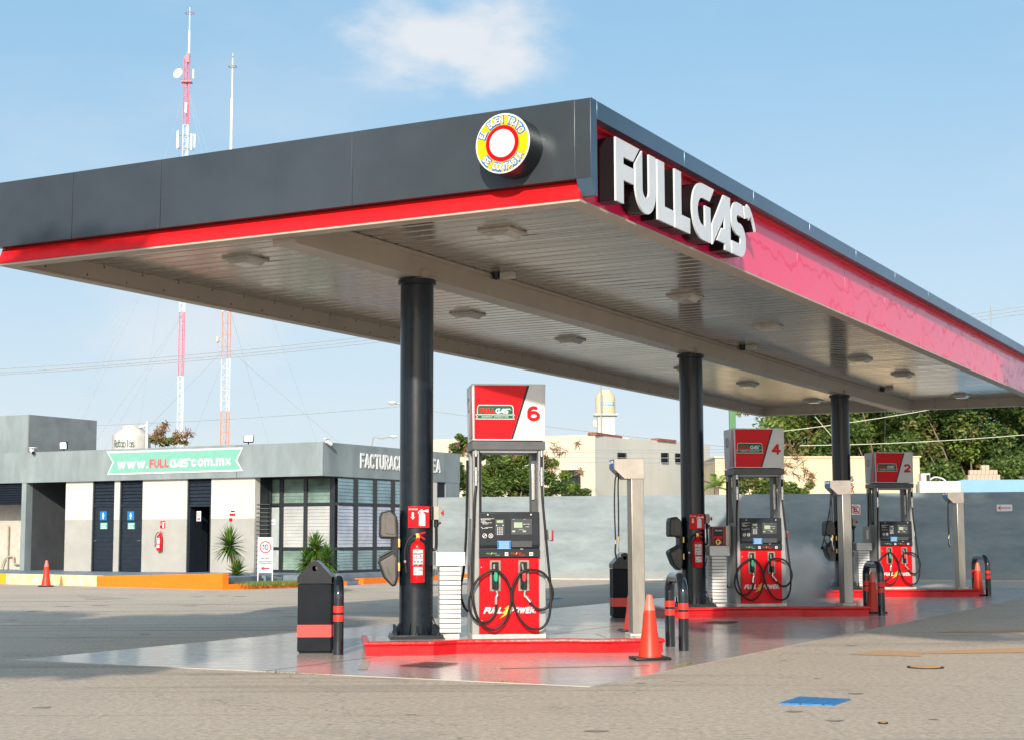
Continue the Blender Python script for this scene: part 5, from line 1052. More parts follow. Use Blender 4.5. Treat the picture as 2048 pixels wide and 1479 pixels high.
for (x0, x1) in ((567, 608.5), (615, 661)):
    a_, b_ = txg(x0), txg(x1)
    for z0_, z1_, n_, m_ in ((ZP + .08, z_b - .045, 7, glt), (z_b + .045, z_c - .045, 12, glw), (z_c + .045, z_d, 7, glt)):
        g = BM(); slats(g, a_, b_, z0_, z1_, n_, 'x', SG, 0); g.out('louvre_window', m_, wf)
g = BM(); slats(g, txg(527), txg(560), z_c + .045, z_d, 7, 'x', SG, 0); g.out('louvre_window', glt, wf)
for (x0, x1) in ((671, 705), (713, 744), (751, 780), (787, 812), (818, 840), (846, 855)):
    a_, b_ = ysd(x0) + (.09 if x0 == 671 else 0), ysd(x1)
    for z0_, z1_, n_, m_ in ((ZP + .08, z_b - .045, 7, glb), (z_b + .045, z_c - .045, 12, glf), (z_c + .045, z_d, 7, glb)):
        g = BM(); slats(g, a_, b_, z0_, z1_, n_, 'y', TK - .03, 0); g.out('louvre_window', m_, wf)
# glass entrance door, standing in the front bay
g = BM(); a_, b_ = txg(523), txg(560); g.box(a_, b_, SG - .02, SG + .02, ZP + .08, z_c - .08); od = g.out('glass_door', mat('door_glass', (.40, .45, .45), .12, var=.08, coat=.6), wf)
g = BM(); g.box(a_ + .08, a_ + .52, SG - .028, SG - .022, ZP + 1.42, ZP + 1.58); os_ = g.out('door_sticker', whited, od); g = BM(); g.mesh(fit(text_mesh('OFICINA', .003, .01), a_ + .22, ZP + 1.46, .28, .06), FRONT(SG - .029), 0); g.box(a_ + .09, a_ + .19, SG - .032, SG - .029, ZP + 1.44, ZP + 1.56, 0); g.out('lettering', bluev, os_)
# return wall of open louvres left of the entrance
g = BM(); t5 = tx(509)
g.box(t5 - .22, t5 - .002, SW + .26, SG + .1, ZP, fz0); g.box(t5 + .0, t5 + .04, SG - .12, SG - .06, ZP, fz0); g.out('return_wall', frm, bld)
g = BM()
for i in range(16): g.box(t5, t5 + .03, SW + .05, SG - .14, ZP + .15 + i * .125, ZP + .155 + i * .125 + .008)
g.out('louvre_blade', greyp, bld)
# side rear door and pier
g = BM(); g.box(TK - .2, TK - .02, ysd(858) + .01, ysd(872), ZP, fz0); g.out('pier', whw, bld)
g = BM(); g.box(TK - .14, TK - .06, ysd(872) + .01, ysd(889), ZP, fz0); sd_ = g.out('side_door', navy, bld)
g = BM(); g.box(TK - .2, TK - .01, ysd(889) + .01, SE - .02, ZP, fz0); g.out('end_wall', con, bld)
g = BM(); g.box(-46, TK - .3, SE - .3, SE - .05, ZP, fz0); g.box(-46.2, -46.0, S0 + .02, SE, ZP, fz1); g.out('rear_wall', con, bld)
g = BM(); g.box(txg(523), TK - .5, SG + 2.6, SG + 2.7, ZP, fz0); g.out('room_wall', mat('room_wall_paint', (.4, .4, .38), .8), bld)
# upper volume behind the parapet
Sv = 40.0; a_, zt_ = PS(57, 828, Sv); bS = PT(192, 866, a_)[0]
g = BM(); g.box(-47, a_ - .001, Sv, bS, 3.63, zt_); g.out('stair_tower', con, bld)
g = BM(); g.box(a_, a_ + .03, Sv + .01, bS, 3.63, zt_ - .004); g.out('tower_side', mat('tower_side_shaded', (.20, .225, .235), .75, var=.12, scale=1.6, bump=.1), bld)  # darker copy of the render: the side's shade put into its colour
# seam
Ts = PS(474, 910, S0)[0]; g = BM(); g.box(Ts - .006, Ts + .006, S0 - .003, S0, fz0, fz1); g.out('expansion_joint', frm, bld)
# water tank on the roof
c_ = PS(263, 890, 41.5); q_ = ts(c_[0], 41.5); wr = (PS(292, 880, 41.5)[0] - PS(234, 880, 41.5)[0]) / 2
th = thing('water_tank', 'white plastic water tank on the station shop roof', 'water tank', (q_.x, q_.y, 3.62), -AZ)
zt_ = PS(263, 850, 41.5)[1] - 3.62
tankw = mat('tank_white', (.50, .49, .46), .45, var=.05)
g = M(); g.lathe([(wr, 0), (wr, zt_ - .40), (wr * .97, zt_ - .33), (wr * .62, zt_ - .14), (wr * .55, zt_ - .12), (wr * .55, zt_ - .02), (wr * .5, zt_), (0, zt_)], n=40); bmesh.ops.recalc_face_normals(g.bm, faces=list(g.bm.faces)); g.out('tank_body', tankw, th)
g = M()
for i, ch in enumerate('Rotoplas'):
    an = -14 + i * 8.6; me = text_mesh(ch, .004, -.01); hh = .26 if ch in 'Rtl' else .18; fit(me, -.055 if ch != 'l' else -.015, 0 if ch != 'p' else -.06, .10 if ch != 'l' else .03, hh if ch != 'p' else .24)
    g.mesh(me, Matrix.Translation((math.sin(R(an)) * (wr + .003), -math.cos(R(an)) * (wr + .003), zt_ - .78)) @ Matrix.Rotation(R(an), 4, 'Z') @ FRONT(0), 0)
g.out('lettering', mat('dark_green_print', (.03, .07, .05), .5), th)
g = M(); g.tube([(wr * .45, 0, zt_ - .06), (wr * .9, -.05, zt_ - .06), (wr * 1.1, -.05, zt_ - .1), (wr * 1.1, -.05, .0)], .045, 8, sub=3); g.cyl((wr * 1.1, -.05, zt_ - .1), (wr * 1.1, -.05, zt_ + .12), .03, n=8); g.out('pipe', white, th)
# floodlights and cameras on the parapet
lamp_on = mat('floodlight_glass', (.85, .95, .92), .2, emit=1.6)
def flood(x_, y_, label, tilt, rz):
    T_, z_ = PS(x_, y_, S0 + .15); q_ = ts(T_, S0 + .15, fz1)
    th = thing('floodlight', label, 'floodlight', q_, rz, 'floodlights on the shop parapet')
    g = M(); g.cyl((0, 0, 0), (0, 0, .10), .02, n=8); g.out('bracket', blackm, th)
    g = M(); g.box(-.15, .15, -.03, .03, .07, .31, bev=.01); bmesh.ops.rotate(g.bm, verts=list(g.bm.verts), cent=(0, 0, .1), matrix=Matrix.Rotation(tilt, 3, 'X')); g.out('housing', blackm, th)
    g = M(); g.box(-.125, .125, -.034, -.0305, .095, .285); bmesh.ops.rotate(g.bm, verts=list(g.bm.verts), cent=(0, 0, .1), matrix=Matrix.Rotation(tilt, 3, 'X')); g.out('glass', lamp_on, th)
flood(128, 888, 'lit white floodlight on the left part of the shop parapet', R(5), -AZ); flood(497, 880, 'tilted lit floodlight above the right end of the banner', R(-30), -AZ + .5)
def cctv(q_, rz, label):
    th = thing('security_camera', label, 'security camera', q_, rz, 'white bullet cameras on the shop')
    g = M(); g.box(-.12, .12, -.10, .02, .11, .135); g.tube([(0, 0, .12), (0, -.02, .05), (.0, -.05, .0)], .02, 8); g.out('bracket', white, th)
    g = M(); g.cyl((-.07, -.06, .05), (.09, -.12, -.04), .055, n=16); g.out('body', white, th); g = M(); g.cyl((.09, -.12, -.04), (.115, -.13, -.055), .05, n=16); g.out('lens', blackm, th)
T_, z_ = PS(68, 902, S0); cctv(ts(T_, S0 - .01, z_), -AZ + .0, 'white bullet camera at the left end of the shop parapet')
S_, z_ = PT(652, 885, TK); cctv(ts(TK + .01, S_, z_), -AZ + R(90), 'white bullet camera at the corner of the shop parapet')
# ================================================================== PAVEMENT, KERBS, RAMP AROUND THE SHOP
plat = mat('blue_grey_paving', (.17, .22, .27), .5, var=.15, scale=1.5)
A = ts(-50, 33.6); 
q0 = G(-260, 1160); q1 = G(0, 1166); q2 = G(193, 1171.5); q3 = G(445, 1178.5); q4 = G(594, 1173.4); q5 = G(694, 1169.5)
def poly_pr(name, pts, z0, z1, m, **kw):
    g = M(); P_ = [(p_.x, p_.y) for p_ in pts]; g.prism(P_, 'xy', z0, z1); return g.out(name, m, **kw)
pw = ts(-60, S0 + 3); 
bk0 = ts(TK + .7, S0 - 1.0); bk1 = ts(TK + .7, SE + 1.0)
sh = lambda p_, d: p_ + (SS * d)
poly_pr('pavement', [sh(q0, .2), sh(q1, .2), sh(q2, .2), ts(-26.9, 35.4), bk0, bk1, ts(-60, SE + 1)], -.05, ZP - .002, plat, kind='structure')
def kerb(name, a_, b_, h0, h1, wd, m, **kw):
    g = M(); d = (b_ - a_).normalized(); n_ = Vector((-d.y, d.x, 0)) * wd
    A0, B0 = Vector((a_.x, a_.y, 0)), Vector((b_.x, b_.y, 0)); pts = [A0, B0, B0 + n_, A0 + n_]
    hh = [h0, h1, h1, h0]
    lo = [g.bm.verts.new((p_.x, p_.y, -.02)) for p_ in pts]; hi = [g.bm.verts.new((p_.x, p_.y, z_)) for p_, z_ in zip(pts, hh)]
    g._f(lo[::-1], 0); g._f(hi, 0)
    for i in range(4): g._f([lo[i], lo[(i + 1) % 4], hi[(i + 1) % 4], hi[i]], 0)
    bmesh.ops.recalc_face_normals(g.bm, faces=list(g.bm.faces)); return g.out(name, m, **kw)
peel = mat('peeling_kerb_paint', (.72, .66, .55), .7, c2=(.85, .50, .16), scale=3.2, bump=.3)
kerb('kerb', q0, G(12, 1166.5), ZP, ZP, .22, mat('yellow_kerb_paint', (.80, .36, .01), .6, var=.05), kind='structure')
kerb('kerb', G(12, 1166.5), q2, ZP, ZP, .22, peel, kind='structure')
kerb('ramp_wall', q2, q3, ZP - .015, .425, .2, orange, kind='structure')
poly_pr('ramp', [q2 + Vector((.1, .22, 0)), q3 + Vector((0, .21, 0)), q3 + Vector((.6, 2.6, 0)), q2 + Vector((.6, 2.6, 0))], 0, ZP + .003, plat, kind='structure')
kerb('kerb', q3, q4, .14, .13, .16, orange, kind='structure'); kerb('kerb', q4, q5, .13, .11, .16, orange, kind='structure')
k1 = G(727, 1167.5); k2 = G(864, 1160); k3 = G(945, 1155.5)
kerb('kerb', k1, k2, .17, .15, .3, orange, kind='structure'); kerb('kerb', k2, k3, .15, .15, .3, orange, kind='structure')
poly_pr('side_walk', [k1 + Vector((-.2, .35, 0)), k2 + Vector((0, .32, 0)), k3 + Vector((0, .3, 0)), bk1, bk0 + Vector((.4, 0, 0))], -.02, .14, plat, kind='structure')
sheet('painted_ramp', [q5 + Vector((.05, .0, 0)), k1 + Vector((-.05, 0, 0)), k1 + Vector((-.4, 1.6, 0)), q5 + Vector((-.8, 1.6, 0))], .006, bluepaint, kind='structure')
soil = mat('planter_soil', (.16, .13, .08), .9, bump=.5)
poly_pr('planter_soil', [q3 + Vector((.05, .18, 0)), q4 + Vector((.0, .17, 0)), q5 + Vector((-.2, .17, 0)), bk0 + Vector((-.3, -.1, 0)), ts(-28.9, 35.6), q3 + Vector((.6, 2.6, 0))], -.02, .09, soil, kind='structure')
# grass in the planter
def blades(n_, gen, name, mats, **pr):
    vs = []; fs = []; mi = []
    for i in range(n_):
        p_, h_, wd, ln_, m_ = gen(i); a_ = random.uniform(0, 6.28); dx, dy = math.cos(a_) * wd, math.sin(a_) * wd
        k = len(vs); vs += [(p_[0] - dx, p_[1] - dy, p_[2]), (p_[0] + dx, p_[1] + dy, p_[2]), (p_[0] + ln_[0], p_[1] + ln_[1], p_[2] + h_)]; fs.append((k, k + 1, k + 2)); mi.append(m_)
    me = bpy.data.meshes.new(name); me.from_pydata(vs, [], fs); me.polygons.foreach_set('material_index', mi)
    for m in mats: me.materials.append(m)
    o = bpy.data.objects.new(name, me); COL.objects.link(o)
    for k_, v_ in pr.items(): o[k_] = v_
    return o
lg1 = mat('grass_green', (.16, .26, .04), .6, var=.2, transl=.3); lg2 = mat('grass_dry', (.30, .27, .10), .6, var=.2, transl=.3)
def gg(i):
    f = random.random(); b_ = random.random(); p_ = (q3.lerp(q4, f)) + Vector((random.uniform(0, .8), .2 + random.random() ** 1.5 * 1.2, .09)); return p_, random.uniform(.05, .13), .008, (random.uniform(-.05, .05), random.uniform(-.05, .05)), int(random.random() < .25)
blades(3500, gg, 'grass', [lg1, lg2], kind='stuff', label='thin green grass in the planter beside the orange kerb')
ew = [(q_, r_) for q_, r_ in ((G(1005, 1364), .25), (G(600, 1347), .5), (G(820, 1356), .3), (G(1362, 1332), .18), (G(1380, 1328), .12))]
def gw_(i):
    c_, r_ = random.choice(ew); d = TT if c_.x < .9 else SS; p_ = c_ + d * random.gauss(0, r_ * .5) ; p_.z = 0; return p_, random.uniform(.01, .035), .005, (random.uniform(-.03, .03), random.uniform(-.03, .03)), int(random.random() < .5)
blades(420, gw_, 'weeds', [lg1, lg2], kind='stuff', label='sparse weeds growing along the edge of the polished slab')
# speed sign on two legs
c_ = G(530, 1166, .1); th = thing('speed_sign', 'white two post sign with a red circled 10 and a red arrow', 'sign', (c_.x, c_.y, .09), -AZ + .30)
s3 = 3144.8 / c_.y
g = M(); hgt = (1166 - 1075) / s3; ww = 15 / s3
for sx in (-1, 1): g.cyl((sx * ww * 1.0, 0, 0), (sx * ww * 1.0, 0, hgt), .018, n=8)
g.cyl((-ww, 0, hgt), (ww, 0, hgt), .018, n=8); g.cyl((-ww, 0, hgt * .46), (ww, 0, hgt * .46), .014, n=8); g.out('post', white, th)
g = M(); g.box(-ww + .02, ww - .02, -.01, .005, hgt * .49, hgt - .02); g.box(-ww + .02, ww - .02, -.01, .005, hgt * .24, hgt * .44); g.out('panel', mat('sign_grey_white', (.58, .60, .62), .4), th)
g = M(); g.mesh(curve_mesh([circ(0, hgt * .80, ww * .80, 28), circ(0, hgt * .80, ww * .66, 28)], .004), FRONT(-.012), 0); g.mesh(curve_mesh([[(-.12, 0), (-.04, .06), (-.04, .018), (.13, .018), (.13, -.018), (-.04, -.018), (-.04, -.06)]], .004), FRONT(-.012) @ Matrix.Translation((0, hgt * .34, 0)), 0); g.out('red_marks', mat('sign_dark_red', (.42, .01, .02), .4), th)
g = M(); text_on(g, '10', -ww * .42, hgt * .74, ww * .84, hgt * .12, -.012, 0, .0); text_on(g, 'MAXIMA', -ww * .55, hgt * .54, ww * 1.1, .05, -.012, 0, .0); g.out('lettering', blackm, th)
# ------------------------------------------------------------------ yuccas
yg1 = mat('yucca_leaf', (.055, .15, .02), .4, var=.3, scale=8, transl=.25); yg2 = mat('yucca_leaf_pale', (.17, .27, .03), .4, var=.2, scale=8, transl=.3); ytr = mat('yucca_trunk', (.20, .13, .08), .9, bump=.5)
def yucca(base, heads, label, s=1.):
    th = thing('yucca_plant', label, 'plant', base, 0, 'spiky yuccas by the shop')
    g = M()
    for hx, hy, hz_, n_, L_ in heads: g.tube([(0, 0, 0), (hx * .3, hy * .3, hz_ * .5), (hx, hy, hz_)], (.07, .05), 8)
    g.out('stem', ytr, th)
    for hx, hy, hz_, n_, L_ in heads:
        vs = []; fs = []; mi = []
        for i in range(n_):
            az_ = i * 2.39996 + random.uniform(-.2, .2); f = i / n_; el = R(85 - f * 125 + random.uniform(-8, 8)); ln_ = L_ * random.uniform(.8, 1.08) * (1 - .12 * f); wd = .036 * s
            d = Vector((math.cos(az_) * math.cos(el), math.sin(az_) * math.cos(el), math.sin(el))); sd = Vector((-math.sin(az_), math.cos(az_), 0)); nrm = d.cross(sd)
            c_ = Vector((hx, hy, hz_ - .12 * f)); k = len(vs); m_ = int(random.random() < .4)
            for j in range(5):
                u_ = j / 4; drop = Vector((0, 0, -.16 * L_ * u_ * u_ * (.5 + f))); w_ = wd * (.55 + .9 * u_ if u_ < .35 else (1 - (u_ - .35) / .65) * .865 + .02); p_ = c_ + d * (ln_ * u_) + drop
                vs += [p_ - sd * w_ + nrm * w_ * .4, p_, p_ + sd * w_ + nrm * w_ * .4]
            for j in range(4):
                b_ = k + j * 3; fs += [(b_, b_ + 1, b_ + 4, b_ + 3), (b_ + 1, b_ + 2, b_ + 5, b_ + 4)]; mi += [m_, m_]
        me = bpy.data.meshes.new('leaves'); me.from_pydata([tuple(v) for v in vs], [], fs); me.polygons.foreach_set('material_index', mi); me.materials.append(yg1); me.materials.append(yg2)
        o = bpy.data.objects.new('leaf_rosette', me); COL.objects.link(o); o.parent = th
    return th
b_ = G(470, 1165, .09); k_ = b_.y / FPX
yucca(b_, [(-12 * k_, 0, (1165 - 1088) * k_, 140, 46 * k_), (6 * k_, -.15, (1165 - 1143) * k_, 110, 36 * k_)], 'two tiered spiky yucca in front of the white shop wall')
b_ = Vector((D(637, 1100, 38.5).x, 38.5, .09)); k_ = 38.5 / FPX
yucca(b_, [(-6 * k_, 0, 1.4 - .09 - (1092 - 1068) * k_, 130, 40 * k_), (-24 * k_, .2, 1.4 - .09 - (1118 - 1068) * k_, 110, 36 * k_), (16 * k_, -.1, 1.4 - .09 - (1116 - 1068) * k_, 110, 40 * k_)], 'spiky yucca clump rising behind the near rubbish bin')
# ================================================================== BOUNDARY WALL
wa = G(1000, 1156); wbp = G(2040, 1161); wd_ = (wbp - wa).normalized(); wl = wa - wd_ * 4.6; ang = math.atan2(wd_.y, wd_.x)
wallm = bpy.data.materials.new('blue_grey_boundary_render'); wallm.use_nodes = True; t = wallm.node_tree; p = t.nodes['Principled BSDF']; tcn = N(t, 'ShaderNodeTexCoord')
mh = N(t, 'ShaderNodeMapping'); mh.inputs['Scale'].default_value = (.5, 1, 1.6); L(t, tcn.outputs['Object'], mh.inputs[0]); n1 = N(t, 'ShaderNodeTexNoise', Scale=.9, Detail=9.0, Roughness=.72); L(t, mh.outputs[0], n1.inputs[0])
mp = N(t, 'ShaderNodeMapping'); mp.inputs['Scale'].default_value = (2.2, 1, .35); L(t, tcn.outputs['Object'], mp.inputs[0]); n2 = N(t, 'ShaderNodeTexNoise', Scale=1.5, Detail=6.0); L(t, mp.outputs[0], n2.inputs[0])
mw = N(t, 'ShaderNodeMapRange'); L(t, n1.outputs['Fac'], mw.inputs[0]); mw.inputs[1].default_value = .36; mw.inputs[2].default_value = .64; a = MIX(t, mw.outputs[0], (.145, .185, .205), (.275, .32, .34)); a = MIX(t, MATH(t, 'MULTIPLY', n2.outputs['Fac'], .35), a, (.18, .22, .235)); sz = N(t, 'ShaderNodeSeparateXYZ'); L(t, tcn.outputs['Object'], sz.inputs[0]); ed = MATH(t, 'LESS_THAN', MATH(t, 'ADD', sz.outputs[2], MATH(t, 'MULTIPLY', n2.outputs['Fac'], -.55)), -.02); a = MIX(t, MATH(t, 'MULTIPLY', ed, .35), a, (.30, .29, .26))
bb = N(t, 'ShaderNodeBump'); bb.inputs['Strength'].default_value = .35; bb.inputs['Distance'].default_value = .03; L(t, n1.outputs['Fac'], bb.inputs['Height']); L(t, bb.outputs[0], p.inputs['Normal'])
L(t, a, p.inputs['Base Color']); p.inputs['Roughness'].default_value = .75
g = M(); g.box(0, 45, 0, .22, 0, 2.62, bev=.01); bw = g.out('boundary_wall', wallm); tag(bw, 'long blue grey rendered boundary wall behind the pumps', 'wall', loc=(wl.x, wl.y, 0), rz=ang)
g = M(); g.box(0, 45, -.5, -.003, .0, .035); o = g.out('gutter_strip', mat('pale_concrete', (.48, .45, .40), .8, var=.1)); o['kind'] = 'structure'; o.location = (wl.x, wl.y, 0); o.rotation_euler = (0, 0, ang)
wn = Vector((wd_.y, -wd_.x, 0))
def on_wall(x_, y_):
    d = ray(x_, y_); k_ = (wl - EYE).dot(wn) / d.dot(wn); P = EYE + d * k_; return P
def wsign(x0, y0, x1, y1, name, label):
    a_ = on_wall(x0, y1); b_ = on_wall(x1, y0); c_ = (a_ + b_) / 2 + wn * .015; w_ = (b_ - a_).dot(wd_); h_ = b_.z - a_.z
    th = thing(name, label, 'sign', c_, ang); g = M(); g.prism(rrect(-w_ / 2, -h_ / 2, w_ / 2, h_ / 2, .03), 'xz', -.01, .0); g.out('plate', whited, th); return th, w_, h_
th, w_, h_ = wsign(1702, 1007.5, 1721, 1028.5, 'no_parking_sign', 'white no parking sign with a crossed out E on the boundary wall')
g = M(); g.mesh(curve_mesh([circ(0, 0, h_ * .41, 28), circ(0, 0, h_ * .34, 28)], .004), FRONT(-.012), 0); g.mesh(curve_mesh([[(-.14, .125), (-.125, .14), (.14, -.125), (.125, -.14)]], .004), FRONT(-.016), 0); g.out('ring', redsat, th)
g = M(); text_on(g, 'E', -.065, -.075, .12, .15, -.012, 0, .03); g.out('lettering', blackm, th)
th, w_, h_ = wsign(1993.5, 1007.5, 2024.5, 1021.5, 'arrow_sign', 'white sign with a red arrow pointing left on the boundary wall')
g = M(); g.mesh(curve_mesh([[(-w_ * .42, 0), (-w_ * .26, h_ * .32), (-w_ * .22, h_ * .26), (-w_ * .31, h_ * .06), (w_ * .40, h_ * .06), (w_ * .40, -h_ * .06), (-w_ * .31, -h_ * .06), (-w_ * .22, -h_ * .26), (-w_ * .26, -h_ * .32)]], .004), FRONT(-.012), 0); g.out('arrow', redsat, th)
# ================================================================== NEIGHBOURS
cream = mat('cream_house_render', (.62, .55, .42), .85, var=.04, scale=.7, stretch=(1, 1, .5))
mould = mat('mouldy_white_render', (.60, .59, .55), .85, c2=(.50, .50, .44), scale=.5, stretch=(1.4, 1.4, .3)); brick = mat('brick_coping', (.33, .12, .08), .8, var=.3, scale=12)
def HZ(y, Y, x=1200): return D(x, y, Y).z
hp = [D(850, 900, 63), D(1190, 900, 60), D(1257, 900, 62.5), D(1314, 900, 64.5), D(1420, 900, 68.5), Vector((10, 80, 0)), Vector((-8, 80, 0))]
hc = Vector((2, 68, 0)); hs = thing('cream_house', 'cream and white house with barred windows behind the boundary wall', 'house', hc)
HT = HZ(868, 60)
def seg(name, a_, b_, z0, z1, m, par, inset=.0, thick=.3):
    d = (b_ - a_); L_ = math.hypot(d.x, d.y); an = math.atan2(d.y, d.x); g = M()
    g.box(0, L_, inset, thick, z0, z1); o = g.out(name, m, par); o.location = Vector((a_.x, a_.y, 0)) - hc; o.rotation_euler = (0, 0, an); return o
seg('wall', hp[0], hp[1], 0, HT, cream, hs); seg('wall', hp[1], hp[2], 0, HT - .02, mould, hs); seg('wall', hp[2], hp[3], 0, HT + .03, mould, hs); seg('wall', hp[3], hp[4], 0, HT + .03, mould, hs)
seg('coping', hp[1] + Vector((0, -.05, 0)), hp[2] + Vector((-.3, -.05, 0)), HT - .02, HT + .09, brick, hs, -.06, .3); c3_ = hp[3] + Vector((0, -.02, 0)); seg('coping', c3_, c3_.lerp(hp[4], .33), HT - .05 + .08, HT + .13, brick, hs, -.06, .3)
g = M(hc); P_ = [(p_.x, p_.y + .2) for p_ in hp]; g.prism(P_, 'xy', HT - .4, HT - .3); g.out('roof', cream, hs)
def hwin(x0, y0, x1, y1, a_, b_, bars=4):
    n_ = Vector(((b_ - a_).y, -(b_ - a_).x, 0)).normalized(); dd = (b_ - a_); dd.z = 0; dd.normalize()
    def on(x_, y_):
        r_ = ray(x_, y_); return EYE + r_ * ((Vector((a_.x, a_.y, 0)) - EYE).dot(n_) / r_.dot(n_))
    P, Q = on(x0, y1), on(x1, y0); w_ = (Q - P).dot(dd); h_ = Q.z - P.z; g = M()
    g.box(0, w_, -.01, .02, 0, h_); wn_ = g.out('window', mat('dark_window_glass', (.03, .035, .045), .2), hs); wn_.location = P - hc; wn_.rotation_euler = (0, 0, math.atan2(dd.y, dd.x))
    g = M()
    for i in range(bars + 1): g.box(w_ * i / bars - .012, w_ * i / bars + .012, -.06, -.035, 0, h_)
    for i in range(5): g.box(0, w_, -.062, -.033, h_ * i / 4 - .012, h_ * i / 4 + .012)
    g.out('window_grille', blackm, wn_)
hwin(1124, 939, 1161, 990, hp[0], hp[1], 5); hwin(1235, 905, 1250, 925, hp[1], hp[2]); hwin(1322, 905.5, 1334.5, 924, hp[3], hp[4]); hwin(1350, 907, 1362, 924, hp[3], hp[4])
# tank tower on that house
tb = D(1211, 868, 64); th = thing('tank_tower', 'beige water tank on a white pier above the cream house', 'water tank', (tb.x, tb.y, HT - .35)); k_ = 64 / FPX; zb = lambda y: D(1211, y, 64).z - (HT - .35)
g = M(); g.box(-16 * k_, 18 * k_, -.3, .35, 0, zb(831)); g.out('pier', whw, th); g = M(); g.box(-23 * k_, 24 * k_, -.45, .5, zb(831), zb(828)); g.out('shelf', whw, th)
tr_ = 20 * k_; g = M(); g.lathe([(tr_, zb(828)), (tr_, zb(796)), (tr_ * .97, zb(793)), (tr_ * .62, zb(782)), (tr_ * .55, zb(780)), (0, zb(780))], n=32); bmesh.ops.recalc_face_normals(g.bm, faces=list(g.bm.faces)); g.out('tank_body', mat('tank_beige', (.62, .50, .33), .6, var=.06), th)
g = M()
for i in range(10):
    a0_, a1_ = R(-35 + i * 9), R(-35 + (i + 1) * 9); g.quad([(math.sin(a0_) * (tr_ + .01), -math.cos(a0_) * (tr_ + .01), zb(811)), (math.sin(a1_) * (tr_ + .01), -math.cos(a1_) * (tr_ + .01), zb(811)), (math.sin(a1_) * (tr_ + .01), -math.cos(a1_) * (tr_ + .01), zb(804)), (math.sin(a0_) * (tr_ + .01), -math.cos(a0_) * (tr_ + .01), zb(804))])
g.out('label_band', mat('blue_band', (.10, .38, .62), .5), th)
g = M()
for i, ch in enumerate('rotoplas'):
    an = -28 + i * 10; me = text_mesh(ch, .004, .02); fit(me, -.03, 0, .055, .10 if ch not in 'tl' else .13); g.mesh(me, Matrix.Translation((math.sin(R(an)) * (tr_ + .014), -math.cos(R(an)) * (tr_ + .014), zb(810))) @ Matrix.Rotation(R(an), 4, 'Z') @ FRONT(0), 0)
g.out('lettering', whited, th)
g = M(); g.cyl((-10 * k_, -.5, 0), (-10 * k_, -.5, zb(765)), .025, n=6); g.cyl((-10 * k_ + .0, -.5, zb(765)), (-10 * k_, -.5, zb(742)), .012, n=6); g.cyl((-7 * k_, -.48, zb(825)), (-7 * k_, -.48, zb(790)), .02, n=6, m=0); g.out('pipe', greyp, th)
g = M(); g.box(-25 * k_, -18 * k_, -.2, .0, zb(853), zb(840)); g.out('meter_box', cream, th)
# yellow building + blue and white wall on the right
def block(name, label, cat, x0, x1, yt, Y, dep, m, rz=0.):
    a_ = D(x0, yt, Y); b_ = D(x1, yt, Y); th_ = M(); w_ = b_.x - a_.x; th_.box(0, w_, 0, dep, 0, a_.z); o = th_.out(name, m); tag(o, label, cat, loc=(a_.x, Y, 0), rz=rz); return o
yb = thing('yellow_building', 'pale yellow flat roofed building behind the boundary wall', 'building', (D(1430, 915, 58).x, 58, 0))
wy = D(1839, 911, 58).x - D(1430, 911, 58).x; hy = D(1700, 914, 58).z
g = M(); g.box(0, wy, 0, 6, 0, hy, bev=.02); g.out('wall', mat('pale_yellow_render', (.66, .53, .35), .85, var=.05, scale=.8), yb); g = M(); g.box(-.05, wy + .05, -.05, 6.05, hy + .0, hy + .05); g.out('parapet_cap', mat('cap_cream', (.72, .62, .45), .8), yb)
g = M(); x_ = D(1700, 970, 58).x - D(1430, 915, 58).x
for i, c_ in enumerate('SS'): text_on(g, c_, x_, D(1700, 958 + i * 14 + 4, 58).z, .14, .2, -.002, 0, .02)
g.out('lettering', blackm, yb); g = M(); text_on(g, 'A', x_, D(1700, 986, 58).z, .16, .2, -.002, 0, .02); g.out('lettering', redsat, yb)
th_, = (thing('neighbour_wall', 'white and sky blue painted wall above the boundary wall on the right', 'wall', (D(1839, 960, 55).x, 55, 0)),)
wx = D(1921, 960, 55).x - D(1839, 960, 55).x; g = M(); g.box(0, wx, 0, .3, 0, D(1880, 961, 55).z); g.out('white_section', mat('off_white_paint', (.58, .565, .53), .8, var=.06), th_)
g = M(); g.box(wx + .002, wx + 9, -.01, .3, 0, D(1990, 958, 55).z); g.out('blue_section', mat('sky_blue_paint', (.22, .40, .58), .75, var=.05, scale=1.2), th_)
q_ = D(1850, 960, 57); th = thing('air_conditioner', 'small white air conditioner box above the white neighbour wall', 'air conditioner', (q_.x, 57, q_.z - .1)); g = M(); g.box(-.18, .14, -.2, .2, 0, .36, bev=.01); g.out('case', whw, th); g = M(); g.box(.0, .12, -.21, -.201, .06, .3); g.out('fan_grille', blackm, th); g = M(); g.tube([(.14, 0, .1), (.35, 0, .22), (.6, 0, .18), (.75, 0, .08)], .03, 6); g.out('pipe', white, th)
bkm = mat('pink_block', (.62, .42, .33), .85, var=.12, scale=4); bq = D(1936, 957.5, 55.1); kb = 55.1 / FPX
grp = 'stacked pink blocks on the neighbour wall'
bi_ = None
for r_, (xa, xb) in enumerate(((0, 63), (3, 58), (27, 44))):
    x_ = xa; c_ = 0
    while x_ + 7 <= xb:
        g = M(); wv = 8 * kb; g.box(0, wv * .94, 0, .2, 0, .165, bev=.006)
        o = g.out('block', bkm) if bi_ is None else bi_.copy()
        if bi_ is not None: COL.objects.link(o); g.bm.free()
        bi_ = bi_ or o
        tag(o, f"pink block, {(ordw + ['seventh', 'eighth'])[c_]} from left in the pile's {('bottom', 'middle', 'top')[r_]} course", 'block', grp, loc=(bq.x + x_ * kb, 55.05, D(1990, 958, 55).z + .17 * r_ + .002)); x_ += 8; c_ += 1
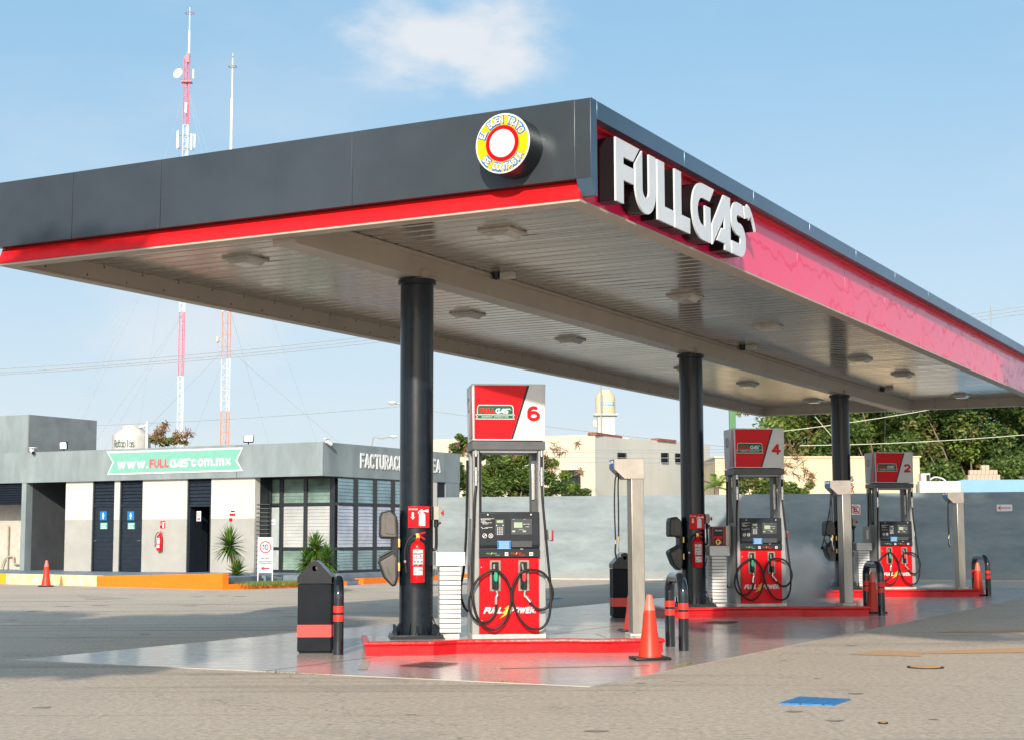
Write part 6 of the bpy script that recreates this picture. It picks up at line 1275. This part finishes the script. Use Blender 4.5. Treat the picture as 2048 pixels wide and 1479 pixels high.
# ================================================================== TREES
lfa = mat('leaf_mid', (.12, .20, .04), .5, var=.3, scale=4, transl=.42); lfb = mat('leaf_light', (.27, .40, .065), .5, var=.25, scale=4, transl=.48); lfc = mat('leaf_dark', (.06, .115, .025), .5, var=.3, scale=4, transl=.25); pod = mat('brown_pod', (.34, .20, .11), .7, var=.3, scale=9, transl=.2); olive = mat('leaf_olive', (.25, .23, .075), .5, var=.3, transl=.3)
brk = mat('tree_bark', (.20, .15, .11), .9, var=.2, bump=.4)
def leaves(name, clumps, n_, size, wts, mats, parent, seed, pods=0, spread=1., elong=3.2):
    rng = np.random.default_rng(seed); C_ = np.array([c[:3] for c in clumps]); Rr = np.array([c[3] for c in clumps]); pw_ = Rr ** 2; idx = rng.choice(len(clumps), n_, p=pw_ / pw_.sum())
    d = rng.normal(size=(n_, 3)); d /= np.linalg.norm(d, axis=1)[:, None]; rad = rng.random(n_) ** .45
    P_ = C_[idx] + d * (Rr[idx] * rad)[:, None] * np.array([1, 1, .75])
    ax = rng.normal(size=(n_, 3)); ax[:, 2] = ax[:, 2] * .5 - .25; ax /= np.linalg.norm(ax, axis=1)[:, None]
    bx = np.cross(ax, rng.normal(size=(n_, 3))); bx /= np.linalg.norm(bx, axis=1)[:, None]
    s_ = size * rng.uniform(.6, 1.3, n_)[:, None]; a_ = ax * s_; b_ = bx * s_ / elong
    V = np.stack([P_ - a_, P_ + b_ * 1.0, P_ + a_, P_ - b_ * 1.0], 1).reshape(-1, 3)
    cl_m = rng.choice(len(wts), len(clumps), p=np.array(wts) / sum(wts)); lm_ = rng.choice(len(wts), n_, p=np.array(wts) / sum(wts)); mi = np.where(rng.random(n_) < .55, cl_m[idx], lm_)
    me = bpy.data.meshes.new(name); F = np.arange(n_ * 4).reshape(-1, 4)
    me.from_pydata(V.tolist(), [], F.tolist()); me.polygons.foreach_set('material_index', mi.astype(np.int32))
    for m in mats: me.materials.append(m)
    o = bpy.data.objects.new(name, me); COL.objects.link(o); o.parent = parent; return o
def podstars(name, pts, parent, seed, s=.3):
    rng = random.Random(seed); vs = []; fs = []
    for c_ in pts:
        for i in range(11):
            d = Vector((rng.gauss(0, 1), rng.gauss(0, 1), rng.gauss(-.4, .9))).normalized(); sd = d.orthogonal().normalized() * .018; b_ = c_ + Vector((rng.uniform(-.06, .06), 0, rng.uniform(-.06, .06))); e_ = b_ + d * s * rng.uniform(.6, 1.1); k = len(vs); vs += [tuple(b_ - sd), tuple(b_ + sd), tuple(e_ + sd * .6), tuple(e_ - sd * .6)]; fs.append((k, k + 1, k + 2, k + 3))
    me = bpy.data.meshes.new(name); me.from_pydata(vs, [], fs); me.materials.append(pod); o = bpy.data.objects.new(name, me); COL.objects.link(o); o.parent = parent
def tree(name, base, clumps, nl, size, wts, label, cat, group, seed, npod=0, pods_at=None, trunk_r=.1, mats=None, podsz=.3, elong=3.2):
    rng = random.Random(seed); th = thing(name, label, cat, base, 0, group); g = M()
    for c_ in (clumps if len(clumps) < 21 else clumps[::4]):
        e_ = Vector(c_[:3]); m_ = Vector((e_.x * .35 + rng.uniform(-.2, .2), e_.y * .35, e_.z * .5)); g.tube([(0, 0, 0), m_, e_ * .8 + m_ * .2, e_ + Vector((0, 0, c_[3] * .3))], (trunk_r * .6, trunk_r * .12), 6, sub=3)
    g.cyl((0, 0, -.1), (0, 0, max(c_[2] for c_ in clumps) * .3), trunk_r, trunk_r * .6, n=10); g.out('trunk', brk, th)
    leaves('crown', clumps, nl, size, wts, mats or [lfa, lfb, lfc, olive], th, seed, elong=elong)
    if npod:
        pts = []
        for i in range(npod):
            c_ = rng.choice(pods_at or clumps); d = Vector((rng.gauss(0, 1), rng.gauss(0, 1) - .4, rng.gauss(.5, .8))).normalized(); pts.append(Vector(c_[:3]) + d * c_[3] * .95)
        podstars('seed_pods', pts, th, seed, podsz)
    return th
# feathery tree in front of the cream house (spans the gap beside pump 6)
Yt = 54.0; kk = Yt / FPX; bx0 = D(1020, 1000, Yt); 
def cl(x, y, r, dy=0, Y=Yt, b=None): q_ = D(x, y, Y); b = b or bx0; return (q_.x - b.x, dy, q_.z, r * Y / FPX)
cls = [cl(905, 935, 24), cl(915, 895, 20, .6), cl(930, 960, 28), cl(955, 905, 22, .3), cl(965, 950, 30, .4), cl(1000, 930, 30), cl(990, 975, 30, -.3), cl(1035, 915, 26, .3), cl(1050, 955, 34), cl(1040, 985, 26, .5), cl(1080, 925, 24, .2), cl(1095, 955, 20), cl(1115, 975, 20, -.4), cl(1145, 975, 18, .2), cl(1170, 985, 14), cl(1130, 950, 14), cl(900, 980, 20), cl(1085, 990, 24), cl(950, 990, 24), cl(932, 882, 16, .4), cl(945, 868, 10, .4), cl(918, 872, 9, .2), cl(1062, 900, 20, .3), cl(1105, 925, 14, .2), cl(985, 905, 22, .2), cl(1020, 955, 30, .1)]
tree('feathery_tree', (bx0.x, Yt, 0), cls, 23000, .078, (5, 4.5, 2, 1.5), 'feathery green tree with rusty seed pods in front of the cream house', 'tree', None, 3, 26, [cl(1050, 920, 26), cl(1100, 915, 14), cl(1110, 895, 8), cl(1130, 905, 10), cl(1155, 890, 5), cl(1165, 945, 8), cl(1110, 940, 10), cl(1085, 945, 20), cl(915, 895, 22)], podsz=.22)
b2_ = D(1560, 1000, 52)
c2l = lambda x, y, r, dy=0: cl(x, y, r, dy, 52, b2_)
tree('feathery_tree', (b2_.x, 52, 0), [c2l(1500, 960, 20), c2l(1525, 975, 26), c2l(1480, 975, 18), c2l(1550, 965, 20), c2l(1580, 978, 22), c2l(1605, 985, 16), c2l(1530, 945, 16), c2l(1480, 950, 14), c2l(1620, 970, 10)], 4600, .075, (4, 4, 1.5, 3), 'sparse feathery tree with brown pods between pumps 4 and 2', 'tree', None, 5, 45, [c2l(1570, 940, 20), c2l(1590, 925, 18), c2l(1610, 950, 16), c2l(1545, 930, 16), c2l(1500, 940, 12), c2l(1465, 945, 8), c2l(1630, 955, 10)], .06, podsz=.24)
b3_ = D(335, 900, 50); c3l = lambda x, y, r, dy=0: cl(x, y, r, dy, 50, b3_)
tree('feathery_tree', (b3_.x, 50, 0), [c3l(310, 878, 12), c3l(330, 882, 14), c3l(350, 880, 12), c3l(370, 884, 8)], 420, .09, (2, 1, 1, 4), 'brownish treetop with seed pods showing above the shop roof', 'tree', None, 9, 26, [c3l(312, 872, 8), c3l(325, 868, 8), c3l(332, 852, 5), c3l(345, 870, 10), c3l(360, 875, 8), c3l(376, 870, 4)], .05, podsz=.22)
# palm
b_ = D(1428, 990, 56); th = thing('palm', 'small palm with drooping fronds above the wall between the middle column and pump 4', 'palm', (b_.x, 56, 0)); zt_ = D(1428, 972, 56).z
g = M(); g.tube([(0, 0, 0), (.05, 0, zt_ * .5), (.1, 0, zt_)], (.12, .09), 8); g.out('trunk', brk, th)
vs = []; fs = []
for i in range(16):
    az_ = i * 2.4; el = R(random.uniform(-5, 70)); d = Vector((math.cos(az_) * math.cos(el), math.sin(az_) * math.cos(el), math.sin(el))); ln_ = random.uniform(.6, .95)
    for j in range(14):
        u_ = (j + 1) / 14; p_ = Vector((.1, 0, zt_)) + d * ln_ * u_ + Vector((0, 0, -.35 * u_ * u_)); sd = Vector((-d.y, d.x, 0)).normalized()
        for sg_ in (-1, 1):
            e_ = p_ + (sd * sg_ * .8 + d * .6 + Vector((0, 0, -.5))).normalized() * .22 * (1.1 - u_ * .5); k = len(vs); w_ = d * .02; vs += [tuple(p_ - w_), tuple(p_ + w_), tuple(e_)]; fs.append((k, k + 1, k + 2))
me = bpy.data.meshes.new('fronds'); me.from_pydata(vs, [], fs); me.materials.append(lfb); o = bpy.data.objects.new('fronds', me); COL.objects.link(o); o.parent = th
# tall trees behind, right
tall = [(1600, 76, 3.1, 8.2, 'loose olive tree with reddish tips behind the yellow building, left end of the tall row', (3, 3, 2, 5)), (1690, 80, 4.0, 9.6, 'tall green tree behind the farthest column, second of the row', (4, 3, 4, 2)), (1775, 74, 3.6, 9.4, 'tall mixed green tree rising behind fuel pump 2', (4, 3, 4, 2)), (1860, 78, 4.2, 10.2, 'dense green tree above the air conditioner on the neighbour wall', (4, 2, 5, 1)), (1950, 72, 4.0, 9.0, 'dense green tree above the pile of pink blocks', (4, 2, 5, 2)), (2040, 76, 4.4, 8.6, 'dense dark green tree at the right edge of the photo', (4, 3, 5, 2)), (1735, 92, 5.0, 10.0, 'farther dark tree filling the gap behind the pump 2 tree', (2, 1, 6, 1)), (1905, 92, 5.2, 10.0, 'farther dark tree between the dense trees on the right', (2, 1, 6, 1)), (2110, 90, 5.0, 9.5, 'farther dark tree beyond the right edge', (2, 1, 6, 1))]
for i, (x_, Y_, r_, h_, lb, wt) in enumerate(tall):
    b_ = D(x_, 1000, Y_); rng = random.Random(40 + i); cls = []
    for j in range(64):
        a_ = rng.uniform(0, 6.28); rr = r_ * math.sqrt(rng.random()); z_ = rng.uniform(1.6, h_); k_ = 1 - .25 * abs(z_ / h_ - .6); cls.append((math.cos(a_) * rr * k_, math.sin(a_) * rr * k_ * .7, z_, rng.uniform(.5, 1.05)))
    tree('tall_tree', (b_.x, Y_, 0), cls, (17000, 30000, 30000, 34000, 34000, 34000, 20000, 20000, 12000)[i], .125, wt, lb, 'tree', 'tall trees behind the neighbours', 60 + i, 26 if i < 6 else 0, None, .11, podsz=.4, elong=2.4)
# ================================================================== MASTS
mred = mat('mast_red', (.62, .12, .18), .5, var=.05); mwh = mat('mast_white', (.66, .70, .72), .5, var=.03); morg = mat('mast_rust_orange', (.60, .20, .08), .6)  # mast red paled: distance haze put into the colour
wire = mat('wire_grey', (.28, .31, .34), .6); wirep = mat('wire_pale', (.55, .58, .45), .6)
def lattice(th, name, w_, z0, z1, m, step, nleg=3, r=.05):
    g = M(); L_ = [(w_ * .58 * math.cos(R(a_)), w_ * .58 * math.sin(R(a_))) for a_ in ((210, 330, 90) if nleg == 3 else (225, 315, 45, 135))]
    for x_, y_ in L_: g.cyl((x_, y_, z0), (x_, y_, z1), r, n=6)
    n_ = max(1, int((z1 - z0) / step))
    for i in range(n_):
        a0_, a1_ = z0 + (z1 - z0) * i / n_, z0 + (z1 - z0) * (i + 1) / n_
        for k in range(len(L_)):
            p_, q_ = L_[k], L_[(k + 1) % len(L_)]; g.cyl((*p_, a0_), (*q_, a1_), r * .25, n=4, cap=False); g.cyl((*p_, a1_), (*q_, a1_), r * .32, n=4, cap=False)
    g.out(name, m, th)
Ym = 180.; bm_ = D(360, 880, Ym); th = thing('radio_mast', 'tall red and white guyed lattice mast with a white dish on the left', 'radio mast', (bm_.x, Ym, 0)); zm = lambda y, x=366: D(x, y, Ym).z
for y0, y1, m in ((1000, 752, mwh), (752, 625, mred), (625, 250, mwh), (250, 118, mred)): lattice(th, 'mast_section', .60, zm(y0), zm(y1), m, 1.0, r=.055 if y0 > 600 else .07)
g = M(); g.cyl((.2, 0, zm(118)), (.2, 0, zm(62)), .13, n=8); g.cyl((.2, 0, zm(62)), (.2, 0, zm(27)), .07, n=8); g.cyl((.2, 0, zm(27)), (.2, 0, zm(15)), .04, n=6); g.out('spire', mwh, th)
g = M(); g.prism([(-.3, zm(118)), (.1, zm(106)), (.3, zm(108)), (.3, zm(126)), (-.0, zm(126))], 'xz', -.3, .3); g.box(-.6, .6, -.5, .5, zm(166), zm(164)); g.out('top_bracket', mred, th)
g = M(); g.lathe([(.5, 0), (.56, .04), (.5, .08)], (.2, 0, zm(28)), n=20); g.out('ring', mat('mast_ring', (.45, .2, .35), .5), th)
g = M(); dc = Vector((-1.0, -.3, zm(148))); g.lathe([(0, -.25), (.3, -.22), (.55, -.1), (.62, .0), (.3, -.12), (0, -.16)], n=24)
bmesh.ops.rotate(g.bm, verts=list(g.bm.verts), cent=(0, 0, 0), matrix=Matrix.Rotation(R(75), 3, 'X') @ Matrix.Rotation(R(-22), 3, 'Y')); bmesh.ops.translate(g.bm, verts=list(g.bm.verts), vec=dc); g.out('dish', mwh, th)
g = M()
for zz_ in (zm(143), zm(160)): g.cyl((-.8, -.1, zz_), (.85, -.1, zz_ + .15), .04, n=6)
g.out('dish_bracket', wire, th)
g = M(); g.box(.70, .86, -.2, 0, zm(158), zm(140)); g.box(-.05, .2, -.6, -.4, zm(228), zm(208)); g.box(-.95, -.72, -.5, -.3, zm(298), zm(264)); g.box(-1.1, -.95, .1, .3, zm(297), zm(274)); g.box(.62, .85, -.5, -.3, zm(302), zm(270)); g.box(.85, 1.1, .1, .3, zm(295), zm(268)); g.out('panel_antenna', mwh, th)
g = M()
for zz_ in (zm(296), zm(270)): g.cyl((-.95, -.3, zz_), (.95, .2, zz_ - .2), .045, n=6); g.cyl((-.95, .2, zz_), (.95, -.3, zz_ - .1), .045, n=6)
g.out('antenna_bracket', wire, th)
for (y_, xe, ye) in ((168, 120, 1010), (168, 560, 1010), (168, 640, 1050), (629, 150, 1000), (629, 90, 1030), (629, 560, 1010), (400, 60, 1010), (400, 70, 1040), (400, 500, 1010), (280, 250, 1020)):
    e_ = D(xe, ye, Ym + (8 if xe % 20 else -6)); g = M(); g.cyl((0, 0, zm(y_)), (e_.x - bm_.x, e_.y - Ym, max(e_.z, 0)), .016, n=4); g.out('guy_wire', wire, th)
Y2 = 130.; bm2 = D(450, 880, Y2); th = thing('radio_mast', 'second slimmer red and white lattice mast with a pale top pole', 'radio mast', (bm2.x, Y2, 0)); zm2 = lambda y, x=452: D(x, y, Y2).z
for y0, y1, m in ((1010, 822, morg), (822, 716, mwh), (716, 624, morg), (624, 380, mwh)): lattice(th, 'mast_section', .68, zm2(y0), zm2(y1), m, .82, r=.04)
g = M(); g.cyl((.1, 0, zm2(380)), (.12, 0, zm2(197)), .11, n=8); g.cyl((.12, 0, zm2(197)), (.14, 0, zm2(118)), .06, n=8); g.cyl((.14, 0, zm2(118)), (.14, 0, zm2(106)), .02, n=6); g.out('spire', mwh, th)
g = M(); g.lathe([(.33, -.03), (.38, .02), (.33, .06), (.28, .02), (.33, -.03)], (.14, 0, zm2(134)), n=20); g.cyl((.14 - .33, 0, zm2(134)), (.14 + .33, 0, zm2(134)), .02, n=5); g.cyl((.14, -.33, zm2(134)), (.14, .33, zm2(134)), .02, n=5); g.lathe([(0, -.02), (.09, 0), (0, .02)], (.14, 0, zm2(114)), n=12); g.out('ring', mat('ring_grey', (.35, .37, .38), .5), th)
g = M(); g.cyl((-.75, -.2, zm2(680)), (-.6, -.2, zm2(680)), .30, .22, n=16); g.cyl((-.6, -.15, zm2(680)), (-.35, 0, zm2(680)), .03, n=6); g.out('dish', mat('dish_cream', (.70, .68, .52), .5), th)
for (y_, xe, ye) in ((695, 290, 860), (705, 375, 900), (695, 720, 920), (400, 640, 900), (400, 270, 1000), (600, 570, 1000)):
    e_ = D(xe, ye, Y2 - (10 if xe < 450 else -10)); g = M(); g.cyl((0, 0, zm2(y_)), (e_.x - bm2.x, e_.y - Y2, max(0, e_.z)), .011, n=4); g.out('guy_wire', wire, th)
# ================================================================== LAMPS, POLES, WIRES
def lamp(base, arm, head_r, label, k_):
    th = thing('street_lamp', label, 'street lamp', base, 0, 'street lamps beyond the shop'); g = M(); g.tube(arm, .045, 8, sub=4); g.out('pole', greyp, th)
    e_ = Vector(arm[-1]); g = M(); s = head_r; g.lathe([(0, .35 * s), (.5 * s, .3 * s), (.9 * s, 0), (.75 * s, -.02 * s), (0, -.02 * s)], n=18)
    bmesh.ops.scale(g.bm, verts=list(g.bm.verts), vec=(1.3, .8, 1)); bmesh.ops.translate(g.bm, verts=list(g.bm.verts), vec=e_); g.out('head', mwh, th)
    g = M(); g.lathe([(.72 * s, -.03 * s), (.6 * s, -.28 * s), (.3 * s, -.42 * s), (0, -.45 * s)], n=16); bmesh.ops.scale(g.bm, verts=list(g.bm.verts), vec=(1.2, .8, 1)); bmesh.ops.translate(g.bm, verts=list(g.bm.verts), vec=e_); g.out('lens', mat('lamp_lens', (.55, .55, .42), .2), th)
b_ = D(835, 900, 75); e_ = D(784, 805, 75); lamp((b_.x, 75, 0), [(0, 0, 0), (0, 0, e_.z - .8), (-.2, 0, e_.z - .2), (e_.x - b_.x, 0, e_.z)], .22, 'upper cobra head street lamp left of the nearest column', 1)
b_ = D(742, 900, 80); e_ = D(787, 872, 80); lamp((b_.x, 80, 0), [(0, 0, 0), (0, 0, D(742, 895, 80).z), (.55, 0, D(765, 876, 80).z), (e_.x - b_.x, 0, e_.z)], .2, 'lower street lamp on a curved arm above the shop roof', 1)
b_ = D(1467.5, 1000, 66); th = thing('green_totem_post', 'tall green post behind fuel pump 4', 'post', (b_.x, 66, 0)); zt_ = D(1467, 770, 66).z
g = M(); g.box(-.135, .135, -.1, .1, 0, zt_, bev=.01); g.out('post', mat('green_post_paint', (.045, .17, .06), .5, var=.05), th)
def span(label, pts, r, m, sag=0.):
    c_ = (pts[0] + pts[-1]) / 2; g = M(c_); P_ = []
    n_ = 14
    for i in range(n_ + 1):
        u_ = i / n_; P_.append(pts[0].lerp(pts[-1], u_) - Vector((0, 0, 4 * sag * u_ * (1 - u_))))
    g.tube(P_, r, 5, sub=1); o = g.out('power_line', m); tag(o, label, 'cable', 'overhead cables', loc=c_)
for i, (ya, yb_) in enumerate(((738, 668), (745.5, 675), (749, 682))): span(('topmost of the three overhead cables under the canopy on the left', 'middle of the three overhead cables under the canopy on the left', 'lowest of the three overhead cables under the canopy on the left')[i], [D(-80, ya + 4, 90), D(860, yb_ - 10, 90)], .022, wire, .25)
span('single overhead cable above the shop roof', [D(-40, 856, 85), D(800, 812, 85)], .018, wire, .2); span('overhead cable running from the nearest column to the tank tower', [D(800, 812, 85), D(1460, 893, 85)], .018, wire, .1)
for i, y_ in enumerate((898, 903, 913, 922)): span(f"thin cable crossing in front of the cream house, {ordw[i]} from the top", [D(1080, y_, 57), D(1480, y_ - 1 + i, 57)], .010, wire, .02)
span('pale cable rising to the right across the tall trees', [D(1560, 862, 60), D(1880, 815, 60)], .014, wirep, .05); span('long pale cable crossing the tall trees on the right', [D(1600, 890, 60), D(2100, 864, 60)], .014, wirep, .1); span('short pale cable slanting down left of the farthest column', [D(1630, 832, 60), D(1680, 890, 60)], .012, wirep, .0)
for i, y_ in enumerate((630, 637, 644)): span(f"overhead cable in the sky beyond the canopy's far right end, {ordw[i]} from the top", [D(1880, y_ + 8, 110), D(2110, y_ - 27 + i, 110)], .025, wire, .0)
b_ = D(1983, 680, 120); th = thing('antenna', 'thin antenna mast just above the far canopy edge on the right', 'antenna', (b_.x, 120, 0)); g = M(); g.cyl((0, 0, 0), (0, 0, D(1983, 612, 120).z), .035, n=5); g.cyl((-.12, 0, D(1983, 640, 120).z), (-.12, 0, D(1983, 622, 120).z), .02, n=4); g.cyl((.1, 0, D(1983, 640, 120).z), (.1, 0, D(1983, 618, 120).z), .02, n=4); g.out('mast', wire, th)
# ================================================================== STEAM behind pump 4
sm = bpy.data.materials.new('grey_steam'); sm.use_nodes = True; t = sm.node_tree; t.nodes.clear(); out = N(t, 'ShaderNodeOutputMaterial'); pv = N(t, 'ShaderNodeVolumePrincipled'); pv.inputs['Color'].default_value = (.66, .73, .82, 1)
tcn = N(t, 'ShaderNodeTexCoord'); ln = N(t, 'ShaderNodeVectorMath', operation='LENGTH'); L(t, tcn.outputs['Object'], ln.inputs[0]); fall = MATH(t, 'SUBTRACT', 1.0, ln.outputs['Value'], True)
nz = N(t, 'ShaderNodeTexNoise', Scale=2.2, Detail=4.0); L(t, tcn.outputs['Object'], nz.inputs[0])
dn = MATH(t, 'MULTIPLY', MATH(t, 'SUBTRACT', MATH(t, 'ADD', MATH(t, 'MULTIPLY', fall, 1.1), nz.outputs['Fac']), .60, True), 6.); L(t, dn, pv.inputs['Density']); L(t, pv.outputs[0], out.inputs['Volume'])
g = M(); bmesh.ops.create_icosphere(g.bm, subdivisions=3, radius=1.0); o = g.out('steam', sm, kind='stuff', label='bluish grey steam drifting beside fuel pump 4'); o.location = IO(1, 2.15, .9, .50); o.scale = (.80, .6, .95)
# ================================================================== off-frame roadside cables, and unseen trees added to shade the yard
for i, (T_, z_) in enumerate(((5.5, 13.4), (5.7, 12.2), (5.9, 11.0), (6.0, 9.2), (6.0, 8.7))):
    P_ = [ts(T_ + .25 * math.sin(k * 1.7 + i), 30 + k * 9, z_ - .35 * math.sin(math.pi * ((k * 9 / 45.) % 1))) for k in range(15)]
    g = M(P_[0]); g.tube(P_, .075, 5, sub=2); o = g.out('power_line', wire); tag(o, f'roadside cable right of the station outside the picture, {ordw[i]} from the top', 'cable', 'roadside cables', loc=P_[0])
for i, s_ in enumerate((52, 97)):
    th = thing('utility_pole', f"{('nearer', 'farther')[i]} utility pole right of the station outside the picture", 'utility pole', ts(6.1, s_), -AZ, 'roadside utility poles'); g = M(); g.cyl((0, 0, 0), (0, 0, 14), .17, .11, n=12); g.out('pole', mat('pole_concrete', (.4, .38, .34), .8), th); g = M(); g.box(-1., .3, -.06, .06, 13.1, 13.25); g.cyl((.2, 0, 10.2), (.2, 0, 11.0), .28, n=14); g.out('crossarm', steel, th)
def shade_tree(x_, y_, cls, label, seed, hb):
    th = thing('added_shade_tree', label, 'tree', (x_, y_, 0), 0, 'unseen trees added to shade the forecourt'); g = M(); g.tube([(0, 0, 0), (.1, 0, hb * .5), (0, .1, hb)], (.32, .2), 10)
    for c_ in cls[::5]: g.tube([(0, .1, hb - .3), (c_[0] * .5, c_[1] * .5, hb + .4), c_[:3]], (.13, .04), 6)
    g.out('trunk', brk, th); leaves('crown', cls, 11000, .32, (4, 3, 4, 1), [lfa, lfb, lfc, olive], th, seed, elong=1.5)
rng = random.Random(90); cls = []
for j in range(90):
    X_ = rng.uniform(1.4, 9.0); cls.append((X_ - 9.6, rng.uniform(-1.6, 1.6), rng.uniform(6.7, max(7.3, min(12.5, 7.6 + (X_ - 2.2) * .95))), rng.uniform(.6, 1.0)))  # crown shaped to shade the far islands yet spare the red band
shade_tree(9.6, 8.2, cls, 'unseen tree added right of the camera, crown shaped to shade islands and asphalt', 95, 6.2)
cls = [(rng.uniform(-4.5, 6.5), rng.uniform(-2., 2.), rng.uniform(6, 14.5), rng.uniform(.8, 1.3)) for j in range(110)] + [(rng.uniform(-4.6, -1.2), rng.uniform(-.8, .8), rng.uniform(10.8, 14.2), 1.0) for j in range(26)]
shade_tree(14.5, 20, cls, 'unseen leafy tree added right of the forecourt to shade the boundary wall', 96, 5.0)
cls = [(rng.uniform(-.5, 7.0), rng.uniform(-1.6, 1.6), rng.uniform(5.6, 9.6), rng.uniform(.6, 1.1)) for j in range(80)]
shade_tree(-12.5, 5.5, cls, 'unseen broad tree added on the left to shade the ground beside the slab', 97, 5.0)
SC.render.resolution_x = 1024; SC.render.resolution_y = 739
